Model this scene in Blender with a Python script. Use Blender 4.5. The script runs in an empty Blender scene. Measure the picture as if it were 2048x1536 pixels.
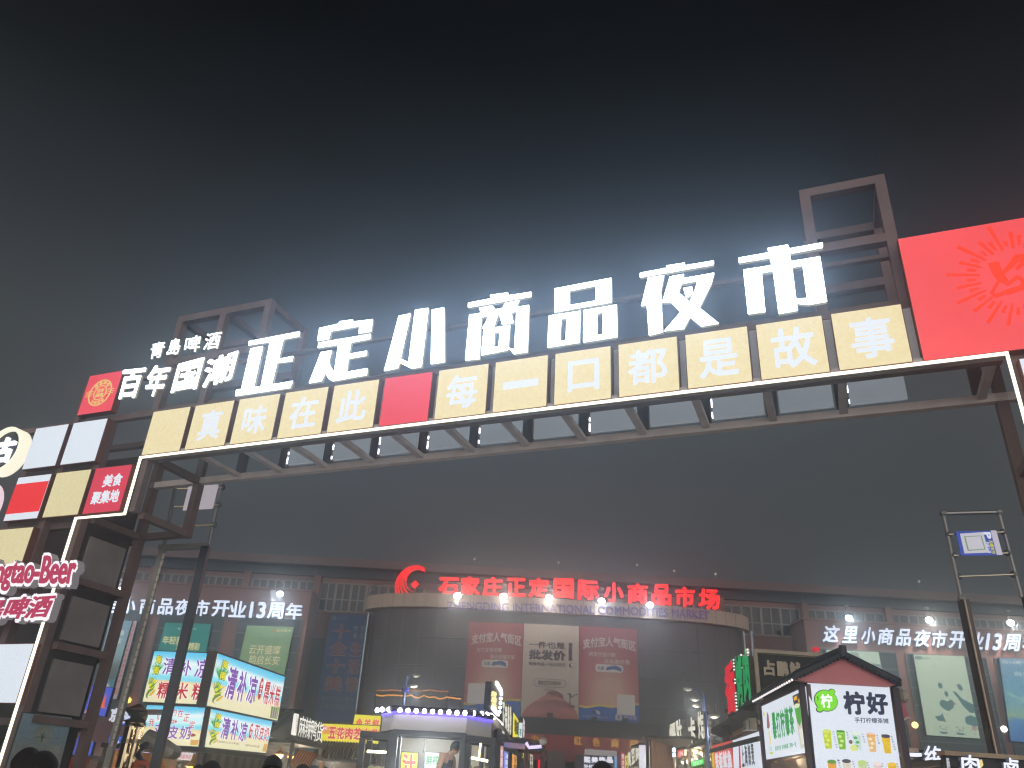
import bpy, math, random
import numpy as np
from mathutils import Vector, Matrix
from mathutils.geometry import tessellate_polygon
random.seed(7)
S = bpy.context.scene
R_ = math.radians

# ------------------------------------------------------------------ camera
EYE = Vector((0, 0, 1.55))
FOC, PITCH, ROLL = 1594.3, R_(27.38), R_(3.2185)          # focal length in pixels of a 2048 wide picture
_f = Vector((0, math.cos(PITCH), math.sin(PITCH)))
_u = Vector((0, -math.sin(PITCH), math.cos(PITCH)))
_r = Vector((1, 0, 0))
CR = _r * math.cos(ROLL) + _u * math.sin(ROLL)
CU = -_r * math.sin(ROLL) + _u * math.cos(ROLL)
cam = bpy.data.cameras.new('camera')
cam.sensor_width = 36
cam.lens = FOC / 2048 * 36
cam.clip_start = 0.05
cam.clip_end = 2000
co = bpy.data.objects.new('camera', cam)
S.collection.objects.link(co)
co.matrix_world = Matrix(((CR.x, CU.x, -_f.x, EYE.x), (CR.y, CU.y, -_f.y, EYE.y), (CR.z, CU.z, -_f.z, EYE.z), (0, 0, 0, 1)))
S.camera = co

# ------------------------------------------------------------------ world: night sky, exposure
W = bpy.data.worlds.new('World')
S.world = W
W.use_nodes = True
nt = W.node_tree
bg = nt.nodes['Background']
# glow of the city in the night sky: strongest low down, black overhead
tc = nt.nodes.new('ShaderNodeTexCoord')
sxyz = nt.nodes.new('ShaderNodeSeparateXYZ')
nt.links.new(tc.outputs['Generated'], sxyz.inputs[0])
ramp = nt.nodes.new('ShaderNodeValToRGB')
for i, (p, c) in enumerate([(0.0, (.074, .070, .070)), (.22, (.072, .072, .073)), (.42, (.062, .069, .072)), (.55, (.028, .031, .035)), (.66, (.008, .009, .010)), (.76, (.0006, .0006, .0007))]):
    e = ramp.color_ramp.elements[i] if i < 2 else ramp.color_ramp.elements.new(p)
    e.position = p
    e.color = (*c, 1)
nt.links.new(sxyz.outputs['Z'], ramp.inputs['Fac'])
# added low sky glow behind the viewer, for market lights there, lights the fronts
behind = nt.nodes.new('ShaderNodeMapRange')
behind.inputs['From Min'].default_value = 0.15
behind.inputs['From Max'].default_value = -0.7
nt.links.new(sxyz.outputs['Y'], behind.inputs['Value'])
low = nt.nodes.new('ShaderNodeMapRange')
low.inputs['From Min'].default_value = 0.55
low.inputs['From Max'].default_value = 0.1
nt.links.new(sxyz.outputs['Z'], low.inputs['Value'])
mul = nt.nodes.new('ShaderNodeMath'); mul.operation = 'MULTIPLY'
nt.links.new(behind.outputs[0], mul.inputs[0]); nt.links.new(low.outputs[0], mul.inputs[1])
glow = nt.nodes.new('ShaderNodeMix'); glow.data_type = 'RGBA'
nt.links.new(mul.outputs[0], glow.inputs[0])
nt.links.new(ramp.outputs[0], glow.inputs[6])
glow.inputs[7].default_value = (2.3, 2.1, 1.95, 1)
nt.links.new(glow.outputs[2], bg.inputs['Color'])
bg.inputs['Strength'].default_value = 1.0
S.view_settings.view_transform = 'Standard'
S.view_settings.look = 'None'
S.view_settings.exposure = 0.0
S.view_settings.gamma = 1.0
S.cycles.use_denoising = True
S.cycles.filter_width = 1.25
S.cycles.max_bounces = 4
S.cycles.diffuse_bounces = 2
S.cycles.glossy_bounces = 2
S.cycles.transmission_bounces = 2
S.cycles.volume_bounces = 0
S.cycles.transparent_max_bounces = 6
S.cycles.sample_clamp_indirect = 3.0
HAZE_DENSITY = 0.009
HAZE_ANISO = 0.9

# ------------------------------------------------------------------ pixel -> place helpers
def ray(px, py):
    return _f + CR * ((px - 1024) / FOC) - CU * ((py - 768) / FOC)

def at(px, py, Y):
    d = ray(px, py)
    return EYE + d * (Y / d.y)

class Plane:
    """upright plane: D to the right, N towards the viewer; v is the height above ground"""
    def __init__(s, P, D):
        s.P = Vector((P[0], P[1], 0))
        s.D = Vector((D[0], D[1], 0)).normalized()
        s.N = Vector((s.D.y, -s.D.x, 0))
    def pt(s, u, v, w=0.0):
        return s.P + s.D * u + s.N * w + Vector((0, 0, v))
    def uv(s, px, py, w=0.0):
        d = ray(px, py)
        o = s.P + s.N * w
        p = EYE + d * ((o - EYE).dot(s.N) / d.dot(s.N))
        q = p - s.P
        return (q.dot(s.D), p.z)
    def uvs(s, pts, w=0.0):
        return [s.uv(x, y, w) for x, y in pts]

def front(Y):
    return Plane((0, Y), (1, 0))

def oblique(a, Ya, b, Yb):
    A = at(a[0], a[1], Ya)
    B = at(b[0], b[1], Yb)
    return Plane(A, B - A)

# ------------------------------------------------------------------ materials
def lin(h):
    h = h.lstrip('#')
    r = []
    for i in (0, 2, 4):
        c = int(h[i:i + 2], 16) / 255
        r.append(c / 12.92 if c <= 0.04045 else ((c + 0.055) / 1.055) ** 2.4)
    return (*r, 1.0)

MATS = {}
def P(hexcol, rough=0.6, metal=0.0, noise=0.25, scale=3.0, bump=0.0):
    """painted / built surface with a little uneven wear"""
    key = ('P', hexcol, rough, metal, noise, scale, bump)
    if key in MATS:
        return MATS[key]
    m = bpy.data.materials.new('surface_' + hexcol.strip('#'))
    m.use_nodes = True
    n = m.node_tree
    b = n.nodes['Principled BSDF']
    b.inputs['Roughness'].default_value = rough
    b.inputs['Metallic'].default_value = metal
    c = lin(hexcol)
    if noise:
        tc = n.nodes.new('ShaderNodeTexCoord')
        t = n.nodes.new('ShaderNodeTexNoise')
        t.inputs['Scale'].default_value = scale
        t.inputs['Detail'].default_value = 6
        n.links.new(tc.outputs['Object'], t.inputs['Vector'])
        r = n.nodes.new('ShaderNodeValToRGB')
        r.color_ramp.elements[0].position = 0.3
        r.color_ramp.elements[1].position = 0.7
        r.color_ramp.elements[0].color = tuple(x * (1 - noise) for x in c[:3]) + (1,)
        r.color_ramp.elements[1].color = tuple(min(1, x * (1 + noise)) for x in c[:3]) + (1,)
        n.links.new(t.outputs['Fac'], r.inputs['Fac'])
        n.links.new(r.outputs['Color'], b.inputs['Base Color'])
        if bump:
            bu = n.nodes.new('ShaderNodeBump')
            bu.inputs['Strength'].default_value = bump
            n.links.new(t.outputs['Fac'], bu.inputs['Height'])
            n.links.new(bu.outputs['Normal'], b.inputs['Normal'])
    else:
        b.inputs['Base Color'].default_value = c
    MATS[key] = m
    return m

def E(hexcol, k=1.0, noise=0.0, scale=6.0, detail=4, tint=None):
    """lit sign face: light shining through a coloured sheet"""
    key = ('E', hexcol, k, noise, scale, detail, tint)
    if key in MATS:
        return MATS[key]
    m = bpy.data.materials.new('lit_' + hexcol.strip('#'))
    m.use_nodes = True
    n = m.node_tree
    b = n.nodes['Principled BSDF']
    c = lin(hexcol)
    b.inputs['Base Color'].default_value = tuple(x * 0.2 for x in c[:3]) + (1,)
    b.inputs['Roughness'].default_value = 0.4
    b.inputs['Emission Color'].default_value = c
    b.inputs['Emission Strength'].default_value = k
    if noise:
        tc = n.nodes.new('ShaderNodeTexCoord')
        t = n.nodes.new('ShaderNodeTexNoise')
        t.inputs['Scale'].default_value = scale
        t.inputs['Detail'].default_value = detail
        n.links.new(tc.outputs['Object'], t.inputs['Vector'])
        r = n.nodes.new('ShaderNodeValToRGB')
        r.color_ramp.elements[0].position = 0.35
        r.color_ramp.elements[1].position = 0.65
        c0 = lin(tint) if tint else tuple(x * (1 - noise) for x in c[:3]) + (1,)
        r.color_ramp.elements[0].color = c0
        r.color_ramp.elements[1].color = c
        n.links.new(t.outputs['Fac'], r.inputs['Fac'])
        n.links.new(r.outputs['Color'], b.inputs['Emission Color'])
    MATS[key] = m
    return m

def PRINT(name, stops, k=1.0, wob=0.06, scale=3.0, mottle=0.15, lit=True, radial=None):
    """printed picture sheet: colour bands up the sheet (UV v) with uneven edges; lit from behind or plain print"""
    m = bpy.data.materials.new(name)
    m.use_nodes = True
    n = m.node_tree
    L = n.links.new
    b = n.nodes['Principled BSDF']
    uv = n.nodes.new('ShaderNodeUVMap')
    sx = n.nodes.new('ShaderNodeSeparateXYZ')
    L(uv.outputs[0], sx.inputs[0])
    t = n.nodes.new('ShaderNodeTexNoise')
    t.inputs['Scale'].default_value = scale
    t.inputs['Detail'].default_value = 6
    mp = n.nodes.new('ShaderNodeMapping')
    mp.inputs['Scale'].default_value = (1, 2.2, 1)
    L(uv.outputs[0], mp.inputs[0])
    L(mp.outputs[0], t.inputs['Vector'])
    m1 = n.nodes.new('ShaderNodeMath'); m1.operation = 'SUBTRACT'; m1.inputs[1].default_value = 0.5
    L(t.outputs['Fac'], m1.inputs[0])
    m2 = n.nodes.new('ShaderNodeMath'); m2.operation = 'MULTIPLY_ADD'; m2.inputs[1].default_value = wob * 2
    L(m1.outputs[0], m2.inputs[0])
    if radial:
        d = n.nodes.new('ShaderNodeVectorMath'); d.operation = 'DISTANCE'
        L(uv.outputs[0], d.inputs[0]); d.inputs[1].default_value = (radial[0], radial[1], 0)
        L(d.outputs['Value'], m2.inputs[2])
    else:
        L(sx.outputs['Y'], m2.inputs[2])
    r = n.nodes.new('ShaderNodeValToRGB')
    cr = r.color_ramp
    while len(cr.elements) < len(stops):
        cr.elements.new(0.5)
    for e, (p, c) in zip(cr.elements, stops):
        e.position = p
        e.color = lin(c)
    L(m2.outputs[0], r.inputs['Fac'])
    mx = n.nodes.new('ShaderNodeMix'); mx.data_type = 'RGBA'; mx.blend_type = 'MULTIPLY'
    t2 = n.nodes.new('ShaderNodeTexNoise'); t2.inputs['Scale'].default_value = scale * 4; t2.inputs['Detail'].default_value = 5
    L(mp.outputs[0], t2.inputs['Vector'])
    r2 = n.nodes.new('ShaderNodeValToRGB')
    r2.color_ramp.elements[0].color = (1 - mottle * 2, 1 - mottle * 2, 1 - mottle * 2, 1)
    r2.color_ramp.elements[0].position = 0.3
    r2.color_ramp.elements[1].position = 0.6
    L(t2.outputs['Fac'], r2.inputs['Fac'])
    mx.inputs[0].default_value = 1
    L(r.outputs['Color'], mx.inputs[6]); L(r2.outputs['Color'], mx.inputs[7])
    if not lit:
        L(mx.outputs[2], b.inputs['Base Color'])
    else:
        b.inputs['Base Color'].default_value = (.12, .12, .12, 1)
    b.inputs['Roughness'].default_value = 0.5
    if lit:
        L(mx.outputs[2], b.inputs['Emission Color'])
        b.inputs['Emission Strength'].default_value = k
    return m

# ------------------------------------------------------------------ mesh builder
_tcache = {}
def glyphs(s, weight):
    """outlines of a line of text in a unit box; bolder strokes come from shifted copies laid a hair apart"""
    key = (s, weight)
    if key not in _tcache:
        c = bpy.data.curves.new('lettering', 'FONT')
        c.body = s
        c.resolution_u = 3
        o = bpy.data.objects.new('lettering', c)
        m = o.to_mesh()
        v0 = [(p.co.x, p.co.y) for p in m.vertices]
        f0 = [tuple(p.vertices) for p in m.polygons]
        o.to_mesh_clear()
        bpy.data.objects.remove(o)
        bpy.data.curves.remove(c)
        cnt = {}
        for q in f0:
            for i in range(len(q)):
                a, b = q[i], q[(i + 1) % len(q)]
                k = (min(a, b), max(a, b))
                cnt[k] = None if k in cnt else (a, b)
        e0 = [e for e in cnt.values() if e]
        sh = [(0, 0)] if weight < .004 else [(weight * math.cos(k * math.pi / 4 + .39), weight * math.sin(k * math.pi / 4 + .39)) for k in range(8)]
        if weight > .035:
            sh += [(weight * .5 * math.cos(k * math.pi / 2), weight * .5 * math.sin(k * math.pi / 2)) for k in range(4)]
        v, f, e, d = [], [], [], []
        for j, (dx, dy) in enumerate(sh):
            o0 = len(v)
            v += [(x + dx, y + dy) for x, y in v0]
            f += [tuple(i + o0 for i in q) for q in f0]
            e += [(p + o0, q + o0) for p, q in e0]
            d += [j] * len(v0)
        xs = [p for p, _ in v]; ys = [q for _, q in v]
        x0, x1, y0, y1 = min(xs), max(xs), min(ys), max(ys)
        v = [((p - x0) / max(1e-6, x1 - x0), (q - y0) / max(1e-6, y1 - y0)) for p, q in v]
        _tcache[key] = (v, f, e, d)
    return _tcache[key]

class MB:
    def __init__(s):
        s.v, s.f, s.m, s.mats, s.uv = [], [], [], [], {}
    def mi(s, mat):
        if mat not in s.mats:
            s.mats.append(mat)
        return s.mats.index(mat)
    def add(s, vs, fs, mat, uvs=None):
        o = len(s.v)
        s.v += [Vector(p) for p in vs]
        k = s.mi(mat)
        for q in fs:
            if uvs:
                s.uv[len(s.f)] = [uvs[i] for i in q]
            s.f.append(tuple(i + o for i in q))
            s.m.append(k)
        return s
    def hexa(s, c, mat):
        # c: 8 corners, 0-3 back loop, 4-7 front loop (counter-clockwise seen from the front)
        return s.add(c, [(3, 2, 1, 0), (4, 5, 6, 7), (0, 1, 5, 4), (1, 2, 6, 5), (2, 3, 7, 6), (3, 0, 4, 7)], mat)
    def box(s, pl, u0, u1, v0, v1, w0, w1, mat):
        q = [(u0, v0), (u1, v0), (u1, v1), (u0, v1)]
        return s.hexa([pl.pt(*p, w0) for p in q] + [pl.pt(*p, w1) for p in q], mat)
    def prism(s, pl, pts, w0, w1, face, side=None, holes=()):
        side = side or face
        loops = [list(pts)] + [list(h) for h in holes]
        def area(p):
            return sum(p[i][0] * p[(i + 1) % len(p)][1] - p[(i + 1) % len(p)][0] * p[i][1] for i in range(len(p)))
        for i, l in enumerate(loops):
            if (area(l) > 0) != (i == 0):
                l.reverse()
        flat = [p for l in loops for p in l]
        xs = [p[0] for p in flat]; ys = [p[1] for p in flat]
        du = max(1e-6, max(xs) - min(xs)); dv = max(1e-6, max(ys) - min(ys))
        uvs = [((p[0] - min(xs)) / du, (p[1] - min(ys)) / dv) for p in flat]
        tri = tessellate_polygon([[Vector((p[0], p[1], 0)) for p in l] for l in loops])
        tri = [t if _ccw(flat, t) else (t[0], t[2], t[1]) for t in tri]
        s.add([pl.pt(*p, w1) for p in flat], tri, face, uvs)
        o = 0
        for l in loops:
            n = len(l)
            vs = [pl.pt(*p, w1) for p in l] + [pl.pt(*p, w0) for p in l]
            s.add(vs, [(i, i + n, (i + 1) % n + n, (i + 1) % n) for i in range(n)], side)
        s.add([pl.pt(*p, w0) for p in flat], [tuple(reversed(t)) for t in tri], side)
        return s
    def ppx(s, pl, pix, w0, w1, face, side=None, holes=()):
        return s.prism(pl, pl.uvs(pix, w1), w0, w1, face, side, [pl.uvs(h, w1) for h in holes])
    def text(s, pl, st, quad, w0, w1, face, side=None, weight=0.02, curve=None, hair=0.0007):
        """quad: uv corners TL, TR, BR, BL"""
        v, f, e, d = glyphs(st, weight)
        tl, tr, br, bl = quad
        def mp(a, b):
            x = (bl[0] * (1 - a) + br[0] * a) * (1 - b) + (tl[0] * (1 - a) + tr[0] * a) * b
            y = (bl[1] * (1 - a) + br[1] * a) * (1 - b) + (tl[1] * (1 - a) + tr[1] * a) * b
            if curve:
                y += curve(a) * abs(tl[1] - bl[1])
            return x, y
        q = [mp(*p) for p in v]
        s.add([pl.pt(*p, w1 - k * hair) for p, k in zip(q, d)], f, face)
        n = len(q)
        if side is not False and abs(w1 - w0) > 1e-4:
            s.add([pl.pt(*p, w1 - k * hair) for p, k in zip(q, d)] + [pl.pt(*p, w0) for p in q], [(a, a + n, b + n, b) for a, b in e], side or face)
        return s
    def tpx(s, pl, st, pixquad, w0, w1, face, side=None, weight=0.02, curve=None):
        return s.text(pl, st, pl.uvs(pixquad, w1), w0, w1, face, side, weight, curve)
    def tube(s, pts, r, mat, n=8, cap=True):
        pts = [Vector(p) for p in pts]
        rings = []
        for i, p in enumerate(pts):
            a = pts[max(0, i - 1)]; b = pts[min(len(pts) - 1, i + 1)]
            t = (b - a).normalized()
            x = t.cross(Vector((0.13, 0.31, 1)) if abs(t.z) < 0.9 else Vector((1, 0.2, 0))).normalized()
            y = t.cross(x)
            rr = r[i] if isinstance(r, (list, tuple)) else r
            rings.append([p + x * (rr * math.cos(2 * math.pi * k / n)) + y * (rr * math.sin(2 * math.pi * k / n)) for k in range(n)])
        vs = [q for g in rings for q in g]
        fs = []
        for i in range(len(pts) - 1):
            for k in range(n):
                k2 = (k + 1) % n
                fs.append((i * n + k, (i + 1) * n + k, (i + 1) * n + k2, i * n + k2))
        if cap:
            fs.append(tuple(range(n)))
            fs.append(tuple(reversed(range((len(pts) - 1) * n, len(pts) * n))))
        return s.add(vs, fs, mat)
    def bar(s, a, b, w, h, mat, up=Vector((0, 0, 1))):
        a, b = Vector(a), Vector(b)
        t = (b - a).normalized()
        if abs(t.dot(up)) > 0.95:
            up = Vector((0, 1, 0))
        x = t.cross(up).normalized() * (w / 2)
        y = x.cross(t).normalized() * (h / 2)
        c = [a - x - y, a + x - y, a + x + y, a - x + y, b - x - y, b + x - y, b + x + y, b - x + y]
        return s.hexa(c, mat)
    def ball(s, c, r, mat, n=10, m=6, sq=(1, 1, 1)):
        c = Vector(c)
        vs, fs = [c + Vector((0, 0, r * sq[2]))], []
        for j in range(1, m):
            t = math.pi * j / m
            for k in range(n):
                a = 2 * math.pi * k / n
                vs.append(c + Vector((r * sq[0] * math.sin(t) * math.cos(a), r * sq[1] * math.sin(t) * math.sin(a), r * sq[2] * math.cos(t))))
        vs.append(c - Vector((0, 0, r * sq[2])))
        for k in range(n):
            fs.append((0, 1 + k, 1 + (k + 1) % n))
            for j in range(m - 2):
                a = 1 + j * n
                fs.append((a + k, a + n + k, a + n + (k + 1) % n, a + (k + 1) % n))
            fs.append((len(vs) - 1, 1 + (m - 2) * n + (k + 1) % n, 1 + (m - 2) * n + k))
        return s.add(vs, fs, mat)

def _ccw(fl, t):
    a, b, c = (fl[i] for i in t)
    return (b[0] - a[0]) * (c[1] - a[1]) - (c[0] - a[0]) * (b[1] - a[1]) > 0

# ------------------------------------------------------------------ objects
def tag(o, label=None, cat=None, group=None, kind=None):
    if label: o['label'] = label
    if cat: o['category'] = cat
    if group: o['group'] = group
    if kind: o['kind'] = kind
    return o

def obj(name, mb, parent=None, label=None, cat=None, group=None, kind=None, smooth=False):
    me = bpy.data.meshes.new(name)
    xs = [p.x for p in mb.v]; ys = [p.y for p in mb.v]; zs = [p.z for p in mb.v]
    base = Vector(((min(xs) + max(xs)) / 2, (min(ys) + max(ys)) / 2, min(zs)))
    me.from_pydata([tuple(p - base) for p in mb.v], [], mb.f)
    for m in mb.mats:
        me.materials.append(m)
    me.polygons.foreach_set('material_index', mb.m)
    if smooth:
        me.polygons.foreach_set('use_smooth', [True] * len(me.polygons))
    if mb.uv:
        ul = me.uv_layers.new(name='UVMap')
        for i, u in mb.uv.items():
            for li, c in zip(me.polygons[i].loop_indices, u):
                ul.data[li].uv = c
    me.update()
    o = bpy.data.objects.new(name, me)
    S.collection.objects.link(o)
    o['base'] = tuple(base)
    if parent is not None:
        o.parent = parent
        o.location = base - Vector(parent['base'])
    else:
        o.location = base
    return tag(o, label, cat, group, kind)

def root(name, base, label, cat, group=None):
    o = bpy.data.objects.new(name, None)
    o.empty_display_size = 0.3
    S.collection.objects.link(o)
    o.location = base
    o['base'] = tuple(Vector(base))
    return tag(o, label, cat, group)

def lamp(name, loc, power, color, parent=None, radius=0.08, target=None, spot=None):
    l = bpy.data.lights.new(name, 'SPOT' if spot else 'POINT')
    l.energy = power
    l.color = color
    l.shadow_soft_size = radius
    o = bpy.data.objects.new(name, l)
    S.collection.objects.link(o)
    if spot:
        l.spot_size = R_(spot)
        l.spot_blend = 0.6
        o.rotation_euler = (Vector(target) - Vector(loc)).to_track_quat('-Z', 'Y').to_euler()
    o.location = Vector(loc)
    if parent is not None:
        o.parent = parent
        o.location = Vector(loc) - Vector(parent['base'])
    return o

WHITE = '#f4faff'
# ================================================================== setting
ground = MB().add([(-75, -14, 0), (75, -14, 0), (75, 110, 0), (-75, 110, 0)], [(0, 1, 2, 3)], P('#77736f', 0.7, noise=0.25, scale=1.5))
obj('ground', ground, kind='structure')
c = [(-80, -18, -1), (80, -18, -1), (80, 115, -1), (-80, 115, -1), (-80, -18, 21.4), (80, -18, 21.4), (80, 115, 21.4), (-80, 115, 21.4)]
mh = bpy.data.materials.new('night_haze')
mh.use_nodes = True
hn = mh.node_tree
hn.nodes.remove(hn.nodes['Principled BSDF'])
pv = hn.nodes.new('ShaderNodeVolumePrincipled')
pv.inputs['Color'].default_value = (0.76, 0.89, 1.0, 1)
pv.inputs['Density'].default_value = HAZE_DENSITY
pv.inputs['Anisotropy'].default_value = HAZE_ANISO
hn.links.new(pv.outputs[0], hn.nodes['Material Output'].inputs['Volume'])
hz = MB().add(c, [(3, 2, 1, 0), (4, 5, 6, 7), (0, 1, 5, 4), (1, 2, 6, 5), (2, 3, 7, 6), (3, 0, 4, 7)], mh)
obj('haze', hz, kind='stuff')

# ================================================================== the market gate
GYAW = R_(22.57)
G = Plane((-0.617, 12.0), (math.cos(GYAW), -math.sin(GYAW)))
brown = P('#685653', 0.55, noise=0.2, scale=2)
brown2 = P('#5c504d', 0.6, noise=0.2, scale=2)
rear_glow = E('#aab2ba', .48, .12, 1.0)  # glow added to the grey rear panels to brighten the underside
panelg = P('#d2d0ce', 0.5, noise=0.12, scale=1.2)
ledm = E('#fff4dc', 1.9)
gate = root('market_gate', G.pt(0, 0, -0.8), 'brown steel market gate with a lit edge strip, spanning the whole view', 'gate')
VB, VT = 7.10, 9.45          # underside and top of the beam
UL, UR = -7.12, 7.72         # left and right end of the opening
UL2, VL2 = -8.36, 5.95       # stepped corner over the left leg
DEP = -1.5
t = 0.13
under = P('#d4c8c2', .5, noise=.12)  # gate brown paled, light on the underside put into the colour
def gpart(name, mb, **k):
    return obj(name, mb, gate, **k)
# front, rear chords
mb = MB()
mb.box(G, UL, UR, VB, VB + t, -0.32, -0.19, brown)
gpart('front_chord', mb)
mb = MB()
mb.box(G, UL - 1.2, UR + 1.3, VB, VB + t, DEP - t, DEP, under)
mb.box(G, UL2, UL, VL2, VL2 + t, DEP - t, DEP, brown)
gpart('rear_chord', mb)
mb = MB()
mb.box(G, -12.5, 11.2, VB + 1.05, VB + 1.17, -0.35, -0.23, brown)
mb.box(G, -12.5, 11.2, VB + 1.05, VB + 1.17, DEP - t, DEP, brown)
gpart('upper_chord', mb)
for i in range(14):
    u = -7.05 + i * 1.063 if i < 13 else UR - 0.1
    m = MB()
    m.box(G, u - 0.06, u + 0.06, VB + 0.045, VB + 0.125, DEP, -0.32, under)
    gpart('cross_member', m)
for i in range(14):
    u = -7.05 + i * 1.063 if i < 13 else UR - 0.1
    m = MB()
    m.box(G, u - 0.09, u + 0.09, VB + t, VB + 1.05, DEP - 0.12, DEP - 0.01, brown2)
    gpart('rear_post', m)
for i in range(13):
    u = -7.05 + i * 1.063
    if i in (0, 1):
        continue
    m = MB()
    m.box(G, u + 0.12, u + 0.94, VB + 0.22, VB + 1.03, DEP - 0.10, DEP - 0.02, rear_glow)
    gpart('rear_panel', m)
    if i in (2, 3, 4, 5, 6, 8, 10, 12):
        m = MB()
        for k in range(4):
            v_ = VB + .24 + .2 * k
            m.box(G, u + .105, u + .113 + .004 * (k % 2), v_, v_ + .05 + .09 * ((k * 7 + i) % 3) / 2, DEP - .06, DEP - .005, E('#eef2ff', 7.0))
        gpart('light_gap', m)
gpart('gap_glare_sheet', MB().box(G, UL + .1, UR - .1, VB + .14, VB + 1.0, -.185, -.165, P('#c4c6cc', .4, noise=.1)))  # added pale sheet, glare between the tiles put into its colour
# soffit lip of the front chord (pale painted flat bar between strip and chord)
mb = MB().box(G, UL, UR, VB + 0.012, VB + 0.1, -0.188, -0.02, P('#a9a4a6', 0.5, noise=0.1))
gpart('soffit_bar', mb)
# light strip running along the opening
strip = [(UR + 0.035, 0.0), (UR + 0.035, VB), (UL, VB), (UL, VL2), (UL2, VL2), (UL2, 0.0)]
mb = MB()
h = 0.018
mb.box(G, UL - h, UR + 2 * h, VB - h, VB + h, -0.02, 0.02, ledm)
mb.box(G, UL - h, UL + h, VL2 - h, VB - h - 0.001, -0.02, 0.02, ledm)
mb.box(G, UL2 - h, UL - h - 0.001, VL2 - h, VL2 + h, -0.02, 0.02, ledm)
mb.box(G, UL2 - h, UL2 + h, 0.1, VL2 - h - 0.001, -0.02, 0.02, ledm)
mb.box(G, UR, UR + 2 * h, 0.1, VB - h - 0.001, -0.02, 0.02, ledm)
gpart('light_strip', mb)
# legs: posts and rails
def post(u, w, v0, v1, s=0.16, m=brown):
    q = MB().box(G, u - s / 2, u + s / 2, v0, v1, w - s, w, m)
    gpart('post', q)
for u in (-12.4, -9.45, -8.45):
    post(u, -0.15, 0, VB + 2 if u < -9 else VB + 1)
for u in (-12.4, UL2 + 0.08):
    post(u, DEP, 0, VB + 1)
post(UL + 0.08, DEP, VL2, VB)
post(UL - 0.02, -0.15, VL2 + 0.1, VB, 0.14, P('#6b5f60', 0.5))
for u in (UR + 0.16, 9.0, 11.1):
    post(u, -0.15, 0, VB + 2)
    post(u, DEP, 0, VB + 1.2)
for u0, v in ((UL2 + 0.08, VL2), (UL + 0.08, VL2), (UL2 + 0.08, 4.75), (UL2 + 0.08, 3.55), (UL2 + 0.08, 2.3), (UL2 + 0.08, 1.1), (UR + 0.2, 5.9), (UR + 0.2, 4.6), (UL + 0.08, VB)):
    m = MB().box(G, u0 - 0.07, u0 + 0.07, v, v + 0.13, DEP + 0.001, -0.32, brown)
    gpart('side_rail', m)
for v in (5.88, 4.72, 3.5, 2.25, 1.05):
    gpart('front_rail', MB().box(G, -12.4, -8.54, v, v + 0.12, -0.42, -0.3, brown2))
    gpart('rear_rail', MB().box(G, -12.4, UL2, v, v + 0.12, DEP - 0.16, DEP - 0.04, brown2))
# dull grey side panels facing the passage on the left leg
for v0, v1, w0, w1 in ((4.9, 5.72, -1.36, -0.45), (3.75, 4.55, -1.36, -0.45), (2.5, 3.4, -1.36, -0.45)):
    a = UL2 + 0.02
    m = MB().hexa([G.pt(a - .05, v0, w1), G.pt(a - .05, v0, w0), G.pt(a - .05, v1, w0), G.pt(a - .05, v1, w1), G.pt(a, v0, w1), G.pt(a, v0, w0), G.pt(a, v1, w0), G.pt(a, v1, w1)], P('#7c7674', 0.55, noise=0.15))
    gpart('side_panel', m)
a = UL2 + 0.02
v0, v1, w0, w1 = 1.0, 2.18, -1.38, -0.30
# back sheets of the left leg
gpart('back_sheet', MB().box(G, -12.3, UL2 - 0.1, 0.3, VB + 0.8, DEP - 0.03, DEP - 0.01, P('#35302f', 0.7)))
# frames standing above the beam, behind the letters
def topframe(u0, u1, v0, v1, w, n=1, s=0.16):
    m = MB()
    m.box(G, u0, u0 + s, v0, v1, w - s, w, brown)
    m.box(G, u1 - s, u1, v0, v1, w - s, w, brown)
    m.box(G, u0 + s, u1 - s, v1 - s, v1, w - s, w, brown)
    m.box(G, u0 + s, u1 - s, (v0 + v1) / 2 - s / 2, (v0 + v1) / 2 + s / 2, w - s, w, brown)
    gpart('top_frame', m)
for w_ in (-0.28, DEP):
    topframe(5.5, 6.8, VB + 1.17, 10.72, w_)
    topframe(-7.5, -5.0, VB + 1.17, 10.6, w_)
    gpart('top_frame_post', MB().box(G, -6.33, -6.17, VB + 1.17, 10.44, w_ - .15, w_ - .01, brown))
for u, v in ((5.58, 10.72), (6.72, 10.72), (-7.42, 10.6), (-6.25, 10.6), (-5.08, 10.6)):
    gpart('top_tie', MB().box(G, u - .07, u + .07, v - .145, v - .005, DEP + .001, -.441, brown))
gpart('letter_rail', MB().box(G, -8.2, 6.7, 9.2, 9.27, -0.5, -0.4, brown2).box(G, -8.2, 6.7, 8.35, 8.42, -0.5, -0.4, brown2))

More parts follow.
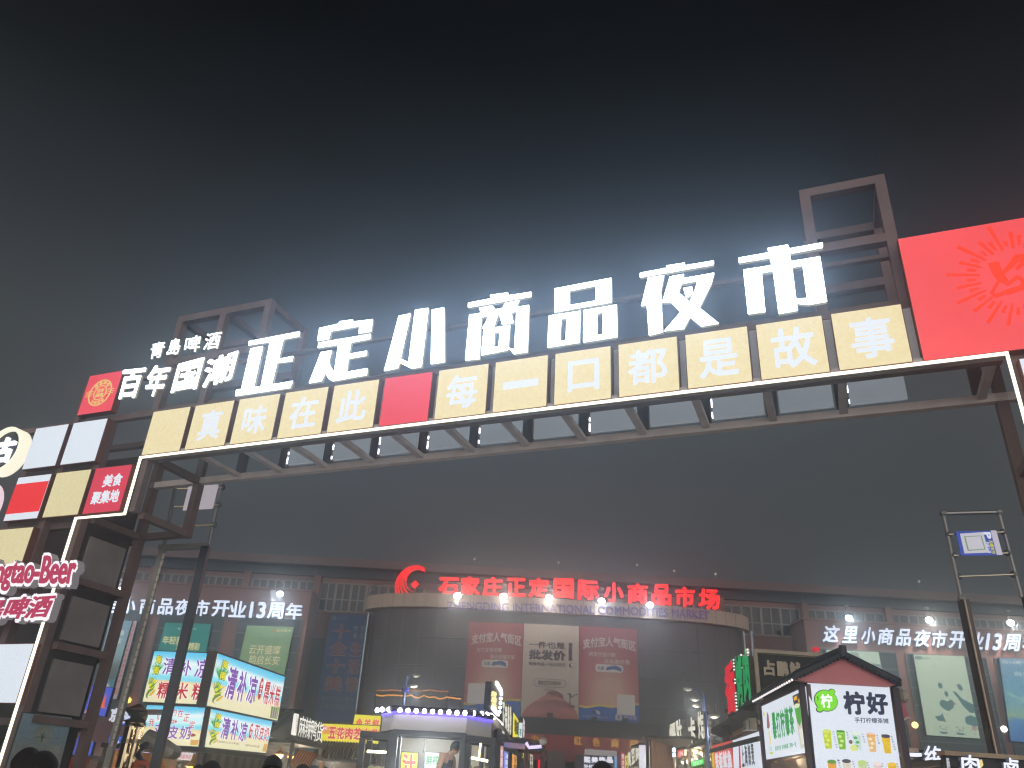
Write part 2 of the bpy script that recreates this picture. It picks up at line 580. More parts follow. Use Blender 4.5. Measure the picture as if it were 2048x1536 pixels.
# ------------------------------------------------------------------ lit tiles
cream = E('#f0e1b4', 0.97, 0.16, 16.0, 8, '#e9d8a6')
creamL = E('#e2d8aa', 0.95, 0.12, 16.0, 8, '#dccf9e')
redm = E('#f44a5c', 0.95, 0.08, 1.5)
redb = E('#f2202a', 0.95, 0.05, 1.5)
whitem = E('#dfe8f2', 1.0, 0.06, 1.0)
rim = P('#6d4238', 0.5, noise=0.1)
glyphw = E('#e4ebf6', 0.98)
TW, TH = 0.931, 0.935
def tile(u, vt, mat, label, group=None, w=TW, h=TH, ch=None, extra=None, cat='sign panel', name='lit_tile', chm=None):
    r = root(name, G.pt(u + w / 2, vt - h, -0.1), label, cat, group)
    fr = MB()
    e = 0.012
    fr.prism(G, [(u - e, vt - h - e), (u + w + e, vt - h - e), (u + w + e, vt + e), (u - e, vt + e)], -0.16, -0.004, rim)
    obj('frame', fr, r)
    fa = MB()
    fa.prism(G, [(u, vt - h), (u + w, vt - h), (u + w, vt), (u, vt)], -0.003, 0.004, mat)
    obj('face', fa, r)
    if ch:
        c, box = ch
        b = MB()
        a0, a1, b0, b1 = box
        b.text(G, c, [(u + a0 * w, vt - b0 * h), (u + a1 * w, vt - b0 * h), (u + a1 * w, vt - b1 * h), (u + a0 * w, vt - b1 * h)], 0.004, 0.014, chm or glyphw, weight=0.02)
        obj('character', b, r)
    if extra:
        extra(r, u, vt, w, h)
    return r
gp = 'lit tiles along the gate beam'
row = '?真味在此#每一口都是故事'
bx = {'真': (.24, .8, .17, .84), '味': (.2, .78, .2, .82), '在': (.2, .83, .16, .84), '此': (.17, .8, .17, .83), '每': (.2, .82, .15, .84), '一': (.17, .84, .44, .58), '口': (.24, .8, .2, .8), '都': (.16, .82, .16, .82), '是': (.2, .82, .16, .86), '故': (.2, .85, .14, .86), '事': (.22, .82, .16, .86)}
for i, c in enumerate(row):
    u = -7.11 + i * 1.0658
    vt = 8.085
    if c == '#':
        tile(u, vt, redm, 'plain red lit tile in the middle of the cream tile row on the gate', gp)
    elif c == '?':
        tile(u, vt, cream, 'blank cream lit tile at the left end of the row on the gate beam', gp)
    else:
        tile(u, vt, cream, 'cream lit tile on the gate beam bearing the white character ' + c, gp, ch=(c, bx[c]))
# ---- left leg tiles
gl = 'lit tiles on the left leg of the gate'
def arc(m, pl, cu, cv, r0, r1, a0, a1, w0, w1, mat, n=24, sx=1.0):
    out = [(cu + sx * r1 * math.cos(a0 + (a1 - a0) * k / n), cv + r1 * math.sin(a0 + (a1 - a0) * k / n)) for k in range(n + 1)]
    inn = [(cu + sx * r0 * math.cos(a0 + (a1 - a0) * k / n), cv + r0 * math.sin(a0 + (a1 - a0) * k / n)) for k in range(n + 1)]
    vs = [pl.pt(*p, w1) for p in out + inn] + [pl.pt(*p, w0) for p in out + inn]
    N = n + 1
    fs = [(k, k + 1, N + k + 1, N + k) for k in range(n)] + [(2 * N + k + 1, 2 * N + k, 3 * N + k, 3 * N + k + 1) for k in range(n)]
    fs += [(k + 1, k, 2 * N + k, 2 * N + k + 1) for k in range(n)] + [(N + k, N + k + 1, 3 * N + k + 1, 3 * N + k) for k in range(n)]
    m.add(vs, fs, mat)
def disc(m, pl, cu, cv, ru, rv, w0, w1, mat, side=None, n=28):
    m.prism(pl, [(cu + ru * math.cos(2 * math.pi * k / n), cv + rv * math.sin(2 * math.pi * k / n)) for k in range(n)], w0, w1, mat, side)
gold = E('#e8c878', 0.95)
def emblem(r, u, vt, w, h):
    m = MB()
    cu, cv = u + w / 2, vt - h / 2
    arc(m, G, cu, cv, .285, .315, 0, 2 * math.pi, .004, .012, gold, 40)
    arc(m, G, cu, cv, .155, .178, 0, 2 * math.pi, .004, .012, gold, 32)
    for k, ch in enumerate('青島啤酒'):
        a = math.pi * (.5 + .16 * (1.5 - k))
        x, y = cu + .235 * math.cos(a), cv + .235 * math.sin(a)
        m.text(G, ch, [(x - .045, y + .045), (x + .045, y + .045), (x + .045, y - .045), (x - .045, y - .045)], .004, .012, gold, weight=.02)
    for k, ch in enumerate('正宗百年'):
        a = math.pi * (1.5 - .13 * (1.5 - k))
        x, y = cu + .235 * math.cos(a), cv + .235 * math.sin(a)
        m.text(G, ch, [(x - .04, y + .04), (x + .04, y + .04), (x + .04, y - .04), (x - .04, y - .04)], .004, .012, gold, weight=.02)
    m.text(G, '百年', [(cu - .1, cv + .1), (cu + .1, cv + .1), (cu + .1, cv + .005), (cu - .1, cv + .005)], .004, .012, gold, weight=.03)
    m.text(G, '国潮', [(cu - .1, cv - .01), (cu + .1, cv - .01), (cu + .1, cv - .1), (cu - .1, cv - .1)], .004, .012, gold, weight=.03)
    for sgn in (-1, 1):
        for k in range(3):
            pts = [G.pt(cu + sgn * (.2 + .19 * j / 10), cv + .05 - .05 * k + .012 * math.sin(j * 1.2), .015) for j in range(11)]
            m.tube(pts, .008, gold, 5)
    obj('emblem', m, r)
tile(-9.26, 9.215, redm, 'red lit tile with a round gold wave emblem at the upper left of the gate', gl, extra=emblem)
tile(-10.36, 8.09, whitem, 'plain white lit tile on the left leg, left one of the pair', gl)
tile(-9.275, 8.09, whitem, 'plain white lit tile on the left leg, right one of the pair', gl)
def redband(r, u, vt, w, h):
    m = MB().box(G, u, u + w, vt - .85 * h, vt - .16 * h, .0045, .009, redb)
    obj('band', m, r)
tile(-10.37, 6.965, whitem, 'white lit tile with a broad red band across it, on the left leg', gl, extra=redband)
tile(-9.285, 6.965, creamL, 'blank cream lit tile between the red banded tile and the red lettered tile', gl)
def food(r, u, vt, w, h):
    m = MB()
    m.text(G, '美食', [(u + .33 * w, vt - .17 * h), (u + .85 * w, vt - .17 * h), (u + .85 * w, vt - .45 * h), (u + .33 * w, vt - .45 * h)], .004, .014, glyphw, weight=.025)
    m.text(G, '聚集地', [(u + .14 * w, vt - .53 * h), (u + .89 * w, vt - .53 * h), (u + .89 * w, vt - .82 * h), (u + .14 * w, vt - .82 * h)], .004, .014, glyphw, weight=.025)
    obj('lettering', m, r)
tile(-8.22, 6.965, E('#dc3450', 0.95, 0.08, 1.5), 'red lit tile with five white characters at the stepped corner of the gate', gl, extra=food)
tile(-10.38, 5.84, creamL, 'blank cream lit tile low on the left leg above the magenta script sign', gl)
tile(-9.36, 3.59, whitem, 'big plain white lit tile low on the left leg under the magenta signs', gl, h=1.0)
# ---- right leg
tile(7.86, 6.99, whitem, 'sliver of a white lit tile under the big red panel at the right frame edge', 'lit tiles on the right leg of the gate')
tile(7.86, 5.9, creamL, 'sliver of a cream lit tile on the right leg at the frame edge', 'lit tiles on the right leg of the gate')

# ---- big red panel with sunburst
def burst(r, u, vt, w, h):
    m = MB()
    br = E('#ff4228', .98)
    cu, cv = 8.12, 8.27
    for k in range(44):
        a = 2 * math.pi * (k + .5) / 44
        lo, hi = .46 + .05 * (k % 2), (.86, .66, .78, .6)[k % 4] + .04 * math.sin(k * 1.7)
        ca, sa = math.cos(a), math.sin(a)
        m.prism(G, [(cu + lo * ca + .016 * sa, cv + lo * sa - .016 * ca), (cu + hi * ca + .026 * sa, cv + hi * sa - .026 * ca), (cu + hi * ca - .026 * sa, cv + hi * sa + .026 * ca), (cu + lo * ca - .016 * sa, cv + lo * sa + .016 * ca)], .004, .012, br)
    # brushed curl emblem
    def stroke(pts, ws):
        n = len(pts)
        L, Rr = [], []
        for i in range(n):
            a, b = pts[max(0, i - 1)], pts[min(n - 1, i + 1)]
            dx, dy = b[0] - a[0], b[1] - a[1]
            d = math.hypot(dx, dy) or 1
            L.append((cu + pts[i][0] - dy / d * ws[i], cv + pts[i][1] + dx / d * ws[i]))
            Rr.append((cu + pts[i][0] + dy / d * ws[i], cv + pts[i][1] - dx / d * ws[i]))
        for i in range(n - 1):
            m.prism(G, [L[i], L[i + 1], Rr[i + 1], Rr[i]], .004, .012 + stroke.k, br)
        stroke.k += .002
    stroke.k = 0
    stroke([(-.25, .27), (-.24, .1), (-.2, -.03), (-.14, -.13)], [.07, .06, .06, .02])
    stroke([(-.16, -.13), (-.02, -.02), (.05, -.12), (-.02, -.2), (-.18, -.23), (-.33, -.28), (-.37, -.22), (-.26, -.06)], [.02, .035, .035, .035, .03, .03, .025, .015])
    stroke([(-.2, .05), (-.05, .18), (.05, .3), (.13, .3), (.1, .2), (.0, .1)], [.02, .04, .05, .05, .04, .02])
    stroke([(.05, .2), (.2, .17), (.3, .07), (.25, -.02), (.16, .02), (.18, .1)], [.03, .04, .04, .035, .03, .02])
    stroke([(-.2, -.26), (.0, -.22), (.2, -.2)], [.03, .02, .01])
    obj('sunburst', m, r)
tile(6.755, 9.21, E('#ff585c', 0.95, 0.12, .8), 'large red lit panel with an orange sunburst emblem at the right end of the gate', None, 2.9, 2.07, extra=burst)

# ------------------------------------------------------------------ channel letters on the beam
face = E('#cfe2ff', 15.0)
face2 = E('#e4f0ff', 5.0)
face3 = E('#eef6ff', 3.0)
sidem = E('#d6d0b2', 0.42)
LW0, LW1 = 0.015, 0.08
A_, B_, C_ = (400, 560), (900, 480), (1300, 460)
def zp(o, pts):
    return [(o[0] + x / 4, o[1] + y / 4) for x, y in pts]
BIG = {
 '正': (A_, [([(392,490),(797,412),(793,450),(667,474),(627,634),(745,608),(738,648),(617,663),(573,836),(742,808),(718,862),(283,928),(290,880),(330,873),(405,548),(503,530),(430,858),(487,850),(560,494),(387,522)], [])]),
 '定': (A_, [([(955,385),(1110,350),(1115,332),(1222,316),(1222,334),(1382,314),(1367,412),(1268,428),(1278,368),(1047,410),(1030,472),(940,487)], []),
             ([(948,502),(1365,432),(1360,470),(1207,500),(1193,592),(1335,566),(1332,604),(1187,630),(1173,735),(1340,707),(1333,760),(1063,808),(1030,790),(1003,742),(972,808),(872,825),(968,578),(1055,562),(1033,640),(1040,690),(1073,737),(1107,516),(943,543)], [])]),
 '小': (A_, [([(1590,287),(1685,268),(1603,630),(1668,658),(1720,240),(1828,224),(1772,693),(1697,708),(1598,660),(1580,705),(1473,728)], []),
             ([(1855,238),(1952,220),(1958,655),(1847,672)], [])]),
 '商': (B_, [([(145,503),(330,467),(322,440),(462,420),(467,443),(650,415),(648,453),(145,540)], []),
             ([(155,600),(248,583),(235,545),(340,525),(360,556),(420,546),(440,505),(555,483),(530,537),(632,520),(620,895),(510,912),(470,862),(514,877),(532,572),(250,617),(235,952),(122,962)], []),
             ([(305,622),(382,604),(352,690),(258,707)], []), ([(397,602),(490,586),(508,662),(418,677)], []),
             ([(270,715),(480,680),(464,880),(250,922)], [[(357,742),(400,735),(388,852),(350,857)]])]),
 '品': (B_, [([(838,388),(1290,303),(1293,498),(837,578)], [[(957,407),(1167,366),(1167,485),(955,522)]]),
             ([(792,605),(1043,567),(1035,820),(780,860)], [[(890,632),(935,624),(925,803),(880,808)]]),
             ([(1072,562),(1333,517),(1338,775),(1066,818)], [[(1177,588),(1222,578),(1222,755),(1175,762)]])]),
 '夜': (C_, [([(-80,343),(135,303),(130,285),(275,262),(282,283),(510,245),(508,278),(-80,380)], []),
             ([(-15,382),(112,362),(86,490),(103,818),(-8,842),(-25,600),(-70,608)], []),
             ([(160,372),(272,352),(258,387),(513,343),(490,430),(395,622),(550,747),(410,770),(320,695),(270,790),(113,808),(245,655),(170,578),(97,580)], [[(250,432),(380,405),(355,495),(318,575),(228,500)]]),
             ([(267,465),(335,453),(345,500),(310,538),(290,540)], [])]),
 '市': (C_, [([(710,222),(950,180),(940,145),(1100,117),(1115,148),(1380,100),(1382,140),(1117,190),(1127,250),(1360,212),(1416,572),(1268,597),(1172,588),(1182,643),(1030,670),(985,328),(893,343),(922,655),(785,672),(747,318),(972,282),(962,222),(712,263)], [[(1137,298),(1222,285),(1256,545),(1168,550)]])]),
}
for ch, (o, polys) in BIG.items():
    m = MB()
    for out, holes in polys:
        m.ppx(G, zp(o, out), LW0, LW1, face, sidem, [zp(o, hh) for hh in holes])
    obj('channel_letter', m, None, 'tall white glowing block letter ' + ch + ' standing on the gate beam', 'sign letter', 'big white letters on the gate')
D_ = (0, 560)
def chq(o, quads, chars, lab, group, w0, w1, fm, sm, weight):
    for ch, q in zip(chars, quads):
        m = MB().tpx(G, ch, zp(o, q), w0, w1, fm, sm, weight)
        obj('channel_letter', m, None, lab % ch, 'sign letter', group)
chq(D_, [[(985,720),(1172,700),(1095,940),(925,955)], [(1190,690),(1395,662),(1275,930),(1150,930)], [(1425,672),(1638,615),(1570,870),(1362,905)], [(1650,640),(1912,555),(1850,795),(1610,870)]],
    '百年国潮', 'slanted white glowing letter %s in the lower line left of the big gate letters', 'mid-size white letters on the gate', 0.02, .07, face2, sidem, .03)
chq(D_, [[(1215,505),(1330,485),(1295,615),(1190,635)], [(1365,475),(1455,458),(1430,590),(1325,605)], [(1490,455),(1615,435),(1590,570),(1465,585)], [(1650,430),(1778,408),(1745,545),(1620,560)]],
    '青島啤酒', 'small slanted white letter %s in the line above the mid-size letters', 'small white letters on the gate', 0.015, .05, face3, sidem, .012)
# ---- round sign at the frame edge
m = MB()
cu, cv = -11.13, 7.66
pale = E('#fff7df', 1.1)
r = root('round_sign', G.pt(cu, cv - .55, -.1), 'round cream-rimmed dark sign with a white character 古, cut by the left frame edge', 'sign')
arc(m, G, cu, cv, .46, .54, 0, 2 * math.pi, -.2, .06, pale, 40)
obj('rim', m, r)
m = MB(); disc(m, G, cu, cv, .459, .459, -.2, -.02, P('#1d2333', .4, noise=0)); obj('face', m, r)
m = MB().text(G, '古', [(cu - .28, cv + .3), (cu + .3, cv + .3), (cu + .3, cv - .3), (cu - .28, cv - .3)], -.019, .05, E('#f4fbff', 1.25), weight=.04); obj('character', m, r)
m = MB()
r = root('round_sign', G.pt(-11.3, 6.0, -.1), 'edge of a second round sign with magenta rim below the cream-rimmed one', 'sign')
arc(m, G, -11.42, 6.45, .44, .56, 0, 2 * math.pi, -.2, .06, E('#f2d7e2', 1.0), 40); obj('rim', m, r)
m = MB(); disc(m, G, -11.42, 6.45, .439, .439, -.2, .0, E('#c63868', .9)); obj('face', m, r)
# ---- magenta script signs with white outline
mag = E('#c2315c', .85, .1, 4)
outl = E('#f7f2f6', 1.15)
def outlined(st, q, label, w0, wt, parts):
    r = root('script_sign', G.pt(*G.uv(*q[3]), 0), label, 'sign')
    m = MB().tpx(G, st, q, w0, w0 + .16, outl, E('#b7b0b4', .3), wt + .075)
    obj('outline', m, r)
    x0 = [(q[0][0] + 5, q[0][1] + 5), (q[1][0] - 5, q[1][1] + 6), (q[2][0] - 7, q[2][1] - 8), (q[3][0] + 5, q[3][1] - 7)]
    m = MB().tpx(G, st, x0, w0 + .161, w0 + .19, mag, None, wt)
    obj('lettering', m, r)
outlined('Tsingtao-Beer', [(-48, 1116), (160, 1100), (148, 1195), (-62, 1186)], 'magenta script letters with white outline reading ngtao-Beer at the left edge', .12, .02, 0)
outlined('青島啤酒', [(-75, 1197), (117, 1182), (98, 1242), (-95, 1252)], 'magenta white-outlined characters 啤酒 below the script sign at the left edge', .12, .02, 0)
# ================================================================== the market building across the square
class Arc:
    """gently bulging front: u is the x of a point, w how far it stands proud"""
    def __init__(s, xc, half, Y, bulge):
        s.xc, s.h, s.Y, s.b = xc, half, Y, bulge
    def yy(s, x, w=0.0):
        t = min(1.0, abs(x - s.xc) / (s.h + w))
        return s.Y - (s.b + w) * (max(0.0, 1 - t ** 4)) ** 0.55
    def pt(s, u, v, w=0.0):
        return Vector((u, s.yy(u, w), v))
    def uv(s, px, py, w=0.0):
        Y = s.Y - s.b
        for _ in range(12):
            p = at(px, py, Y)
            Y = 0.5 * Y + 0.5 * s.yy(p.x, w)
        p = at(px, py, Y)
        return (p.x, p.z)
    uvs = Plane.uvs

wallm = P('#94665c', 0.75, noise=0.18, scale=0.25, bump=0.05)
wallm2 = P('#8a5f56', 0.75, noise=0.18, scale=0.25)
pillm = P('#946557', 0.7, noise=0.15, scale=0.4)
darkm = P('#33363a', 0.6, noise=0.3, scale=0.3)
glassm = P('#23272c', 0.15, noise=0.4, scale=0.2)
mull = P('#9c958e', 0.5, noise=0.1)
mulld = P('#6b6a6a', 0.5, noise=0.1)
creamw = P('#b9a692', 0.6, noise=0.12, scale=0.5)
YW, YB = 70.0, 73.5
FW, FB = front(YW), front(YB)
def bp(name, mb, par, **k):
    return obj(name, mb, par, **k)
bld = root('market_building', (5, 78, 0), 'wide brown market hall with a bulging dark glass centre and cream fascia', 'building')
ZR = 20.1
m = MB().box(FB, -48, 60, 0, ZR - 1.5, -14, 0, wallm2)
bp('rear_block', m, bld)
bp('roof', MB().box(FB, -48.5, 60.5, ZR - .72, ZR, -14, 1.3, P('#6d5550', .7, noise=.15)), bld)
bp('eaves_shade', MB().box(FB, -48, 60, ZR - 1.49, ZR - .73, -14, .3, darkm), bld)  # dark band, shade under the roof edge put into its colour
ZW = 16.45
xl1 = at(622, 1196, YW).x
xr0 = at(1607, 1237, YW).x
bp('wing', MB().box(FW, -46, xl1, 0, ZW, -3.4, 0, wallm), bld, label='brown wing on the left under the white letter row')
bp('wing', MB().box(FW, xr0, 58, 0, ZW, -3.4, 0, wallm), bld, label='brown wing on the right under the white letter row')
bp('coping', MB().box(FW, -46, xl1 + .15, ZW, ZW + .18, -3.3, .15, pillm), bld)
bp('coping', MB().box(FW, xr0 - .15, 58, ZW, ZW + .18, -3.3, .15, pillm), bld)
# upper storey windows
def windows(pl, u0, u1, v0, v1, n, w=0.05, rows=2, cov=0.0, mat=None):
    f = MB()
    mt = mat or mull
    s = .055
    for i in range(n + 1):
        u = u0 + (u1 - u0) * i / n
        ss = s * (1.8 if i % 2 == 0 else 1)
        f.box(pl, u - ss, u + ss, v0, v1, w + .002, w + .09, mt)
    for j in range(rows + 1):
        v = v0 + (v1 - v0) * (j / rows if j != 1 or rows != 2 else .42)
        for i in range(n):
            ua = u0 + (u1 - u0) * i / n + (.1 if i % 2 == 0 else .056)
            ub = u0 + (u1 - u0) * (i + 1) / n - (.1 if i % 2 else .056)
            f.box(pl, ua, ub, v - s, v + s, w + .002, w + .08, mt)
    o = bp('window', MB().box(pl, u0, u1, v0, v1, w - .06, w, glassm), bld)
    obj('frame', f, o)
    return o
zt, zb = 18.1, 15.6
def xs(px, py=1170, Y=YB):
    return at(px, py, Y).x
for a, b, n in ((215, 300, 5), (310, 385, 5), (402, 486, 6), (504, 630, 8), (643, 735, 6), (742, 850, 6), (1352, 1432, 5), (1440, 1592, 8), (1604, 1757, 8), (1768, 1913, 8), (1926, 2048, 8), (2062, 2180, 8)):
    windows(FB, xs(a), xs(b), zb, zt, n)
for px in (306, 394, 495, 637, 1436, 1598, 1762, 1919, 2055):
    bp('pillar', MB().box(FB, xs(px) - .3, xs(px) + .3, 0, ZR - 1.5, .06, .7, pillm), bld)
for px in (632, 1593):
    bp('downpipe', MB().tube([FB.pt(xs(px), 13, .9), FB.pt(xs(px), 19.0, .9)], .07, mulld), bld)
# dark doorway slots between wing and drum
bp('recess', MB().box(FB, xs(615, 1350), xs(655, 1350), 2, 13.2, .01, .3, P('#26282b', .6)), bld)
bp('recess', MB().box(FB, xs(1492, 1300), xs(1612, 1300), 12.6, 13.2, .01, .3, P('#26282b', .6)), bld)
# narrow window strips in the wings, half covered by banners
def strip_win(pxa, pxb, vt, vb, n):
    ua, ub = FW.uv(pxa, 1300)[0], FW.uv(pxb, 1300)[0]
    o = bp('window', MB().box(FW, ua, ub, vb, vt, .002, .05, glassm), bld)
    f = MB()
    for j in range(n + 1):
        v = vb + (vt - vb) * j / n
        f.box(FW, ua + .07, ub - .07, v - .05, v + .05, .052, .13, mulld)
    f.box(FW, ua, ua + .07, vb, vt, .052, .14, mulld)
    f.box(FW, ub - .07, ub, vb, vt, .052, .14, mulld)
    obj('frame', f, o)
vt = 14.1
for a, b in ((170, 284), (304, 436), (466, 596), (1640, 1790), (1808, 1968), (1984, 2130)):
    strip_win(a, b, vt, 5.9, 6)
# drum with fascia
xa, xb = at(737, 1215, 70).x, at(1490, 1240, 70).x
DR = Arc((xa + xb) / 2, (xb - xa) / 2 - .5, 70.0, 3.0)
curt = P('#403a3a', 0.4, noise=0.15, scale=0.3)
m = MB()
n = 60
us = [DR.xc + DR.h * math.sin(math.pi * (i / n - .5)) for i in range(n + 1)]
vs = [DR.pt(u, v) for u in us for v in (0, 15.3)]
m.add(vs, [(2 * i, 2 * i + 2, 2 * i + 3, 2 * i + 1) for i in range(n)], curt)
bp('curtain_wall', m, bld)
m = MB()
ln = P('#48484b', .4, noise=0)
for k in range(1, 22):
    u = DR.xc - DR.h + 2 * DR.h * k / 22
    if DR.h - abs(u - DR.xc) > .6:
        p = DR.pt(u, 0, .001)
        m.bar(p + Vector((0, 0, .2)), p + Vector((0, 0, 15)), .07, .05, ln)
for v in (4, 6.2, 8.4, 10.6, 12.8):
    m.tube([DR.pt(u, v, .02) for u in us[4:-4]], .035, ln, 4)
bp('curtain_mullions', m, bld)
m = MB()
ww = .75
us2 = [DR.xc + (DR.h + ww) * math.sin(math.pi * (i / n - .5)) for i in range(n + 1)]
FZ0, FZ1 = 15.1, 16.2
vs = [DR.pt(u, v, ww) for u in us2 for v in (FZ0, FZ1)]
m.add(vs, [(2 * i, 2 * i + 2, 2 * i + 3, 2 * i + 1) for i in range(n)], creamw)
vs2 = [p for u in us2 for p in (DR.pt(u, FZ0, ww), Vector((u, 70.1, FZ0)))]
m.add(vs2, [(2 * i, 2 * i + 1, 2 * i + 3, 2 * i + 2) for i in range(n)], creamw)
vs2 = [p + Vector((0, 0, FZ1 - FZ0)) for p in vs2]
m.add(vs2, [(2 * i, 2 * i + 2, 2 * i + 3, 2 * i + 1) for i in range(n)], darkm)
fas = bp('fascia', m, bld)
m = MB()
jt = P('#6a5f55', .6, noise=0)
for k in range(1, 34):
    u = DR.xc - DR.h + 2 * DR.h * k / 34
    p = DR.pt(u, FZ0 + .02, ww + .004)
    m.bar(p, p + Vector((0, 0, FZ1 - FZ0 - .04)), .03, .03, jt)
obj('joint_lines', m, fas)
m = MB()
m.tpx(DR, 'ZHENGDING INTERNATIONAL COMMODITIES MARKET', [(893, 1203), (1419, 1222), (1420, 1239), (894, 1219)], ww + .01, ww + .1, E('#64489c', .55), None, .012)
obj('fascia_lettering', m, fas)
m = MB()
for dz in (.45, .95):
    m.tube([DR.pt(u, FZ1 + dz, ww - .3) for u in us2[3:-3]], .035, mulld, 5)
for k in range(3, n - 2, 2):
    m.tube([DR.pt(us2[k], FZ1, ww - .3), DR.pt(us2[k], FZ1 + .95, ww - .3)], .03, mulld, 5)
bp('roof_railing', m, bld)
# blue light tubes down the two ends of the drum
for a in ((737, 1226, 724, 1420), (1487, 1258, 1492, 1300)):
    pa, pb = at(a[0], a[1], 69.3), at(a[2], a[3], 69.3)
    bp('light_line', MB().tube([pa, Vector((pa.x, pa.y, pb.z))], .05, E('#9fb6c0', .8)), bld)
for px, py in ((949, 1118), (1117, 1125), (1274, 1130), (1348, 1142), (1431, 1148), (1838, 1163)):
    p = at(px, py, 73)
    bp('roof_lamp', MB().tube([Vector((p.x, p.y, ZR)), p], .03, mulld, 5).ball(p, .12, E('#cfc4b8', .8)), bld)

# ---- red letters on the drum roof
neon = E('#ff0a06', 2.6, .35, 3.0, 3, '#b00604')
nside = E('#8c0c0c', .5)
gname = 'red glowing letters on the roof of the market building'
RL = [('石',877,918,1154,1192),('家',922,960,1152,1191),('庄',965,1006,1153,1193),('正',1012,1052,1155,1193),('定',1057,1099,1155,1195),('国',1107,1148,1156,1197),('际',1156,1198,1159,1200),('小',1208,1248,1164,1204),('商',1255,1296,1166,1207),('品',1303,1343,1168,1211),('市',1350,1390,1173,1214),('场',1397,1440,1177,1219)]
for ch, x0, x1, y0, y1 in RL:
    m = MB().tpx(DR, ch, [(x0, y0), (x1, y0 + 1), (x1, y1 + 1), (x0 - 1, y1)], ww - .5, ww - .15, neon, nside, .05)
    obj('neon_letter', m, None, 'red glowing roof letter %s above the cream fascia' % ch, 'sign letter', gname)
m = MB()
lg = DR
c0 = lg.uv(829, 1168, ww - .2)
for k in range(5):
    r1 = 1.62 - .17 * k
    off = .09 * k
    n_ = 26
    a0, a1 = R_(62 - 4 * k), R_(318 - 14 * k)
    for i in range(n_):
        p, q = a0 + (a1 - a0) * i / n_, a0 + (a1 - a0) * (i + 1) / n_
        def T(x):
            t = (x - a0) / (a1 - a0)
            return .015 + .055 * math.sin(math.pi * min(1, t * 1.1)) ** .7
        cu, cv = c0[0] + off * .4, c0[1] - .0 + .1 * k - .1
        m.prism(lg, [(cu + (r1 - T(p)) * math.cos(p), cv + (r1 - T(p)) * math.sin(p)), (cu + (r1 + T(p)) * math.cos(p), cv + (r1 + T(p)) * math.sin(p)), (cu + (r1 + T(q)) * math.cos(q), cv + (r1 + T(q)) * math.sin(q)), (cu + (r1 - T(q)) * math.cos(q), cv + (r1 - T(q)) * math.sin(q))], ww - .5, ww - .15, neon, nside)
m.prism(lg, [(c0[0] + .05 - .36, c0[1] - .05), (c0[0] + .05, c0[1] - .41), (c0[0] + .05 + .36, c0[1] - .05), (c0[0] + .05, c0[1] + .31)], ww - .5, ww - .15, neon, nside)
obj('neon_emblem', m, None, 'red glowing crescent of five arcs with a diamond, left of the red roof letters', 'sign emblem')

# ---- white letters on the wings
wl = E('#dfeaff', 1.7)
def row(items, yf, label, group):
    for ch, a, b in items:
        y = yf((a + b) / 2)
        h = 32 + (b / 2048) * 2
        m = MB().tpx(FW, ch, [(a + 3, y - h / 2), (b + 3, y - h / 2 + 1), (b - 2, y + h / 2 + 1), (a - 2, y + h / 2)], .05, .3, wl, E('#8a93a6', .4), .028)
        obj('wall_letter', m, None, label % ch, 'sign letter', group)
row([('这',170,200),('里',207,238),('小',241,271),('商',279,309),('品',316,346),('夜',350,381),('市',388,418),('开',424,458),('业',458,492),('13',499,531),('周',535,567),('年',571,604)], lambda x: 1210 + (x - 256) * .036,
    'white glowing letter %s on the left wing of the market building', 'white letters on the left wing')
row([('这',1647,1678),('里',1686,1715),('小',1723,1751),('商',1756,1786),('品',1793,1822),('夜',1828,1860),('市',1863,1893),('开',1899,1931),('业',1935,1967),('13',1972,2003),('周',2008,2040),('年',2046,2078)], lambda x: 1267 + (x - 1662) * .049,
    'white glowing letter %s on the right wing of the market building', 'white letters on the right wing')

# ---- floodlights
def flood(px, py, Y, warm=False, power=120, aim=(0, -6, -14), lab=''):
    p = at(px, py, Y)
    r = root('floodlight', p + Vector((0, .2, -.45)), lab, 'floodlight', 'floodlights on the market building')
    m = MB()
    body = P('#4a4a48', .4, noise=.1)
    m.box(front(p.y + .12), p.x - .28, p.x + .28, p.z - .16, p.z + .2, -.1, .1, body)
    obj('housing', m, r)
    m = MB().ball((p.x, p.y - .02, p.z), .27 if not warm else .3, E('#fff6e6' if warm else '#f2f8ff', 70.0), sq=(1, .5, .8))
    obj('lens', m, r)
    m = MB().tube([p + Vector((0, .25, .1)), p + Vector((0, .45, .75)), p + Vector((0, .15, .95))], .04, body, 6)
    m.ball(p + Vector((0, .0, 1.0)), .16, P('#b8a890', .4), sq=(1.2, 1, .6))
    obj('bracket', m, r)
    lamp('flood_lamp', p + Vector((0, -.5, -.2)), power * (3.2 if Y > 68 else 2.2), (1, .93, .82) if warm else (.92, .96, 1), r, .25, p + Vector((0, -2.5, -10)), 150)
FL = [(245, 1178, 69, 0, 260, 'leftmost white floodlight over the left wing letters'), (560, 1188, 69, 0, 330, 'bright white floodlight above the end of the left letter row'),
      (915, 1192, 66, 1, 220, 'floodlight below the first red roof letters'), (1007, 1193, 66, 1, 220, 'floodlight below the third red roof letter'), (1098, 1196, 66, 1, 220, 'floodlight below the fifth red roof letter'), (1203, 1202, 66, 0, 220, 'floodlight between the seventh and eighth red roof letter'), (1300, 1210, 66, 0, 220, 'floodlight below the ninth and tenth red roof letters'),
      (1697, 1236, 69, 0, 330, 'white floodlight above the start of the right letter row'), (1858, 1240, 69, 1, 420, 'warm floodlight above the middle of the right letter row'), (2021, 1246, 69, 1, 420, 'warm floodlight above the end of the right letter row')]
for px, py, Y, wrm, pw, lb in FL:
    flood(px, py, Y, bool(wrm), pw, lab=lb)

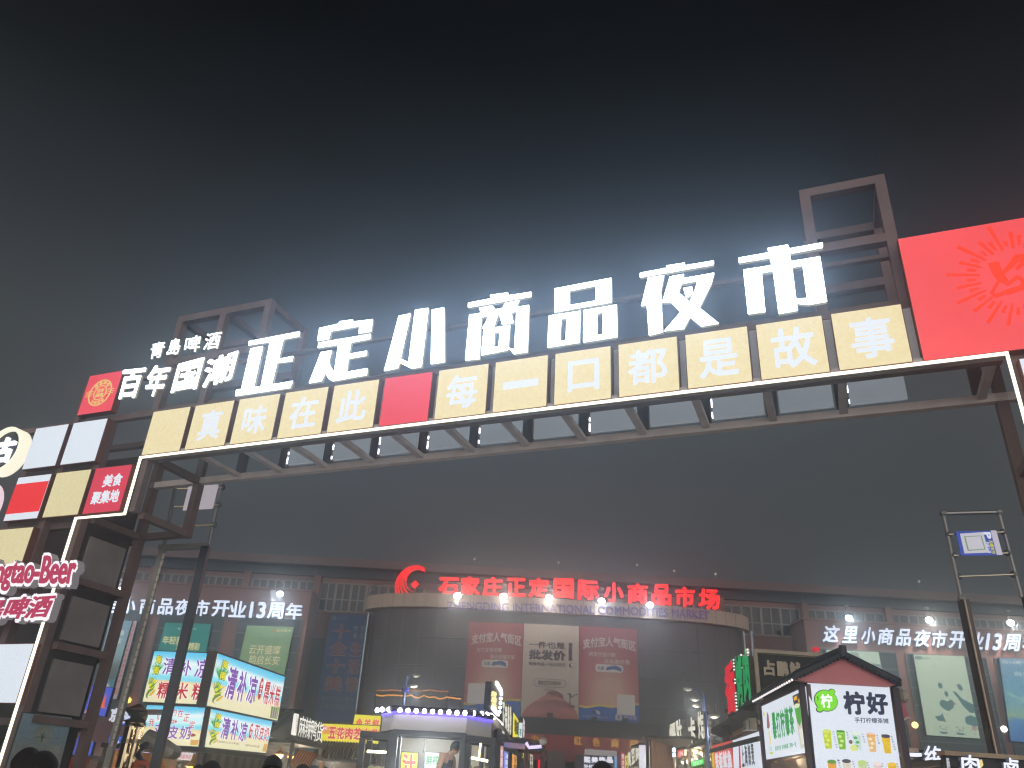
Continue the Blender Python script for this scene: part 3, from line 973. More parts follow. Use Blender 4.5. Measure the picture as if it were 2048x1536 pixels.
# ---- banners on the wings
def poster(name, label, pix, pl, mat, w0, w1, group=None, deco=None, cat='banner', frame='#2a2c2e'):
    """four pixel corners TL TR BR BL on a plane"""
    q = pl.uvs(pix, w1)
    cx = sum(p[0] for p in q) / 4
    r = root(name, pl.pt(cx, min(p[1] for p in q), w0), label, cat, group)
    e = .01 + .008 * abs(q[1][0] - q[0][0])
    b = MB().prism(pl, [(q[3][0] - e, q[3][1] - e), (q[2][0] + e, q[2][1] - e), (q[1][0] + e, q[1][1] + e), (q[0][0] - e, q[0][1] + e)], w0, w1 - .012, P(frame, .5, noise=.1))
    obj('frame', b, r)
    obj('face', MB().prism(pl, [q[3], q[2], q[1], q[0]], w1 - .010, w1, mat), r)
    if deco:
        m = MB()
        deco(m, pl, q, w1)
        obj('print', m, r)
    return r
def quadmap(q):
    tl, tr, br, bl = q
    def f(a, b):   # a from left, b from top
        x = (tl[0] * (1 - a) + tr[0] * a) * (1 - b) + (bl[0] * (1 - a) + br[0] * a) * b
        y = (tl[1] * (1 - a) + tr[1] * a) * (1 - b) + (bl[1] * (1 - a) + br[1] * a) * b
        return (x, y)
    return f
def txt(m, pl, q, w, st, a0, b0, a1, b1, mat, weight=.02, d=.003, curve=None):
    f = quadmap(q)
    m.text(pl, st, [f(a0, b0), f(a1, b0), f(a1, b1), f(a0, b1)], w, w + d, mat, False, weight, curve, .0001 if d < .01 else .0006)
def shp(m, pl, q, w, pts, mat, d=.002):
    f = quadmap(q)
    m.prism(pl, [f(*p) for p in pts], w + d * .4, w + d, mat)
def blob(m, pl, q, w, cx, cy, rx, ry, mat, d=.002, n=22, a0=0, a1=2 * math.pi, rot=0, wob=0):
    pts = []
    for k in range(n):
        t = a0 + (a1 - a0) * k / n
        x, y = rx * math.cos(t), ry * math.sin(t)
        s = 1 + wob * math.sin(3 * t + cx * 40)
        c, sn = math.cos(rot), math.sin(rot)
        pts.append((cx + s * (x * c - y * sn), cy + s * (x * sn + y * c)))
    shp(m, pl, q, w, pts, mat, d)
wbg = 'banners on the wings of the market building'
lk = E('#eef4ee', .9)
def d1(m, pl, q, w):
    txt(m, pl, q, w, '临后海', .08, .14, .8, .23, lk, .01, .02)
    txt(m, pl, q, w, '诗的家', .08, .27, .8, .36, lk, .01, .02)
    txt(m, pl, q, w, '0096', .1, .945, .8, 1.0, lk, .01, .02)
poster('banner', 'tall narrow blue banner with a shore view on the left wing', [(220, 1241), (264, 1242), (226, 1376), (186, 1370)], FW,
       PRINT('shore_print', [(0, '#2f7f9b'), (.1, '#3f93a8'), (.14, '#3f5f55'), (.34, '#5f7d70'), (.4, '#8fb3b5'), (.55, '#9fd0d6'), (1, '#58a4c4')], .62, .05, 5), .15, .35, wbg, d1)
def d1b(m, pl, q, w):
    for k in range(14):
        txt(m, pl, q, w, random.choice('正定夜市商品新品特惠'), .15, .03 + k * .066, .85, .08 + k * .066, E('#c8323c', .8), .02, .02)
poster('banner', 'thin red and white strip sign beside the tall blue shore banner', [(267, 1242), (274, 1242), (233, 1398), (225, 1398)], FW, E('#d9c9c6', .55), .15, .4, wbg, d1b)
def d2(m, pl, q, w):
    g = E('#e8e2a0', .9)
    txt(m, pl, q, w, '年轻就要', .04, .28, .62, .45, g, .03, .02)
    txt(m, pl, q, w, '活出精彩', .36, .4, .86, .56, g, .03, .02)
    txt(m, pl, q, w, '第五届青年节', .3, .1, .7, .14, lk, 0, .02)
poster('banner', 'teal banner with slanted pale yellow writing on the left wing', [(331, 1245), (422, 1248), (404, 1345), (304, 1342)], FW, E('#17a597', .55, .12, .5), .15, .35, wbg, d2)
def d3(m, pl, q, w):
    g = E('#f0dfae', .85)
    txt(m, pl, q, w, '云开盛璨', .16, .36, .82, .53, g, .005, .02)
    txt(m, pl, q, w, '韵启长安', .2, .55, .84, .72, g, .005, .02)
    txt(m, pl, q, w, '正定夜市', .66, .05, .96, .1, g, .01, .02)
    txt(m, pl, q, w, '大型城市沉浸式夜游', .2, .22, .8, .25, E('#5a7f58', .6), 0, .02)
    txt(m, pl, q, w, '国风夜市全新启幕', .2, .8, .82, .84, E('#56705a', .6), 0, .02)
    blob(m, pl, q, w, .62, .08, .03, .03, E('#d87a4a', .8), .02)
poster('banner', 'pale green banner with brush writing at the right end of the left wing', [(494, 1251), (587, 1254), (566, 1362), (470, 1358)], FW, E('#8fb47c', .62, .14, .5), .15, .35, wbg, d3)
tealk = E('#5d9090', .55)
def qr_less(m, pl, q, w):
    pass
def panda(m, pl, q, w):
    B = lambda *a, **k: blob(m, pl, q, w, *a, d=.02, **k)
    B(.42, .385, .045, .036, tealk)
    B(.8, .395, .055, .036, tealk, rot=.5)
    B(.51, .485, .035, .034, tealk, rot=-.4)
    shp(m, pl, q, w, [(.64, .455), (.7, .45), (.79, .53), (.9, .57), (1.0, .6), (.99, .7), (.9, .7), (.79, .62), (.72, .53)], tealk, .02)
    shp(m, pl, q, w, [(.36, .575), (.42, .555), (.5, .58), (.58, .55), (.63, .585), (.6, .65), (.5, .695), (.4, .67), (.34, .62)], tealk, .02)
    B(.62, .6, .035, .02, E('#c99a94', .6))
    shp(m, pl, q, w, [(.21, .765), (.3, .76), (.37, .72), (.38, .77), (.41, .825), (.26, .82)], tealk, .02)
    shp(m, pl, q, w, [(.78, .8), (.8, .755), (.9, .73), (1.0, .755), (1.03, .83), (.95, .87), (.88, .85), (.8, .84)], E('#5f9696', .55), .02)
    B(.93, .88, .05, .035, E('#d0b0a4', .6))
    for cx in (.34, .66):
        B(cx - .06, .885, .014, .009, tealk); B(cx + .06, .89, .014, .009, tealk)
        B(cx - .02, .915, .012, .01, tealk); B(cx + .03, .918, .012, .01, tealk)
        shp(m, pl, q, w, [(cx - .09, .945), (cx + .02, .95), (cx + .09, .955), (cx + .02, .975), (cx - .08, .97)], tealk, .02)
    txt(m, pl, q, w, '兴业银行', .16, .03, .34, .058, E('#4f7f86', .6), .01, .02)
    arc2(m, pl, q, w, .09, .042)
    txt(m, pl, q, w, '正定支行', .46, .04, .58, .056, E('#7c9a94', .6), 0, .02)
    txt(m, pl, q, w, '兴', .33, .11, .42, .16, E('#b9cbb8', .7), .01, .02)
def arc2(m, pl, q, w, cx, cy, c='#4f7f86'):
    f = quadmap(q)
    for r0, r1, dd in ((.055, .075, 0), (.02, .038, 0)):
        for k in range(16):
            a, b = 2 * math.pi * k / 16, 2 * math.pi * (k + 1) / 16
            m.prism(pl, [f(cx + r1 * math.cos(a), cy + .3 * r1 * math.sin(a)), f(cx + r1 * math.cos(b), cy + .3 * r1 * math.sin(b)), f(cx + r0 * math.cos(b), cy + .3 * r0 * math.sin(b)), f(cx + r0 * math.cos(a), cy + .3 * r0 * math.sin(a))], w, w + .02, E(c, .6))
palem = E('#cfe2c6', .78, .06, .4)
poster('banner', 'tall pale green banner with a large panda drawing on the right wing', [(1827, 1309), (1928, 1312), (1960, 1477), (1854, 1470)], FW, palem, .15, .35, wbg, panda)
def swirl(m, pl, q, w):
    B = lambda *a, **k: blob(m, pl, q, w, *a, d=.02, **k)
    shp(m, pl, q, w, [(.46, 0.02), (.6, 0.02), (.62, .14), (.8, .24), (.84, .33), (.66, .27), (.5, .14)], E('#a8b8a8', .6), .02)
    shp(m, pl, q, w, [(.74, .3), (.84, .24), (.98, .25), (1.0, .33), (.9, .29)], E('#8fa39b', .6), .02)
    B(.9, .4, .07, .03, E('#b4c2b0', .6))
poster('banner', 'pale green banner half hidden behind the pink roofed lemon tea stall', [(1652, 1300), (1757, 1304), (1776, 1405), (1668, 1400)], FW, palem, .15, .35, wbg, swirl)
def d6(m, pl, q, w):
    arc2(m, pl, q, w, .1, .05, '#dff2f2')
    txt(m, pl, q, w, '兴业银行 信用', .2, .03, .62, .07, lk, .01, .02)
    txt(m, pl, q, w, '兴业银行', .26, .16, .95, .22, lk, .01, .02)
    txt(m, pl, q, w, '客户节', .44, .26, .9, .32, lk, .01, .02)
    for k in range(3):
        shp(m, pl, q, w, [(.0, .4 + .03 * k), (.04, .4 + .03 * k), (.95, .66 - .08 * k), (.9, .72 - .08 * k)], E('#a9dcd8', .7), .02 + .002 * k)
poster('banner', 'blue banner with white writing on the right wing at the frame edge', [(1999, 1316), (2092, 1319), (2122, 1492), (2022, 1482)], FW,
       PRINT('wave_print', [(0, '#2f7fd0'), (.25, '#3f9be0'), (.3, '#a9d4a8'), (.4, '#8ecfcf'), (.55, '#6cc0dc'), (1, '#2f9fd0')], .72, .1, 3), .15, .35, wbg, d6)
# unlit blue banner in the recess
FR = front(72.4)
def d7(m, pl, q, w):
    rd, ol = P('#8f3b38', .6, noise=.1), P('#a9a49c', .6, noise=.1)
    for i, ch in enumerate('十全十美'):
        b = .1 + .165 * i
        txt(m, pl, q, w, ch, .12, b, .6, b + .14, ol, .045, .03)
        txt(m, pl, q, w + .035, ch, .14, b + .006, .58, b + .134, rd, .02, .03)
    for i, ch in enumerate('生活馆'):
        b = .265 + .165 * i
        txt(m, pl, q, w, ch, .67, b, .99, b + .14, ol, .045, .03)
        txt(m, pl, q, w + .035, ch, .69, b + .006, .97, b + .134, rd, .02, .03)
    for i, ch in enumerate('家居'):
        txt(m, pl, q, w, ch, .7, .11 + .07 * i, .82, .16 + .07 * i, ol, .01, .03)
    for i, ch in enumerate('用品'):
        txt(m, pl, q, w, ch, .88, .11 + .07 * i, .99, .16 + .07 * i, ol, .01, .03)
    g = P('#7f8a70', .6)
    txt(m, pl, q, w, '电子产品 小家电', .1, .78, .95, .825, g, 0, .03)
    txt(m, pl, q, w, '玩具 日用百货店', .1, .85, .95, .895, g, 0, .03)
    blob(m, pl, q, w, .13, .04, .06, .02, g, .03)
    txt(m, pl, q, w, '正定国际', .28, .02, .5, .06, g, 0, .03)
poster('banner', 'unlit dark blue banner with big red characters beside the drum', [(661, 1228), (733, 1230), (707, 1444), (628, 1440)], FR, P('#1d4a7c', .6, noise=.15, scale=.4), 0, .3, None, d7)

# ---- three posters on the drum
FP = front(66.15)
pg = 'posters hung on the glass drum'
pw = P('#cfc4bb', .5, noise=.05)
wcard = P('#d6cfc6', .5, noise=.05)
ygold = P('#d8bd3c', .5, noise=.05)
bl = P('#1f5cae', .45, noise=.1, scale=.4)
def pay(flip):
    def d(m, pl, q, w):
        arcf = lambda a: .35 * (math.sin(math.pi * a)) - .1 + (.0)
        txt(m, pl, q, w, '支付宝人气街区', .06, .13, .97, .24, pw, .035, .05, arcf)
        a, b = ('支付宝享优惠', '每天用每天省') if not flip else ('用支付宝付款', '天天享优惠')
        txt(m, pl, q, w, a, .16, .275, .62, .325, pw, .015, .05)
        txt(m, pl, q, w, b, .42, .345, .86, .395, pw, .015, .05)
        shp(m, pl, q, w, rr(.27, .405, .75, .485, .04), wcard, .04)
        txt(m, pl, q, w + .041, '认准', .31, .425, .42, .465, P('#2f4866', .5), .02, .02)
        shp(m, pl, q, w + .041, [(.45, .47), (.47, .43), (.56, .418), (.6, .41), (.66, .418), (.71, .435), (.72, .475), (.58, .452)], P('#3c5f96', .5), .02)
        # yellow swoosh over the blue foot
        n = 14
        top = [(k / n, .86 - (.07 * (k / n) ** 1.5 if not flip else .02 - .06 * (1 - k / n) * 0 + .03 * math.sin(k / n * 3) * 0 + .06 * (k / n) ** 2) + (.01 * math.sin(k))) for k in range(n + 1)]
        shp(m, pl, q, w, top + [(k / n, y + .022) for (k_, y), k in zip(reversed(top), range(n, -1, -1))], ygold, .03)
        shp(m, pl, q, w, [(x, y + .02) for x, y in top] + [(1, 1), (0, 1)], bl, .025)
        cx = .06 if not flip else .63
        shp(m, pl, q, w, rr(cx, .66 + .05 * flip, cx + .3, .87 + .05 * flip, .02), wcard, .05)
        txt(m, pl, q, w, '支付宝', .3 if not flip else .735, .925, .6 if not flip else .96, .965, pw, .02, .05)
        lx = .13 if not flip else .6
        shp(m, pl, q, w, rr(lx, .915, lx + .11, .975, .02), pw, .05)
        txt(m, pl, q, w + .051, '支', lx + .02, .923, lx + .09, .966, bl, .02, .02)
        if flip:
            blob(m, pl, q, w, .25, .905, .03, .018, P('#20305c', .5), .05)
            shp(m, pl, q, w, [(.26, .885), (.33, .89), (.36, .925), (.31, .93)], pw, .045)
            txt(m, pl, q, w, '支付有优惠 就用支付宝', .05, .945, .48, .965, pw, 0, .05)
    return d
def rr(a, b, c, d, r, n=4):
    pts = []
    for cx, cy, s in ((c - r, b + r, -90), (c - r, d - r, 0), (a + r, d - r, 90), (a + r, b + r, 180)):
        for k in range(n + 1):
            t = R_(s + 90 * k / n)
            pts.append((cx + r * math.cos(t), cy + r * math.sin(t)))
    return pts
payp = PRINT('pay_poster_print', [(0, '#d0a890'), (.2, '#d2a692'), (.42, '#b86a62'), (.65, '#a03a40'), (1, '#962e36')], .03, .03, 2, .04, False, (.5, .22))
poster('wall_poster', 'red poster at the left of the three on the glass drum', [(939, 1244), (1047.5, 1247), (1040, 1438), (925, 1432)], FP, payp, 0, .3, pg, pay(False), 'poster')
def midp(m, pl, q, w):
    dk = P('#453038', .5, noise=.05)
    txt(m, pl, q, w, '一件也是', .1, .19, .75, .265, dk, .03, .05)
    txt(m, pl, q, w, '批发价', .1, .28, .76, .39, dk, .05, .05)
    shp(m, pl, q, w, [(.815, .19), (.88, .19), (.88, .385), (.815, .385)], dk, .05)
    txt(m, pl, q, w, '海量商品一站式购齐', .1, .415, .76, .455, dk, .005, .05)
    blob(m, pl, q, w, .86, .435, .035, .022, dk, .04); blob(m, pl, q, w + .041, .875, .432, .022, .015, P('#d9cabb', .5), .01)
    txt(m, pl, q, w, '88252069', .28, .61, .68, .655, dk, .015, .05)
    f = quadmap(q)
    o = rr(.21, .59, .77, .675, .04); i = rr(.216, .594, .764, .671, .037)
    m.prism(pl, [f(*p) for p in o], w + .01, w + .04, dk, None, [[f(*p) for p in i]])
    txt(m, pl, q, w, '招商电话', .39, .69, .58, .715, dk, 0, .05)
    rock = PRINT('rock_print', [(0, '#8a4a42'), (.3, '#b8706a'), (.5, '#a45f58'), (.7, '#c98478'), (1, '#8c4c46')], 0, .12, 4, .12, False)
    shp(m, pl, q, w, [(.03, .95), (.1, .89), (.3, .8), (.42, .76), (.46, .72), (.6, .71), (.72, .75), (.74, .79), (.86, .84), (.97, .92), (1, 1), (.03, 1)], rock, .03)
    shp(m, pl, q, w + .031, [(.44, .74), (.52, .715), (.62, .712), (.72, .745), (.74, .785), (.6, .765)], P('#7d4640', .6), .01)
    shp(m, pl, q, w + .031, [(.3, .83), (.6, .8), (.8, .83), (.9, .9), (.7, .86), (.5, .845)], P('#96574f', .6), .01)
    shp(m, pl, q, w, [(.8, .86), (.83, .845), (.9, .845), (.94, .86), (.92, .875), (.82, .878)], P('#7d4640', .6), .045)
    shp(m, pl, q, w, [(.835, .845), (.845, .78), (.835, .74), (.86, .72), (.87, .75), (.855, .79), (.86, .845)], P('#3c4a3c', .6), .05)
    for k in range(5):
        blob(m, pl, q, w, .82 + .035 * k, .735 + .012 * ((k * 7) % 4), .018, .008, P('#4a5a48', .6), .055)
poster('wall_poster', 'beige middle poster with a pink rock on the glass drum', [(1048.5, 1247), (1158, 1252), (1157, 1441), (1041, 1435)], FP, P('#c4b3a2', .5, noise=.06, scale=.4), 0, .3, pg, midp, 'poster')
poster('wall_poster', 'red poster at the right of the three on the glass drum', [(1159, 1252), (1274, 1258), (1279, 1448), (1158, 1441)], FP, payp, 0, .3, pg, pay(True), 'poster')
# small spot fittings at the foot of the posters
for px, py in ((1100, 1431), (1188, 1439), (1250, 1442)):
    p = at(px, py, 65.3)
    r = root('spotlight', p, 'small black square spotlight at the foot of the drum posters', 'spotlight', 'spotlights under the drum posters')
    obj('housing', MB().box(front(p.y), p.x - .22, p.x + .22, p.z - .18, p.z + .18, -.1, .1, P('#121214', .5)), r)
    obj('arm', MB().tube([p + Vector((0, .1, -.1)), p + Vector((0, .6, -.5))], .04, P('#121214', .5), 6), r)
    lamp('spot_lamp', p + Vector((0, -.5, -.4)), 900, (1, .92, .8), r, .1)
# canopy and red lintel over the entrance
bp('entrance_canopy', MB().box(front(63.6), at(1040, 1450, 63.6).x, at(1520, 1470, 63.6).x, 5.75, 6.9, -3, 0, P('#2b2c2e', .5)), bld)
lint = bp('entrance_lintel', MB().box(front(63.0), at(1045, 1480, 63).x, at(1345, 1480, 63).x, 4.0, 5.74, -1.5, 0, P('#a03c3c', .6, noise=.15, scale=.5)), bld)
FL_ = front(63.0)
for ch, a, b, y in (('力', 1062, 1077, 1478), ('红', 1148, 1164, 1481), ('色', 1185, 1200, 1484), ('商', 1222, 1238, 1487), ('圈', 1260, 1276, 1489), ('市', 1297, 1312, 1491)):
    obj('lintel_letter', MB().tpx(FL_, ch, [(a, y - 9), (b, y - 8), (b + 1, y + 9), (a, y + 8)], .01, .12, E('#d09a3c', .7), None, .03), lint)
# ================================================================== pipe gantries behind the gate
steel = P('#8a8a88', .35, .7, .1)
dsteel = P('#2c2f36', .35, .5, .15)
alu = P('#74736e', .4, .6, .15)
g = root('pipe_gantry', at(258, 1536, 17) * 1.0, 'tall pipe gantry with a blank white board, standing behind the left gate leg', 'gantry', 'pipe gantries')
def legp(a, b, Y, r, mat, name='pole', zfoot=0.0, sq=False, par=None):
    A, B = at(*a, Y), at(*b, Y)
    B = Vector((A.x, A.y, B.z)) if False else B
    d = (B - A)
    if zfoot is not None:
        t = (zfoot - A.z) / d.z
        B = A + d * t
        B.x, B.y = A.x, A.y
    m = MB()
    if sq:
        m.bar(A, B, r * 2, r * 2, mat)
    else:
        m.tube([A, B], r, mat, 8)
    return obj(name, m, par)
Yg = 17.0
def rod(par, a, b, Y, r, mat, name):
    return obj(name, MB().tube([at(*a, Y), at(*b, Y)], r, mat, 8), par)
legp((326, 1096), (205, 1536), Yg, .058, alu, 'leg', 0, True, g)
legp((412, 1093), (312, 1536), Yg, .08, dsteel, 'leg', 0, True, g)
obj('crossbar', MB().bar(at(319, 1096, Yg), at(418, 1092, Yg), .16, .1, alu), g)
rod(g, (445, 966), (417, 1090), Yg, .04, steel, 'upright')
rod(g, (352, 968), (328, 1092), Yg, .04, steel, 'upright')
for a, b in (((354, 978), (444, 975)), ((348, 1014), (436, 1010)), ((340, 1054), (427, 1050))):
    rod(g, a, b, Yg - .05, .022, P('#c9b89c', .3, .6, .05), 'rung')
    obj('clamp', MB().ball(at(b[0] + 1, b[1], Yg), .075, P('#6b7078', .4, .4), 8, 5), g)
bq = [at(377, 972, Yg - .1), at(437, 969, Yg - .1), at(425, 1017, Yg - .1), at(365, 1021, Yg - .1)]
FG = front(Yg - .1)
obj('board', MB().ppx(FG, [(377, 972), (437, 969), (425, 1017), (365, 1021)], -.02, 0, E('#cfc4cc', .62)), g)
m = MB().bar(at(327, 1112, Yg - .1), at(226, 1487, Yg - .1), .015, .015, P('#b9b3a6', .5))
for k in range(26):
    y = 1112 + k * 15
    p = at(319 - (y - 1112) * .272 + 8, y, Yg - .1)
    m.box(front(p.y), p.x - .02, p.x + .02, p.z - .05, p.z + .05, -.02, .02, P('#b9b3a6', .5))
obj('cable_strip', m, g)
g = root('pipe_gantry', at(1990, 1536, 16), 'tall pipe gantry with a blue parking board, at the right of the view', 'gantry', 'pipe gantries')
Yg = 16.0
legp((1926, 1200), (1993, 1536), Yg, .08, P('#4a423f', .4, .4, .15), 'leg', 0, True, g)
legp((2054, 1192), (2125, 1536), Yg, .08, P('#4a423f', .4, .4, .15), 'leg', 0, True, g)
legp((1929, 1199), (2001, 1536), Yg - .12, .02, P('#b3a08e', .3, .5), 'cable_pipe', 0, False, g)
rod(g, (1886, 1027), (1923, 1200), Yg, .042, steel, 'upright')
rod(g, (1997, 1024), (2043, 1195), Yg, .042, steel, 'upright')
rod(g, (1886, 1027), (1997, 1024), Yg, .045, steel, 'top_rail')
for x, y in ((1886, 1027), (1997, 1024), (1922, 1197)):
    obj('clamp', MB().ball(at(x, y, Yg), .08, P('#8f908c', .4, .4), 8, 5), g)
for a, b in (((1897, 1069), (2006, 1064)), ((1907, 1111), (2015, 1106)), ((1918, 1153), (2026, 1149))):
    rod(g, a, b, Yg - .05, .022, P('#b9b2a0', .3, .6, .05), 'rung')
    for q in (a, b):
        obj('clamp', MB().ball(at(*q, Yg), .07, P('#6b6c6c', .4, .4), 8, 5), g)
FG = front(Yg - .12)
m = MB().ppx(FG, [(1912, 1063), (1992, 1061), (2005, 1110), (1923, 1111)], -.02, 0, E('#2f4fb4', .75))
b = obj('board', m, g)
q = FG.uvs([(1912, 1063), (1992, 1061), (2005, 1110), (1923, 1111)])
m = MB()
shp(m, FG, q, 0, [(.86, 0), (1, 0), (1, 1), (.86, 1)], E('#cfc8d8', .75), .01)
shp(m, FG, q, 0, [(.08, .1), (.66, .06), (.68, .9), (.08, .92)], E('#d8d4e0', .75), .01)
shp(m, FG, q, .011, [(.16, .22), (.6, .2), (.61, .78), (.17, .82)], E('#7fb07a', .6), .004)
shp(m, FG, q, .016, [(.19, .25), (.57, .23), (.58, .75), (.2, .78)], E('#d8d4e0', .75), .004)
obj('card', m, b)
def vtxt(m, pl, q, w, st, a0, b0, a1, b1, mat, weight=.02):
    f = quadmap(q)
    m.text(pl, st, [f(a1, b0), f(a1, b1), f(a0, b1), f(a0, b0)], w, w + .01, mat, False, weight, None, .0002)
m = MB()
wl2 = E('#e4e6f4', .9)
vtxt(m, FG, q, .0, 'P', .66, .06, .84, .34, wl2, .05)
vtxt(m, FG, q, .0, '无感支付', .75, .4, .84, .95, E('#d8d23c', .9), .03)
vtxt(m, FG, q, .0, '扫码入场', .66, .46, .74, .92, wl2, .02)
obj('lettering', m, b)

# ---- old poster on the passage side of the left gate leg
SP = Plane(G.pt(UL2 + .03, 0, 0), -G.N)
def leaf(m, pl, q, w):
    blob(m, pl, q, w, .5, .3, .18, .15, P('#8f9a8c', .6), .006)
    gm = P('#5d6f70', .6)
    for a in (-.9, 0, .9):
        f = quadmap(q)
        shp(m, pl, q, w + .007, [(.5 - .02 + .0, .36), (.5 + .1 * math.sin(a), .36 - .12 * math.cos(a * .8)), (.52, .36)], gm, .004)
    shp(m, pl, q, w + .007, [(.36, .34), (.64, .34), (.64, .355), (.36, .355)], gm, .004)
    shp(m, pl, q, w + .007, [(.49, .34), (.51, .34), (.51, .42), (.49, .42)], gm, .004)
    txt(m, pl, q, w, '宋之诗语', .16, .46, .92, .62, P('#8f9388', .6), .03, .006)
poster('wall_poster', 'faded blue-grey poster with pale round emblem on inner face of left gate leg', [(47, 1426), (144, 1436), (112, 1560), (5, 1560)], SP,
       PRINT('faded_print', [(0, '#8d8a86'), (.45, '#8c9496'), (.7, '#7d96a4'), (1, '#86a3b0')], 0, .08, 4, .12, False), 0, .05, None, leaf, 'poster')

# ================================================================== coconut dessert stall: four lit boxes round a corner
beach = PRINT('beach_print', [(0, '#e8e2b8'), (.36, '#efe3bc'), (.40, '#f2d090'), (.44, '#7fd8ec'), (.52, '#8ee0f0'), (.58, '#d8f2f4'), (.66, '#c8eef4'), (.78, '#eaf8f8'), (.88, '#7fd4f0'), (1, '#4cc0ea')], 1.15, .10, 2.2, .05)
purple = E('#8a50b4', .9)
crim = E('#c8262c', .95)
wout = E('#fbfbff', 1.2)
leafg = E('#3fae3c', .8); leafd = E('#2d7a3a', .7); yel = E('#efe22c', 1.0); seag = E('#8fd8b8', .9)
def plantdeco(m, pl, q, w, sx=1.0, st='海南'):
    for k in range(12):
        a = -1.2 + .22 * k
        x0, y0 = .1 * sx, .45
        shp(m, pl, q, w, [(x0 - .012, y0), (x0 + .14 * sx * math.sin(a), y0 - .3 * math.cos(a * .7)), (x0 + .014, y0 + .02)], leafg if k % 3 else seag, .004 + .001 * k)
    for k in range(8):
        a = -.8 + .25 * k
        shp(m, pl, q, w + .014, [(.07 * sx, .74), ((.08 + .12 * math.sin(a)) * sx, .74 - .25 * math.cos(a)), (.095 * sx, .75)], leafd if k % 2 else leafg, .004 + .0012 * k)
    for k in range(7):
        blob(m, pl, q, w + .026, (.07 + .03 * ((k * 5) % 3)) * sx, .56 + .04 * k, .022 * sx, .035, yel if k % 2 else E('#bcd32c', .9), .003 + .001 * k)
    blob(m, pl, q, w + .035, .1 * sx, .84, .055 * sx, .1, E('#7f9a3c', .8), .003, rot=.3)
    blob(m, pl, q, w + .038, .13 * sx, .84, .04 * sx, .1, E('#f4f2d8', 1), .003, rot=.5)
    blob(m, pl, q, w + .041, .135 * sx, .83, .025 * sx, .075, E('#e8c43c', .95), .003, rot=.5)
    for i, ch in enumerate(st):
        txt(m, pl, q, w + .03, ch, .06 * sx, .08 + .22 * i, .17 * sx, .26 + .22 * i, leafd, .05, .01)
        txt(m, pl, q, w + .041, ch, .065 * sx, .09 + .22 * i, .165 * sx, .25 + .22 * i, yel, .03, .01)
def outl_txt(m, pl, q, w, st, a0, b0, a1, b1, mat, wt=.02):
    txt(m, pl, q, w, st, a0 - .004, b0 - .008, a1 + .004, b1 + .008, wout, wt + .022, .008)
    txt(m, pl, q, w + .009, st, a0, b0, a1, b1, mat, wt, .008)
def lb1(m, pl, q, w):
    plantdeco(m, pl, q, w)
    for i, ch in enumerate('清补凉'):
        outl_txt(m, pl, q, w, ch, .21 + .27 * i, .12 + .03 * (i % 2), .42 + .27 * i, .46 + .02 * i, purple)
    for i, ch in enumerate('糯米糕'):
        outl_txt(m, pl, q, w, ch, .2 + .28 * i, .6, .42 + .28 * i, .93, crim)
def lb2(m, pl, q, w):
    for i, ch in enumerate('我们相约在正定'):
        a = (i - 3) / 3
        outl_txt(m, pl, q, w, ch, .1 + .115 * i, .06 + .3 * a * a, .195 + .115 * i, .25 + .3 * a * a, crim, .01)
    blob(m, pl, q, w, .48, .4, .09, .05, crim, .006)
    txt(m, pl, q, w + .007, '网红', .41, .37, .55, .43, wout, .02, .006)
    for i, ch in enumerate('双皮奶'):
        outl_txt(m, pl, q, w, ch, .22 + .22 * i, .5, .41 + .22 * i, .84, purple)
    blob(m, pl, q, w, .86, .72, .07, .04, E('#a83c34', .8), .006)
    shp(m, pl, q, w, [(.86, .85), (.99, .83), (.99, .97), (.87, .97)], E('#e8b45c', .9), .005)
def lb3(m, pl, q, w):
    plantdeco(m, pl, q, w, .8)
    for i, ch in enumerate('清补凉'):
        outl_txt(m, pl, q, w, ch, .17 + .145 * i, .15 + .02 * i, .295 + .145 * i, .8 - .01 * i, purple, .03)
    blob(m, pl, q, w, .65, .42, .028, .24, crim, .006)
    for i, ch in enumerate('手工'):
        txt(m, pl, q, w + .007, ch, .632, .26 + .15 * i, .668, .38 + .15 * i, wout, .02, .006)
    for i, ch in enumerate('糯米糕'):
        outl_txt(m, pl, q, w, ch, .7 + .09 * i, .2 + .02 * i, .78 + .09 * i, .72, crim, .02)
    shp(m, pl, q, w, [(.86, .72), (.99, .7), (.985, .97), (.87, .98)], E('#9fb04a', .8), .006)
    for k in range(6):
        shp(m, pl, q, w + .007, [(.87 + .018 * k, .74), (.88 + .018 * k, .74), (.885 + .016 * k, .96), (.875 + .016 * k, .96)], E('#d8b8d8' if k % 2 else '#5f8a3c', .8), .004)
def lb4(m, pl, q, w):
    plantdeco(m, pl, q, w, .8)
    for i, ch in enumerate('清补凉'):
        outl_txt(m, pl, q, w, ch, .18 + .14 * i, .14 + .02 * i, .3 + .14 * i, .74, purple, .03)
    blob(m, pl, q, w, .655, .4, .028, .22, crim, .006)
    for i, ch in enumerate('网红'):
        txt(m, pl, q, w + .007, ch, .637, .26 + .15 * i, .673, .38 + .15 * i, wout, .02, .006)
    for i, ch in enumerate('双皮奶'):
        outl_txt(m, pl, q, w, ch, .7 + .092 * i, .2, .785 + .092 * i, .64, crim, .02)
    tq = E('#4a5a48', .7)
    txt(m, pl, q, w, '海南老爸茶 手工清补凉 椰奶甜品', .15, .79, .5, .85, tq, 0, .006)
    txt(m, pl, q, w, '加盟热线 招商加盟', .6, .8, .85, .86, tq, 0, .006)
    shp(m, pl, q, w, [(.93, .72), (.99, .72), (.99, .96), (.92, .96)], E('#e8b45c', .9), .005)
YL = 20.0
LF = front(YL)
LO = oblique((436, 1340), YL + .0, (566, 1390), YL + 4.0)
bgp = 'beach picture light boxes of the dessert stall'
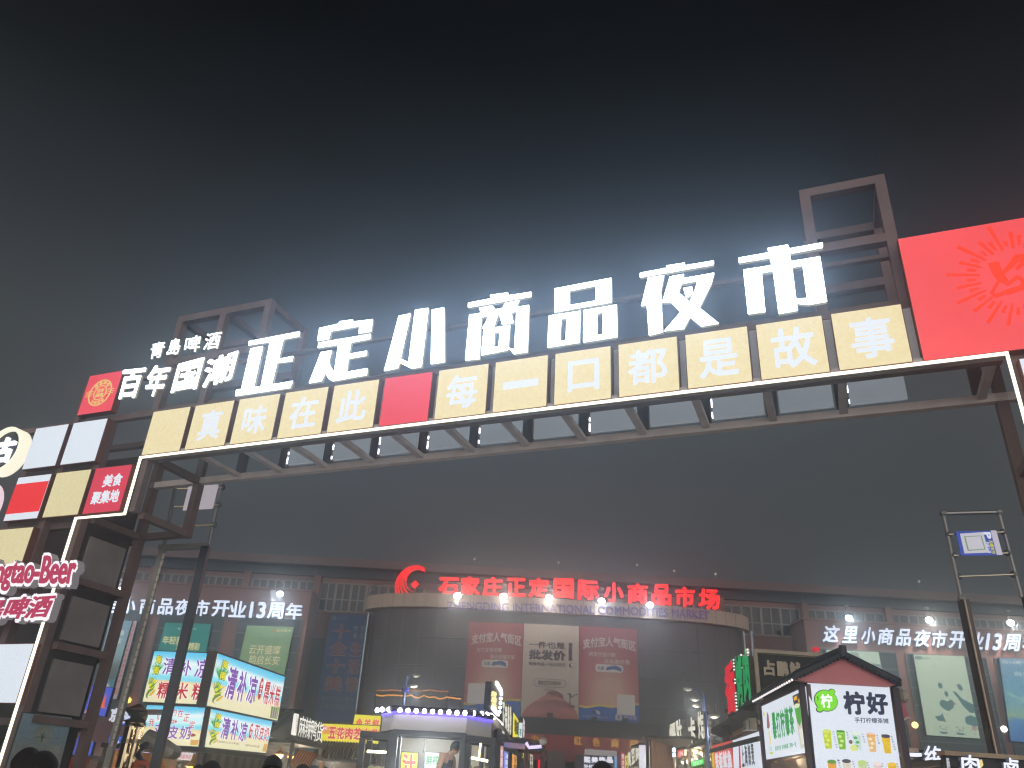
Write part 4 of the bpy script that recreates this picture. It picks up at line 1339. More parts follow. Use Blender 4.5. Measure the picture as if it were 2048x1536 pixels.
poster('light_box', 'upper left beach light box, purple characters above red 糯米糕', [(309, 1302), (426, 1307), (410, 1409), (285, 1403)], LF, beach, -.25, 0, bgp, lb1, 'light box', '#6a5a52')
poster('light_box', 'lower left beach light box with a curved red line over purple 双皮奶', [(294, 1410), (410, 1415), (396, 1493), (277, 1487)], LF, beach, -.25, 0, bgp, lb2, 'light box', '#6a5a52')
poster('light_box', 'larger right-hand beach light box, purple 清补凉 then red characters, upper one', [(436, 1307), (570, 1354), (555, 1441), (414, 1411)], LO, beach, -.25, 0, bgp, lb3, 'light box', '#6a5a52')
poster('light_box', 'lower right-hand beach light box with a line of small dark writing at its foot', [(423, 1418), (545, 1443), (532, 1506), (410, 1494)], LO, beach, -.25, 0, bgp, lb4, 'light box', '#6a5a52')
wood = P('#6b4630', .6, noise=.3, scale=2)
def bulb(par, p, r=.09, c='#ffb43c', k=6.0):
    obj('bulb', MB().ball(p, r, E(c, k), 10, 6), par)
def stall(label, pl, u0, u1, zt, depth, cloth='#7a5a48', posts=True, lit=None, zs=1.0, wall='#5a3c30', group='food stalls under the signs'):
    """open front stall: posts, counter, back wall and roof below a sign"""
    r = root('food_stall', pl.pt((u0 + u1) / 2, 0, -depth / 2), label, 'stall', group)
    pm = P('#4a4240', .5, noise=.1)
    for u in (u0 + .05, u1 - .05):
        for w in (-.06, -depth + .06):
            obj('post', MB().box(pl, u - .05, u + .05, 0, zt, w - .05, w + .05, pm), r)
    obj('counter', MB().box(pl, u0 + .12, u1 - .12, 0, zs, -.75, -.13, P(cloth, .6)), r)
    obj('back_wall', MB().box(pl, u0 + .12, u1 - .12, 0, zt - .02, -depth + .12, -depth + .18, P(wall, .7, noise=.3)), r)
    obj('roof', MB().box(pl, u0 - .1, u1 + .1, zt + .003, zt + .1, -depth, .05, P('#3a3536', .6, noise=.2)), r)
    if lit:
        n = max(2, int((u1 - u0) / .9))
        for i in range(n):
            p = pl.pt(u0 + (i + .5) * (u1 - u0) / n, zt - .28, -.55)
            obj('lamp_shade', MB().tube([p + Vector((0, 0, .26)), p + Vector((0, 0, .1)), p + Vector((0, 0, -.02))], [.02, .05, .16], P('#c08a3a', .4, .3), 10, False), r)
            bulb(r, p - Vector((0, 0, .02)), .1, lit)
            if i % 2 == 0:
                lamp('stall_lamp', p - Vector((0, 0, .16)), 60, (1, .8, .55), r, .1)
    return r
a0 = LF.uv(277, 1487)[0]; a1 = LF.uv(410, 1494)[0]
zf = LF.uv(396, 1496)[1] - .08
stall('dessert stall under the left pair of beach light boxes, warm lamps inside', LF, a0, a1 - .02, zf, 3.2, lit='#ffb030')
b1 = LO.uv(533, 1507)[0]
stall('dessert stall under the right pair of beach light boxes with a wood slat valance', LO, .3, b1, zf, 2.6, lit='#ffab2a', wall='#8a5a34')
m = MB()
for i in range(14):
    u = .25 + i * (b1 - .25) / 14
    m.box(LO, u, u + (b1 - .3) / 14, zf - .32, zf - .005, .01, .03, P('#6a5a50' if i % 2 else '#3c3634', .6))
tag(obj('valance', m), 'striped cloth valance hanging under the right-hand beach light boxes', 'valance')
# menu board below
def mb_(m, pl, q, w):
    t_ = E('#b4343c', .8)
    txt(m, pl, q, w, '米米河', .2, .1, .6, .42, t_, .01, .01)
    txt(m, pl, q, w, '鸡饭粉粉面饼皮汤', .03, .52, .97, .9, t_, .01, .01)
poster('menu_board', 'white menu board, two lines of red characters below the beach light boxes', [(345, 1494), (393, 1499), (389, 1522), (336, 1517)], front(21), E('#d8d4dc', .8), 0, .06, None, mb_, 'menu board')
# steel flues and duct beside the dark pole
Yq = 18.6
for dx, lb in ((0, 'shiny steel flue pipe, left of the pair behind the gantry'), (17, 'shiny steel flue pipe, right of the pair behind the gantry')):
    p0, p1 = at(263 + dx, 1447, Yq + dx * .01), at(243 + dx, 1540, Yq + dx * .01)
    r = root('flue_pipe', Vector((p0.x, p0.y, 0)), lb, 'flue', 'steel flue pipes')
    obj('pipe', MB().tube([Vector((p0.x, p0.y, .9)), p0], .11, P('#b8a98a', .18, .95, .1), 14), r, smooth=False)
    for z in (p0.z - .02, (p0.z + p1.z) / 2 + .1):
        obj('collar', MB().tube([Vector((p0.x, p0.y, z - .04)), Vector((p0.x, p0.y, z + .04))], .128, P('#8a7a64', .3, .9), 14), r)
    obj('base', MB().tube([Vector((p0.x, p0.y, 0)), Vector((p0.x, p0.y, .9))], .2, P('#5a5a58', .4, .6), 12), r)
p0 = at(272, 1432, Yq - .2)
r = root('flue_hood', Vector((p0.x, p0.y, p0.z - .3)), 'brown sheet metal cowl above the steel flues', 'cowl')
obj('cowl', MB().tube([at(264, 1447, Yq), at(271, 1432, Yq), at(283, 1424, Yq + .1)], [.26, .27, .2], P('#6a544a', .5, .3, .2), 10), r)
obj('hanger', MB().tube([at(283, 1424, Yq + .1), at(283, 1424, Yq + .1) + Vector((0, 1.2, .1))], .06, P('#6a544a', .5, .3, .2), 8), r)
r = root('duct', at(300, 1530, 18.4), 'pale grey bent duct with a dark blue hose, right of the flues', 'duct')
obj('elbow', MB().tube([at(292, 1472, 18.4), at(302, 1478, 18.4), at(318, 1488, 18.4), at(336, 1500, 18.5), at(350, 1506, 18.9)], [.15, .17, .17, .16, .14], P('#8d8b82', .5, .2), 12), r)
obj('hose', MB().tube([at(297, 1486, 18.3), at(284, 1494, 18.25), at(276, 1508, 18.25), at(282, 1522, 18.3), at(296, 1530, 18.4)], .06, P('#1a2440', .4), 10), r)
obj('stand', MB().tube([at(318, 1488, 18.45), Vector((at(318, 1488, 18.45).x, 18.45, 0))], .05, P('#55524e', .5), 8), r)
r = root('grill_cart', Vector((at(285, 1530, 18).x, 18, 0)), 'orange framed grill cart at the foot of the flues', 'cart')
p = at(270, 1526, 18); p2 = at(300, 1526, 18)
FGc = front(18)
obj('frame', MB().prism(FGc, [(p.x, .9), (p2.x, .9), (p2.x, p.z + .05), (p.x, p.z + .05)], -.8, 0, P('#c8542a', .5), None, [[(p.x + .07, 1.0), (p2.x - .07, 1.0), (p2.x - .07, p.z - .03), (p.x + .07, p.z - .03)]]), r)
for dx in (.05, p2.x - p.x - .05):
    obj('leg', MB().box(FGc, p.x + dx - .03, p.x + dx + .03, 0, .897, -.6, -.54, P('#5a5a58', .5)), r)

# ---- small blue signs on the far left
blue = E('#4a5ed2', .85); blue2 = E('#2f62d2', .95)
def onechar(ch, a=(.15, .1, .85, .9), mat=None, wt=.05, extra=None):
    def d(m, pl, q, w):
        txt(m, pl, q, w, ch, *a, mat or wl2, wt, .02)
        if extra: extra(m, pl, q, w)
    return d
def cone(m, pl, q, w):
    shp(m, pl, q, w, [(.62, .74), (.95, .72), (.86, .66), (.8, .26), (.76, .26), (.7, .64)], E('#e8622c', 1), .02)
    shp(m, pl, q, w, [(.05, .88), (.22, .88), (.22, .98), (.05, .98)], E('#e8822c', 1), .02)
    txt(m, pl, q, w, '鲜炖汤包', .28, .88, .55, .95, E('#8fe0f0', 1), 0, .02)
sg = 'small blue lit signs of the left stalls'
F24 = front(24.0)
F25 = front(25.5)
poster('stall_sign', 'upright violet blue sign with 鲜 and an orange flame, below the shore banner', [(185, 1370), (226, 1376), (209, 1433), (167, 1427)], F24, blue, -.15, 0, sg, onechar('鲜', (.16, .12, .64, .8), None, .05, cone), 'sign')
poster('stall_sign', 'smaller violet blue sign with 鲜 just above the orange awning', [(156, 1474), (187, 1485), (180, 1512), (145, 1510)], F24, blue, -.15, 0, sg, onechar('鲜', (.2, .08, .66, .92)), 'sign')
poster('stall_sign', 'blue sign with 东 seen between the gantry leg and the flues, upper one', [(238, 1413), (282, 1420), (268, 1453), (228, 1448)], F25, blue2, -.15, 0, sg, onechar('京东', (-.3, .1, .7, .9)), 'sign')
poster('stall_sign', 'blue sign with 东 seen between the gantry leg and the flues, lower one', [(219, 1471), (246, 1473), (238, 1516), (210, 1514)], F25, blue2, -.15, 0, sg, onechar('东', (.2, .1, .8, .9)), 'sign')
poster('stall_sign', 'blue sign with 小包 to the right of the flues behind the hose', [(270, 1485), (306, 1490), (301, 1516), (262, 1514)], F25, blue2, -.15, 0, sg, onechar('小包', (.08, .1, .92, .9)), 'sign')
stall('stall under the violet blue signs at the far left', F24, F24.uv(140, 1515)[0], F24.uv(205, 1515)[0], F24.uv(160, 1514)[1] - .05, 2.2, cloth='#b8643a', lit='#ffcf8a')
stall('stall under the bright blue signs behind the flues', F25, F25.uv(211, 1518)[0], F25.uv(306, 1518)[0], F25.uv(250, 1519)[1] - .05, 2.2, lit='#ffe0b0')
ua, ub = F24.uv(144, 1514)[0], F24.uv(183, 1517)[0]
m = MB()
za = F24.uv(160, 1513)[1]
m.hexa([F24.pt(ua, za - .04, .02), F24.pt(ub, za - .04, .02), F24.pt(ub, za, .02), F24.pt(ua, za, .02), F24.pt(ua - .1, za - .75, .7), F24.pt(ub + .1, za - .75, .7), F24.pt(ub + .1, za - .71, .72), F24.pt(ua - .1, za - .71, .72)], P('#c8643a', .6, noise=.2))
tag(obj('awning', m), 'sloping orange cloth awning at the far left stall', 'awning')
p = at(257, 1401, 60)
r = root('wall_lamp', p, 'small warm wall lamp between the left gantry legs on the dark wing', 'lamp', 'small wall lamps')
bulb(r, Vector((p.x, 69.5, at(257, 1401, 69.5).z)), .22, '#ffc85a', 4)
r.location = Vector((at(257, 1401, 69.5).x, 69.7, at(257, 1401, 69.5).z)); r['base'] = tuple(r.location)
for c_ in r.children: c_.location = (0, -.2, -.2)
for px, py, lb in ((1830, 1450, 'small warm lamp on an arm left of the panda banner foot'), (2008, 1458, 'small pale lamp on an arm right of the panda banner foot')):
    p = at(px, py, 68.8)
    r = root('wall_lamp', Vector((p.x, 69.9, p.z - .8)), lb, 'lamp', 'small wall lamps')
    bulb(r, p, .25, '#ffd27a' if px < 1900 else '#fff0d8', 5)
    obj('arm', MB().tube([p + Vector((0, 0, -.25)), Vector((p.x - .5, p.y + .6, p.z - 1.0)), Vector((p.x - .6, 69.99, p.z - 1.4))], .035, mulld, 5), r)

# ================================================================== middle left stalls
wch = E('#f4f4ea', 1.1)
OM = oblique((592, 1450), 26.0, (648, 1466), 29.0)
r = root('letter_sign', OM.pt(1, 2.0, 0), 'row of white lit letters 麻辣鸭货 on a dark roof edge', 'letter sign')
for ch, x0, x1 in (('麻', 599, 612), ('辣', 612, 623), ('鸭', 623, 634), ('货', 634, 647)):
    y = 1430 + (x0 - 600) * .35
    y2 = 1472 + (x0 - 600) * .3
    obj('letter', MB().tpx(OM, ch, [(x0 + 1, y), (x1 + 1, y + 4), (x1 - 3, y2 + 4), (x0 - 3, y2)], 0.04, .12, wch, E('#5a5a56', .3), .008), r)
b = MB().ppx(OM, [(593, 1427), (598, 1429), (592, 1471), (587, 1469)], 0, .08, wch)
obj('strip', b, r)
obj('strip_lettering', MB().tpx(OM, '正定夜市麻辣鸭货', [(596.5, 1432), (596.5, 1466), (590, 1464), (592, 1432)], .081, .09, E('#a83c3c', .7), False, 0), r)
obj('rail', MB().ppx(OM, [(588, 1474), (642, 1490), (641, 1493), (587, 1477)], -.2, .02, brown2), r)
def gable(label, pl, u0, u1, ze, zr, d0, d1, roofc, facec, over=.15, nm='stall_roof', group='dark stall roofs'):
    """pitched roof whose gable faces the viewer"""
    r = root(nm, pl.pt((u0 + u1) / 2, ze, -(d0 + d1) / 2), label, 'roof', group)
    um = (u0 + u1) / 2
    rm = P(roofc, .6, noise=.3, scale=3, bump=.3)
    for a, b in ((u0 - over, um), (u1 + over, um)):
        zz = ze - over * (zr - ze) / (um - u0)
        m = MB()
        q = [pl.pt(a, zz, -d1), pl.pt(b, zr, -d1), pl.pt(b, zr + .08, -d1), pl.pt(a, zz + .08, -d1), pl.pt(a, zz, -d0 + .12), pl.pt(b, zr, -d0 + .12), pl.pt(b, zr + .08, -d0 + .12), pl.pt(a, zz + .08, -d0 + .12)]
        m.hexa(q, rm)
        n = max(4, int((d1 - d0) / .22))
        for i in range(n):
            w = -d0 + .1 - i * (d1 - d0) / n
            m.tube([pl.pt(a, zz + .09, w), pl.pt(b, zr + .09, w)], .045, rm, 5)
        obj('roof_slope', m, r)
    obj('gable_face', MB().prism(pl, [(u0, ze - .02), (u1, ze - .02), (um, zr - .03)], -d0 - .05, -d0, P(facec, .6, noise=.2)), r)
    obj('ridge', MB().tube([pl.pt(um, zr + .09, -d0 + .12), pl.pt(um, zr + .09, -d1)], .08, rm, 6), r)
    return r
F28 = front(28.0)
stall('dark stall under the white letter row 麻辣鸭货', OM, 0.1, 3.2, OM.uv(600, 1482)[1] - .1, 2.6, lit='#ffc070')
gable('dark pitched stall roof below the white letter row', OM, -1.4, 3.4, OM.uv(600, 1482)[1], OM.uv(600, 1482)[1] + .75, .3, 2.6, '#2c2a2c', '#37302f')
def spicy(m, pl, q, w):
    k_ = P('#26201e', .6)
    txt(m, pl, q, w, '麻辣', .3, .1, .95, .3, k_, .03, .02)
    txt(m, pl, q, w, '鸭货', .2, .4, .9, .6, P('#7a2a28', .6), .03, .02)
    txt(m, pl, q, w, '卤味', .2, .66, .85, .86, P('#7a2a28', .6), .02, .02)
poster('stall_sign', 'unlit grey board with black and dark red characters beside the beach light boxes', [(550, 1431), (590, 1434), (578, 1502), (536, 1497)], F28, P('#7d7574', .6), -.1, 0, None, spicy, 'sign', '#8a8580')
ysign = E('#f2e62a', .95)
rsign = E('#e03a26', .95)
F30 = front(30.0)
def pork(m, pl, q, w):
    shp(m, pl, q, w, [(0, .2), (1, .25), (1, .62), (0, .58)], E('#eca62a', .95), .006)
    for i, ch in enumerate('五花肉芝士卷'):
        outl_txt(m, pl, q, w + .01, ch, .13 + .145 * i, .16, .26 + .145 * i, .84, rsign, .05)
    blob(m, pl, q, w, .06, .26, .06, .14, E('#f08a9a', 1), .02)
    txt(m, pl, q, w + .021, '5元', .02, .2, .1, .34, wout, .02, .01)
poster('stall_sign', 'long yellow lit sign with fat red characters 五花肉', [(644, 1447), (760, 1452), (756, 1488), (640, 1482)], F30, ysign, -.2, 0, 'yellow lit signs', pork, 'sign')
def fish(m, pl, q, w):
    for i, ch in enumerate('鱼羊鲜'):
        outl_txt(m, pl, q, w + .01, ch, .1 + .3 * i, .25, .36 + .3 * i, .95, E('#e8622a', 1), .05)
poster('stall_sign', 'shorter yellow lit sign standing behind the long one', [(710, 1429), (762, 1432), (760, 1460), (704, 1458)], front(31.5), ysign, -.2, 0, 'yellow lit signs', fish, 'sign')
stall('stall under the long yellow sign, warm lamps inside', F30, F30.uv(642, 1484)[0], F30.uv(756, 1490)[0], F30.uv(700, 1489)[1] - .15, 2.6, lit='#ffcf90', cloth='#8a3a30')
m = MB()
ua, ub = F30.uv(641, 1484)[0], F30.uv(757, 1490)[0]
zq = F30.uv(700, 1487)[1]
rt = P('#35302f', .6, noise=.3, bump=.3)
m.hexa([F30.pt(ua, zq - .1, 0.02), F30.pt(ub, zq - .1, 0.02), F30.pt(ub, zq, 0.02), F30.pt(ua, zq, 0.02), F30.pt(ua - .1, zq - .62, .9), F30.pt(ub + .1, zq - .62, .9), F30.pt(ub + .1, zq - .54, .95), F30.pt(ua - .1, zq - .54, .95)], rt)
for i in range(22):
    u = ua + (ub - ua) * i / 21
    m.tube([F30.pt(u, zq + .02, .03), F30.pt(u, zq - .5, .95)], .04, rt, 5)
tag(obj('pent_roof', m), 'dark tiled pent roof below the long yellow sign', 'roof')
# orange striped hut roof
F23 = front(23.0)
r = root('striped_canopy', at(616, 1530, 23), 'small orange striped canopy with scalloped sides in front of the yellow sign', 'canopy')
m = MB()
q = F23.uvs([(597, 1503), (634, 1512), (644, 1522), (588, 1508)])
for i in range(15):
    t0, t1 = i / 15, (i + .98) / 15
    def lp(a, b, t): return (a[0] + (b[0] - a[0]) * t, a[1] + (b[1] - a[1]) * t)
    tl, tr = lp(q[0], q[1], t0), lp(q[0], q[1], t1)
    b0, b1 = (tl[0] - .08, tl[1] - .32), (tr[0] - .08, tr[1] - .32)
    m.hexa([F23.pt(*b0, .45), F23.pt(*b1, .45), F23.pt(*tr, 0), F23.pt(*tl, 0), F23.pt(*b0, .5), F23.pt(*b1, .5), F23.pt(tr[0], tr[1] + .05, .03), F23.pt(tl[0], tl[1] + .05, .03)], P('#c87a3c' if i % 2 else '#8a4a28', .6))
obj('canopy_cloth', m, r)
for px in (588, 644):
    p = at(px, 1524, 23)
    obj('post', MB().box(F23, p.x - .05, p.x + .05, 0, p.z, -.1, 0, P('#b87a3c', .5)), r)
obj('hut', MB().box(F23, at(592, 1520, 23).x, at(640, 1520, 23).x, 0, at(592, 1528, 23).z, -1.2, -.2, P('#2c2a48', .6, noise=.2)), r)
# ================================================================== white kiosk in the middle
YK = 16.0
KF = front(YK)
kw = P('#cfccc4', .45, noise=.06, scale=1)
blk = P('#1c1e24', .4, noise=.1)
kz = lambda px, py: KF.uv(px, py)
r = kiosk = root('kiosk', Vector((kz(860, 1500)[0], YK - 1, 0)), 'white kiosk with a row of round bulbs and a blue light line along its fascia', 'kiosk')
uA, zA = kz(787, 1424); uB, _ = kz(934, 1432); zK0 = kz(860, 1463)[1]; zK1 = kz(860, 1424)[1]
uL = kz(756, 1424)[0]; uR = kz(984, 1436)[0]
def kquad(name, a, b, z0, z1, mat, th=.05):
    a, b = Vector(a), Vector(b)
    n = Vector((b.y - a.y, -(b.x - a.x), 0)).normalized() * th
    m = MB()
    lo = Vector((0, 0, z0)); hi = Vector((0, 0, z1))
    m.hexa([a - n + lo, b - n + lo, b - n + hi, a - n + hi, a + lo, b + lo, b + hi, a + hi], mat)
    return obj(name, m, r)
pts = [(uL, YK + .75, 0), (uA, YK, 0), (uB, YK, 0), (uR, YK + .75, 0), (uR, YK + 3, 0), (uL, YK + 3, 0)]
for i in range(3):
    kquad('fascia_panel', pts[i], pts[i + 1], zK0, zK1, kw)
m = MB()
z = zK1
top = [Vector((p[0], p[1], z - .06)) for p in pts]
m.add(top, [(5, 4, 3, 2, 1, 0)], kw)
apex = [Vector((uL + .8, YK + 1.6, z + .2)), Vector((uR - .8, YK + 1.6, z + .2))]
tp = [Vector((p[0], p[1], z + .003)) for p in pts]
m.add(tp + apex, [(0, 1, 6), (1, 2, 7, 6), (2, 3, 7), (3, 4, 7), (4, 5, 6, 7), (5, 0, 6)], P('#2a2b33', .5, noise=.3, bump=.3))
obj('roof', m, r)
m = MB()
m.tube([Vector((p[0], p[1] - .06, z - .05)) for p in pts[:4]], .025, E('#5a4ae8', 3.0), 6)
obj('light_line', m, r)
m = MB()
m.tube([Vector((p[0], p[1] - .04, z + .03)) for p in pts[:4]], .05, P('#26263a', .5), 6)
obj('bulb_rail', m, r)
for px, py in ((754.6, 1420.5), (764, 1419), (778, 1419), (800, 1420), (816, 1421), (832.5, 1421.5), (849, 1422), (865, 1423), (881, 1423.5), (898, 1424), (914, 1425.5), (930, 1425.5), (947, 1426.5), (963, 1427.5), (974, 1429)):
    u = kz(px, py)[0]
    Y = YK + .75 * (max(0, uA - u) / (uA - uL) + max(0, u - uB) / (uR - uB))
    p = at(px, py, Y - .06)
    bulb(r, p, .045, '#fff4ff', 14)
# ceiling and lit back wall
obj('back_wall', MB().box(KF, uL + .1, uR - .1, 0, zK0 + .1, -2.9, -2.8, P('#cfcabb', .5, noise=.05)), r)
obj('ceiling', MB().box(KF, uA, uB, zK0 + .02, zK0 + .06, -2.78, -.1, kw), r)
obj('counter', MB().box(KF, uL + .1, uR - .1, 0, 1.25, -.5, .3, P('#b0aca4', .4)), r)
obj('light_tube', MB().tube([KF.pt(uA + .2, zK0 - .02, -1.4), KF.pt(uB - .2, zK0 - .02, -1.4)], .025, E('#fff6e0', 9), 6), r)
lamp('kiosk_fill', KF.pt((uA + uB) / 2, zK0 - .12, -1.0), 60, (1, .95, .85), r, .3)  # light added to brighten the dark kiosk interior
lamp('kiosk_fill', KF.pt((uA + uB) / 2, 2.0, 1.6), 45, (.95, .97, 1), r, .3)  # fill light added before the kiosk front, no fitting there
obj('platform', MB().box(KF, uL, uR, 0.0, .55, -2.79, -.52, P('#5a5652', .6)), r)
u = kz(862, 1470)
obj('speaker', MB().tube([KF.pt(u[0], kz(862, 1465)[1], .12), KF.pt(u[0], kz(862, 1471)[1], .12), KF.pt(u[0], kz(862, 1476)[1], .12)], [.06, .07, .05], blk, 10), r)
obj('cable', MB().tube([KF.pt(kz(840, 1466)[0], kz(840, 1466)[1], -1.0), KF.pt(kz(842, 1480)[0], kz(842, 1480)[1], -1.0), KF.pt(kz(839, 1500)[0], kz(839, 1500)[1], -1.0)], .01, blk, 5), r)
# black glazed frames round the kiosk front
def frame(label, pix, Y, t=.1, rear=.9, mid=None):
    """upright black frame: left/right/top edges from the picture, feet on the ground"""
    f = front(Y)
    (x0, y0), (x1, y1) = pix
    u0, z0 = f.uv(x0, y0); u1, z1 = f.uv(x1, y1)
    rr_ = root('glazed_frame', f.pt((u0 + u1) / 2, 0, -rear / 2), label, 'frame', 'black glazed frames of the kiosk')
    for w in (0, -rear):
        for u in (u0, u1 - t):
            obj('post', MB().box(f, u, u + t, 0, min(z0, z1) - t, w - t, w, blk), rr_)
        obj('top_rail', MB().bar(f.pt(u0, z0 - t / 2, w - t / 2), f.pt(u1, z1 - t / 2, w - t / 2), t, t, blk), rr_)
    for u in (u0 + t / 2, u1 - t / 2):
        z_ = z0 if u < (u0 + u1) / 2 else z1
        obj('side_rail', MB().box(f, u - t / 2, u + t / 2, z_ - t, z_ - .003, -rear + .001, -t - .001, blk), rr_)
    obj('shelf', MB().box(f, u0 + t, u1 - t, 1.2, 1.26, -rear, -.02, blk), rr_)
    return rr_, f, u0, u1, min(z0, z1)
fa, ff, fu0, fu1, fz = frame('left black frame of the kiosk, with a shelf of pale buns', ((721, 1461), (788, 1466)), 15.2)
fb = frame('wide middle black frame of the kiosk, in front of the person in a cap', ((787, 1458), (932, 1466)), 15.0, .09, .6)
fc, cf, cu0, cu1, cz = frame('right black frame of the kiosk, full of cane sticks', ((931, 1470), (992, 1476)), 15.2)
# pale buns on the left shelf
bun = P('#d8cfb0', .6, noise=.1)
k = 0
for row_ in range(2):
    for i in range(7):
        u = fu0 + .14 + i * (fu1 - fu0 - .28) / 6
        p = ff.pt(u, 1.30 + row_ * .0 + (0.0), -.25 - .22 * row_)
        o = tag(obj('steamed_bun', MB().ball(p + Vector((0, 0, .03)), .07, bun, 9, 6, (1, 1, .75))), 'pale steamed bun on the shelf of the left black frame', 'bun', 'steamed buns')
r2 = root('food_pile', ff.pt(fu0 + .3, 1.26, -.6), 'pile of pale wrapped food behind the left black frame', 'food pile')
m = MB()
for i in range(16):
    m.ball(ff.pt(fu0 + .18 + (i % 4) * .12, 1.62 + (i // 4) * .09, -.62 + .02 * (i % 3)), .07, P('#c9c49a' if i % 2 else '#b8b890', .6), 7, 5, (1, .7, .6))
m.box(ff, fu0 + .12, fu0 + .62, 1.262, 1.56, -.7, -.5, P('#a8c0b4', .3))
obj('heap', m, r2)
obj('light_tube', MB().tube([ff.pt(fu0 + .12, fz - .3, -.3), ff.pt(fu1 - .12, fz - .3, -.3)], .02, E('#fff2c8', 9), 6), fa)
obj('light_tube', MB().tube([cf.pt(cu0 + .12, cz - .32, -.3), cf.pt(cu1 - .12, cz - .36, -.3)], .02, E('#fff2c8', 9), 6), fc)
obj('lamp_bracket', MB().tube([cf.pt(cu1 - .28, cz - .35, -.2), cf.pt(cu1 - .26, cz - .02, -.2), cf.pt(cu1 - .16, cz - .02, -.2)], .018, E('#ffe8a0', 4), 6), fc)
# sticks of cane in the right frame
cm = [P(c, .5, noise=.2) for c in ('#a89a70', '#8a7a58', '#c0b490', '#6a5c44')]
for i in range(22):
    u = cu0 + .12 + (i % 11) * (cu1 - cu0 - .24) / 10
    w = -.15 - .3 * (i // 11)
    zt_ = cz - .45 - .12 * ((i * 7) % 5) / 5
    tag(obj('cane_stick', MB().tube([cf.pt(u, 1.262, w), cf.pt(u + random.uniform(-.04, .04), zt_, w - .05)], .03, cm[i % 4], 6)), 'upright stick of cane in the right black frame of the kiosk', 'cane', 'sticks of cane')
# signs inside the kiosk
KB = front(YK + 2.2)
def juice(m, pl, q, w):
    outl_txt(m, pl, q, w, '汁', .1, .05, .9, .8, E('#e86a2a', 1), .05)
poster('stall_sign', 'yellow sign with a fat orange character inside the kiosk', [(803, 1504), (836, 1506), (833, 1560), (800, 1560)], KB, ysign, -.1, 0, 'signs inside the kiosk', juice, 'sign')
def gsign(m, pl, q, w):
    txt(m, pl, q, w, '鲜榨', .1, .1, .9, .45, E('#1f9a5a', .9), .03, .01)
    txt(m, pl, q, w, '果汁', .1, .55, .9, .9, E('#1f9a5a', .9), .03, .01)
poster('stall_sign', 'white sign with green characters inside the kiosk behind the person', [(850, 1504), (882, 1506), (880, 1560), (847, 1560)], KB, E('#dce8e4', .9), -.1, 0, 'signs inside the kiosk', gsign, 'sign')

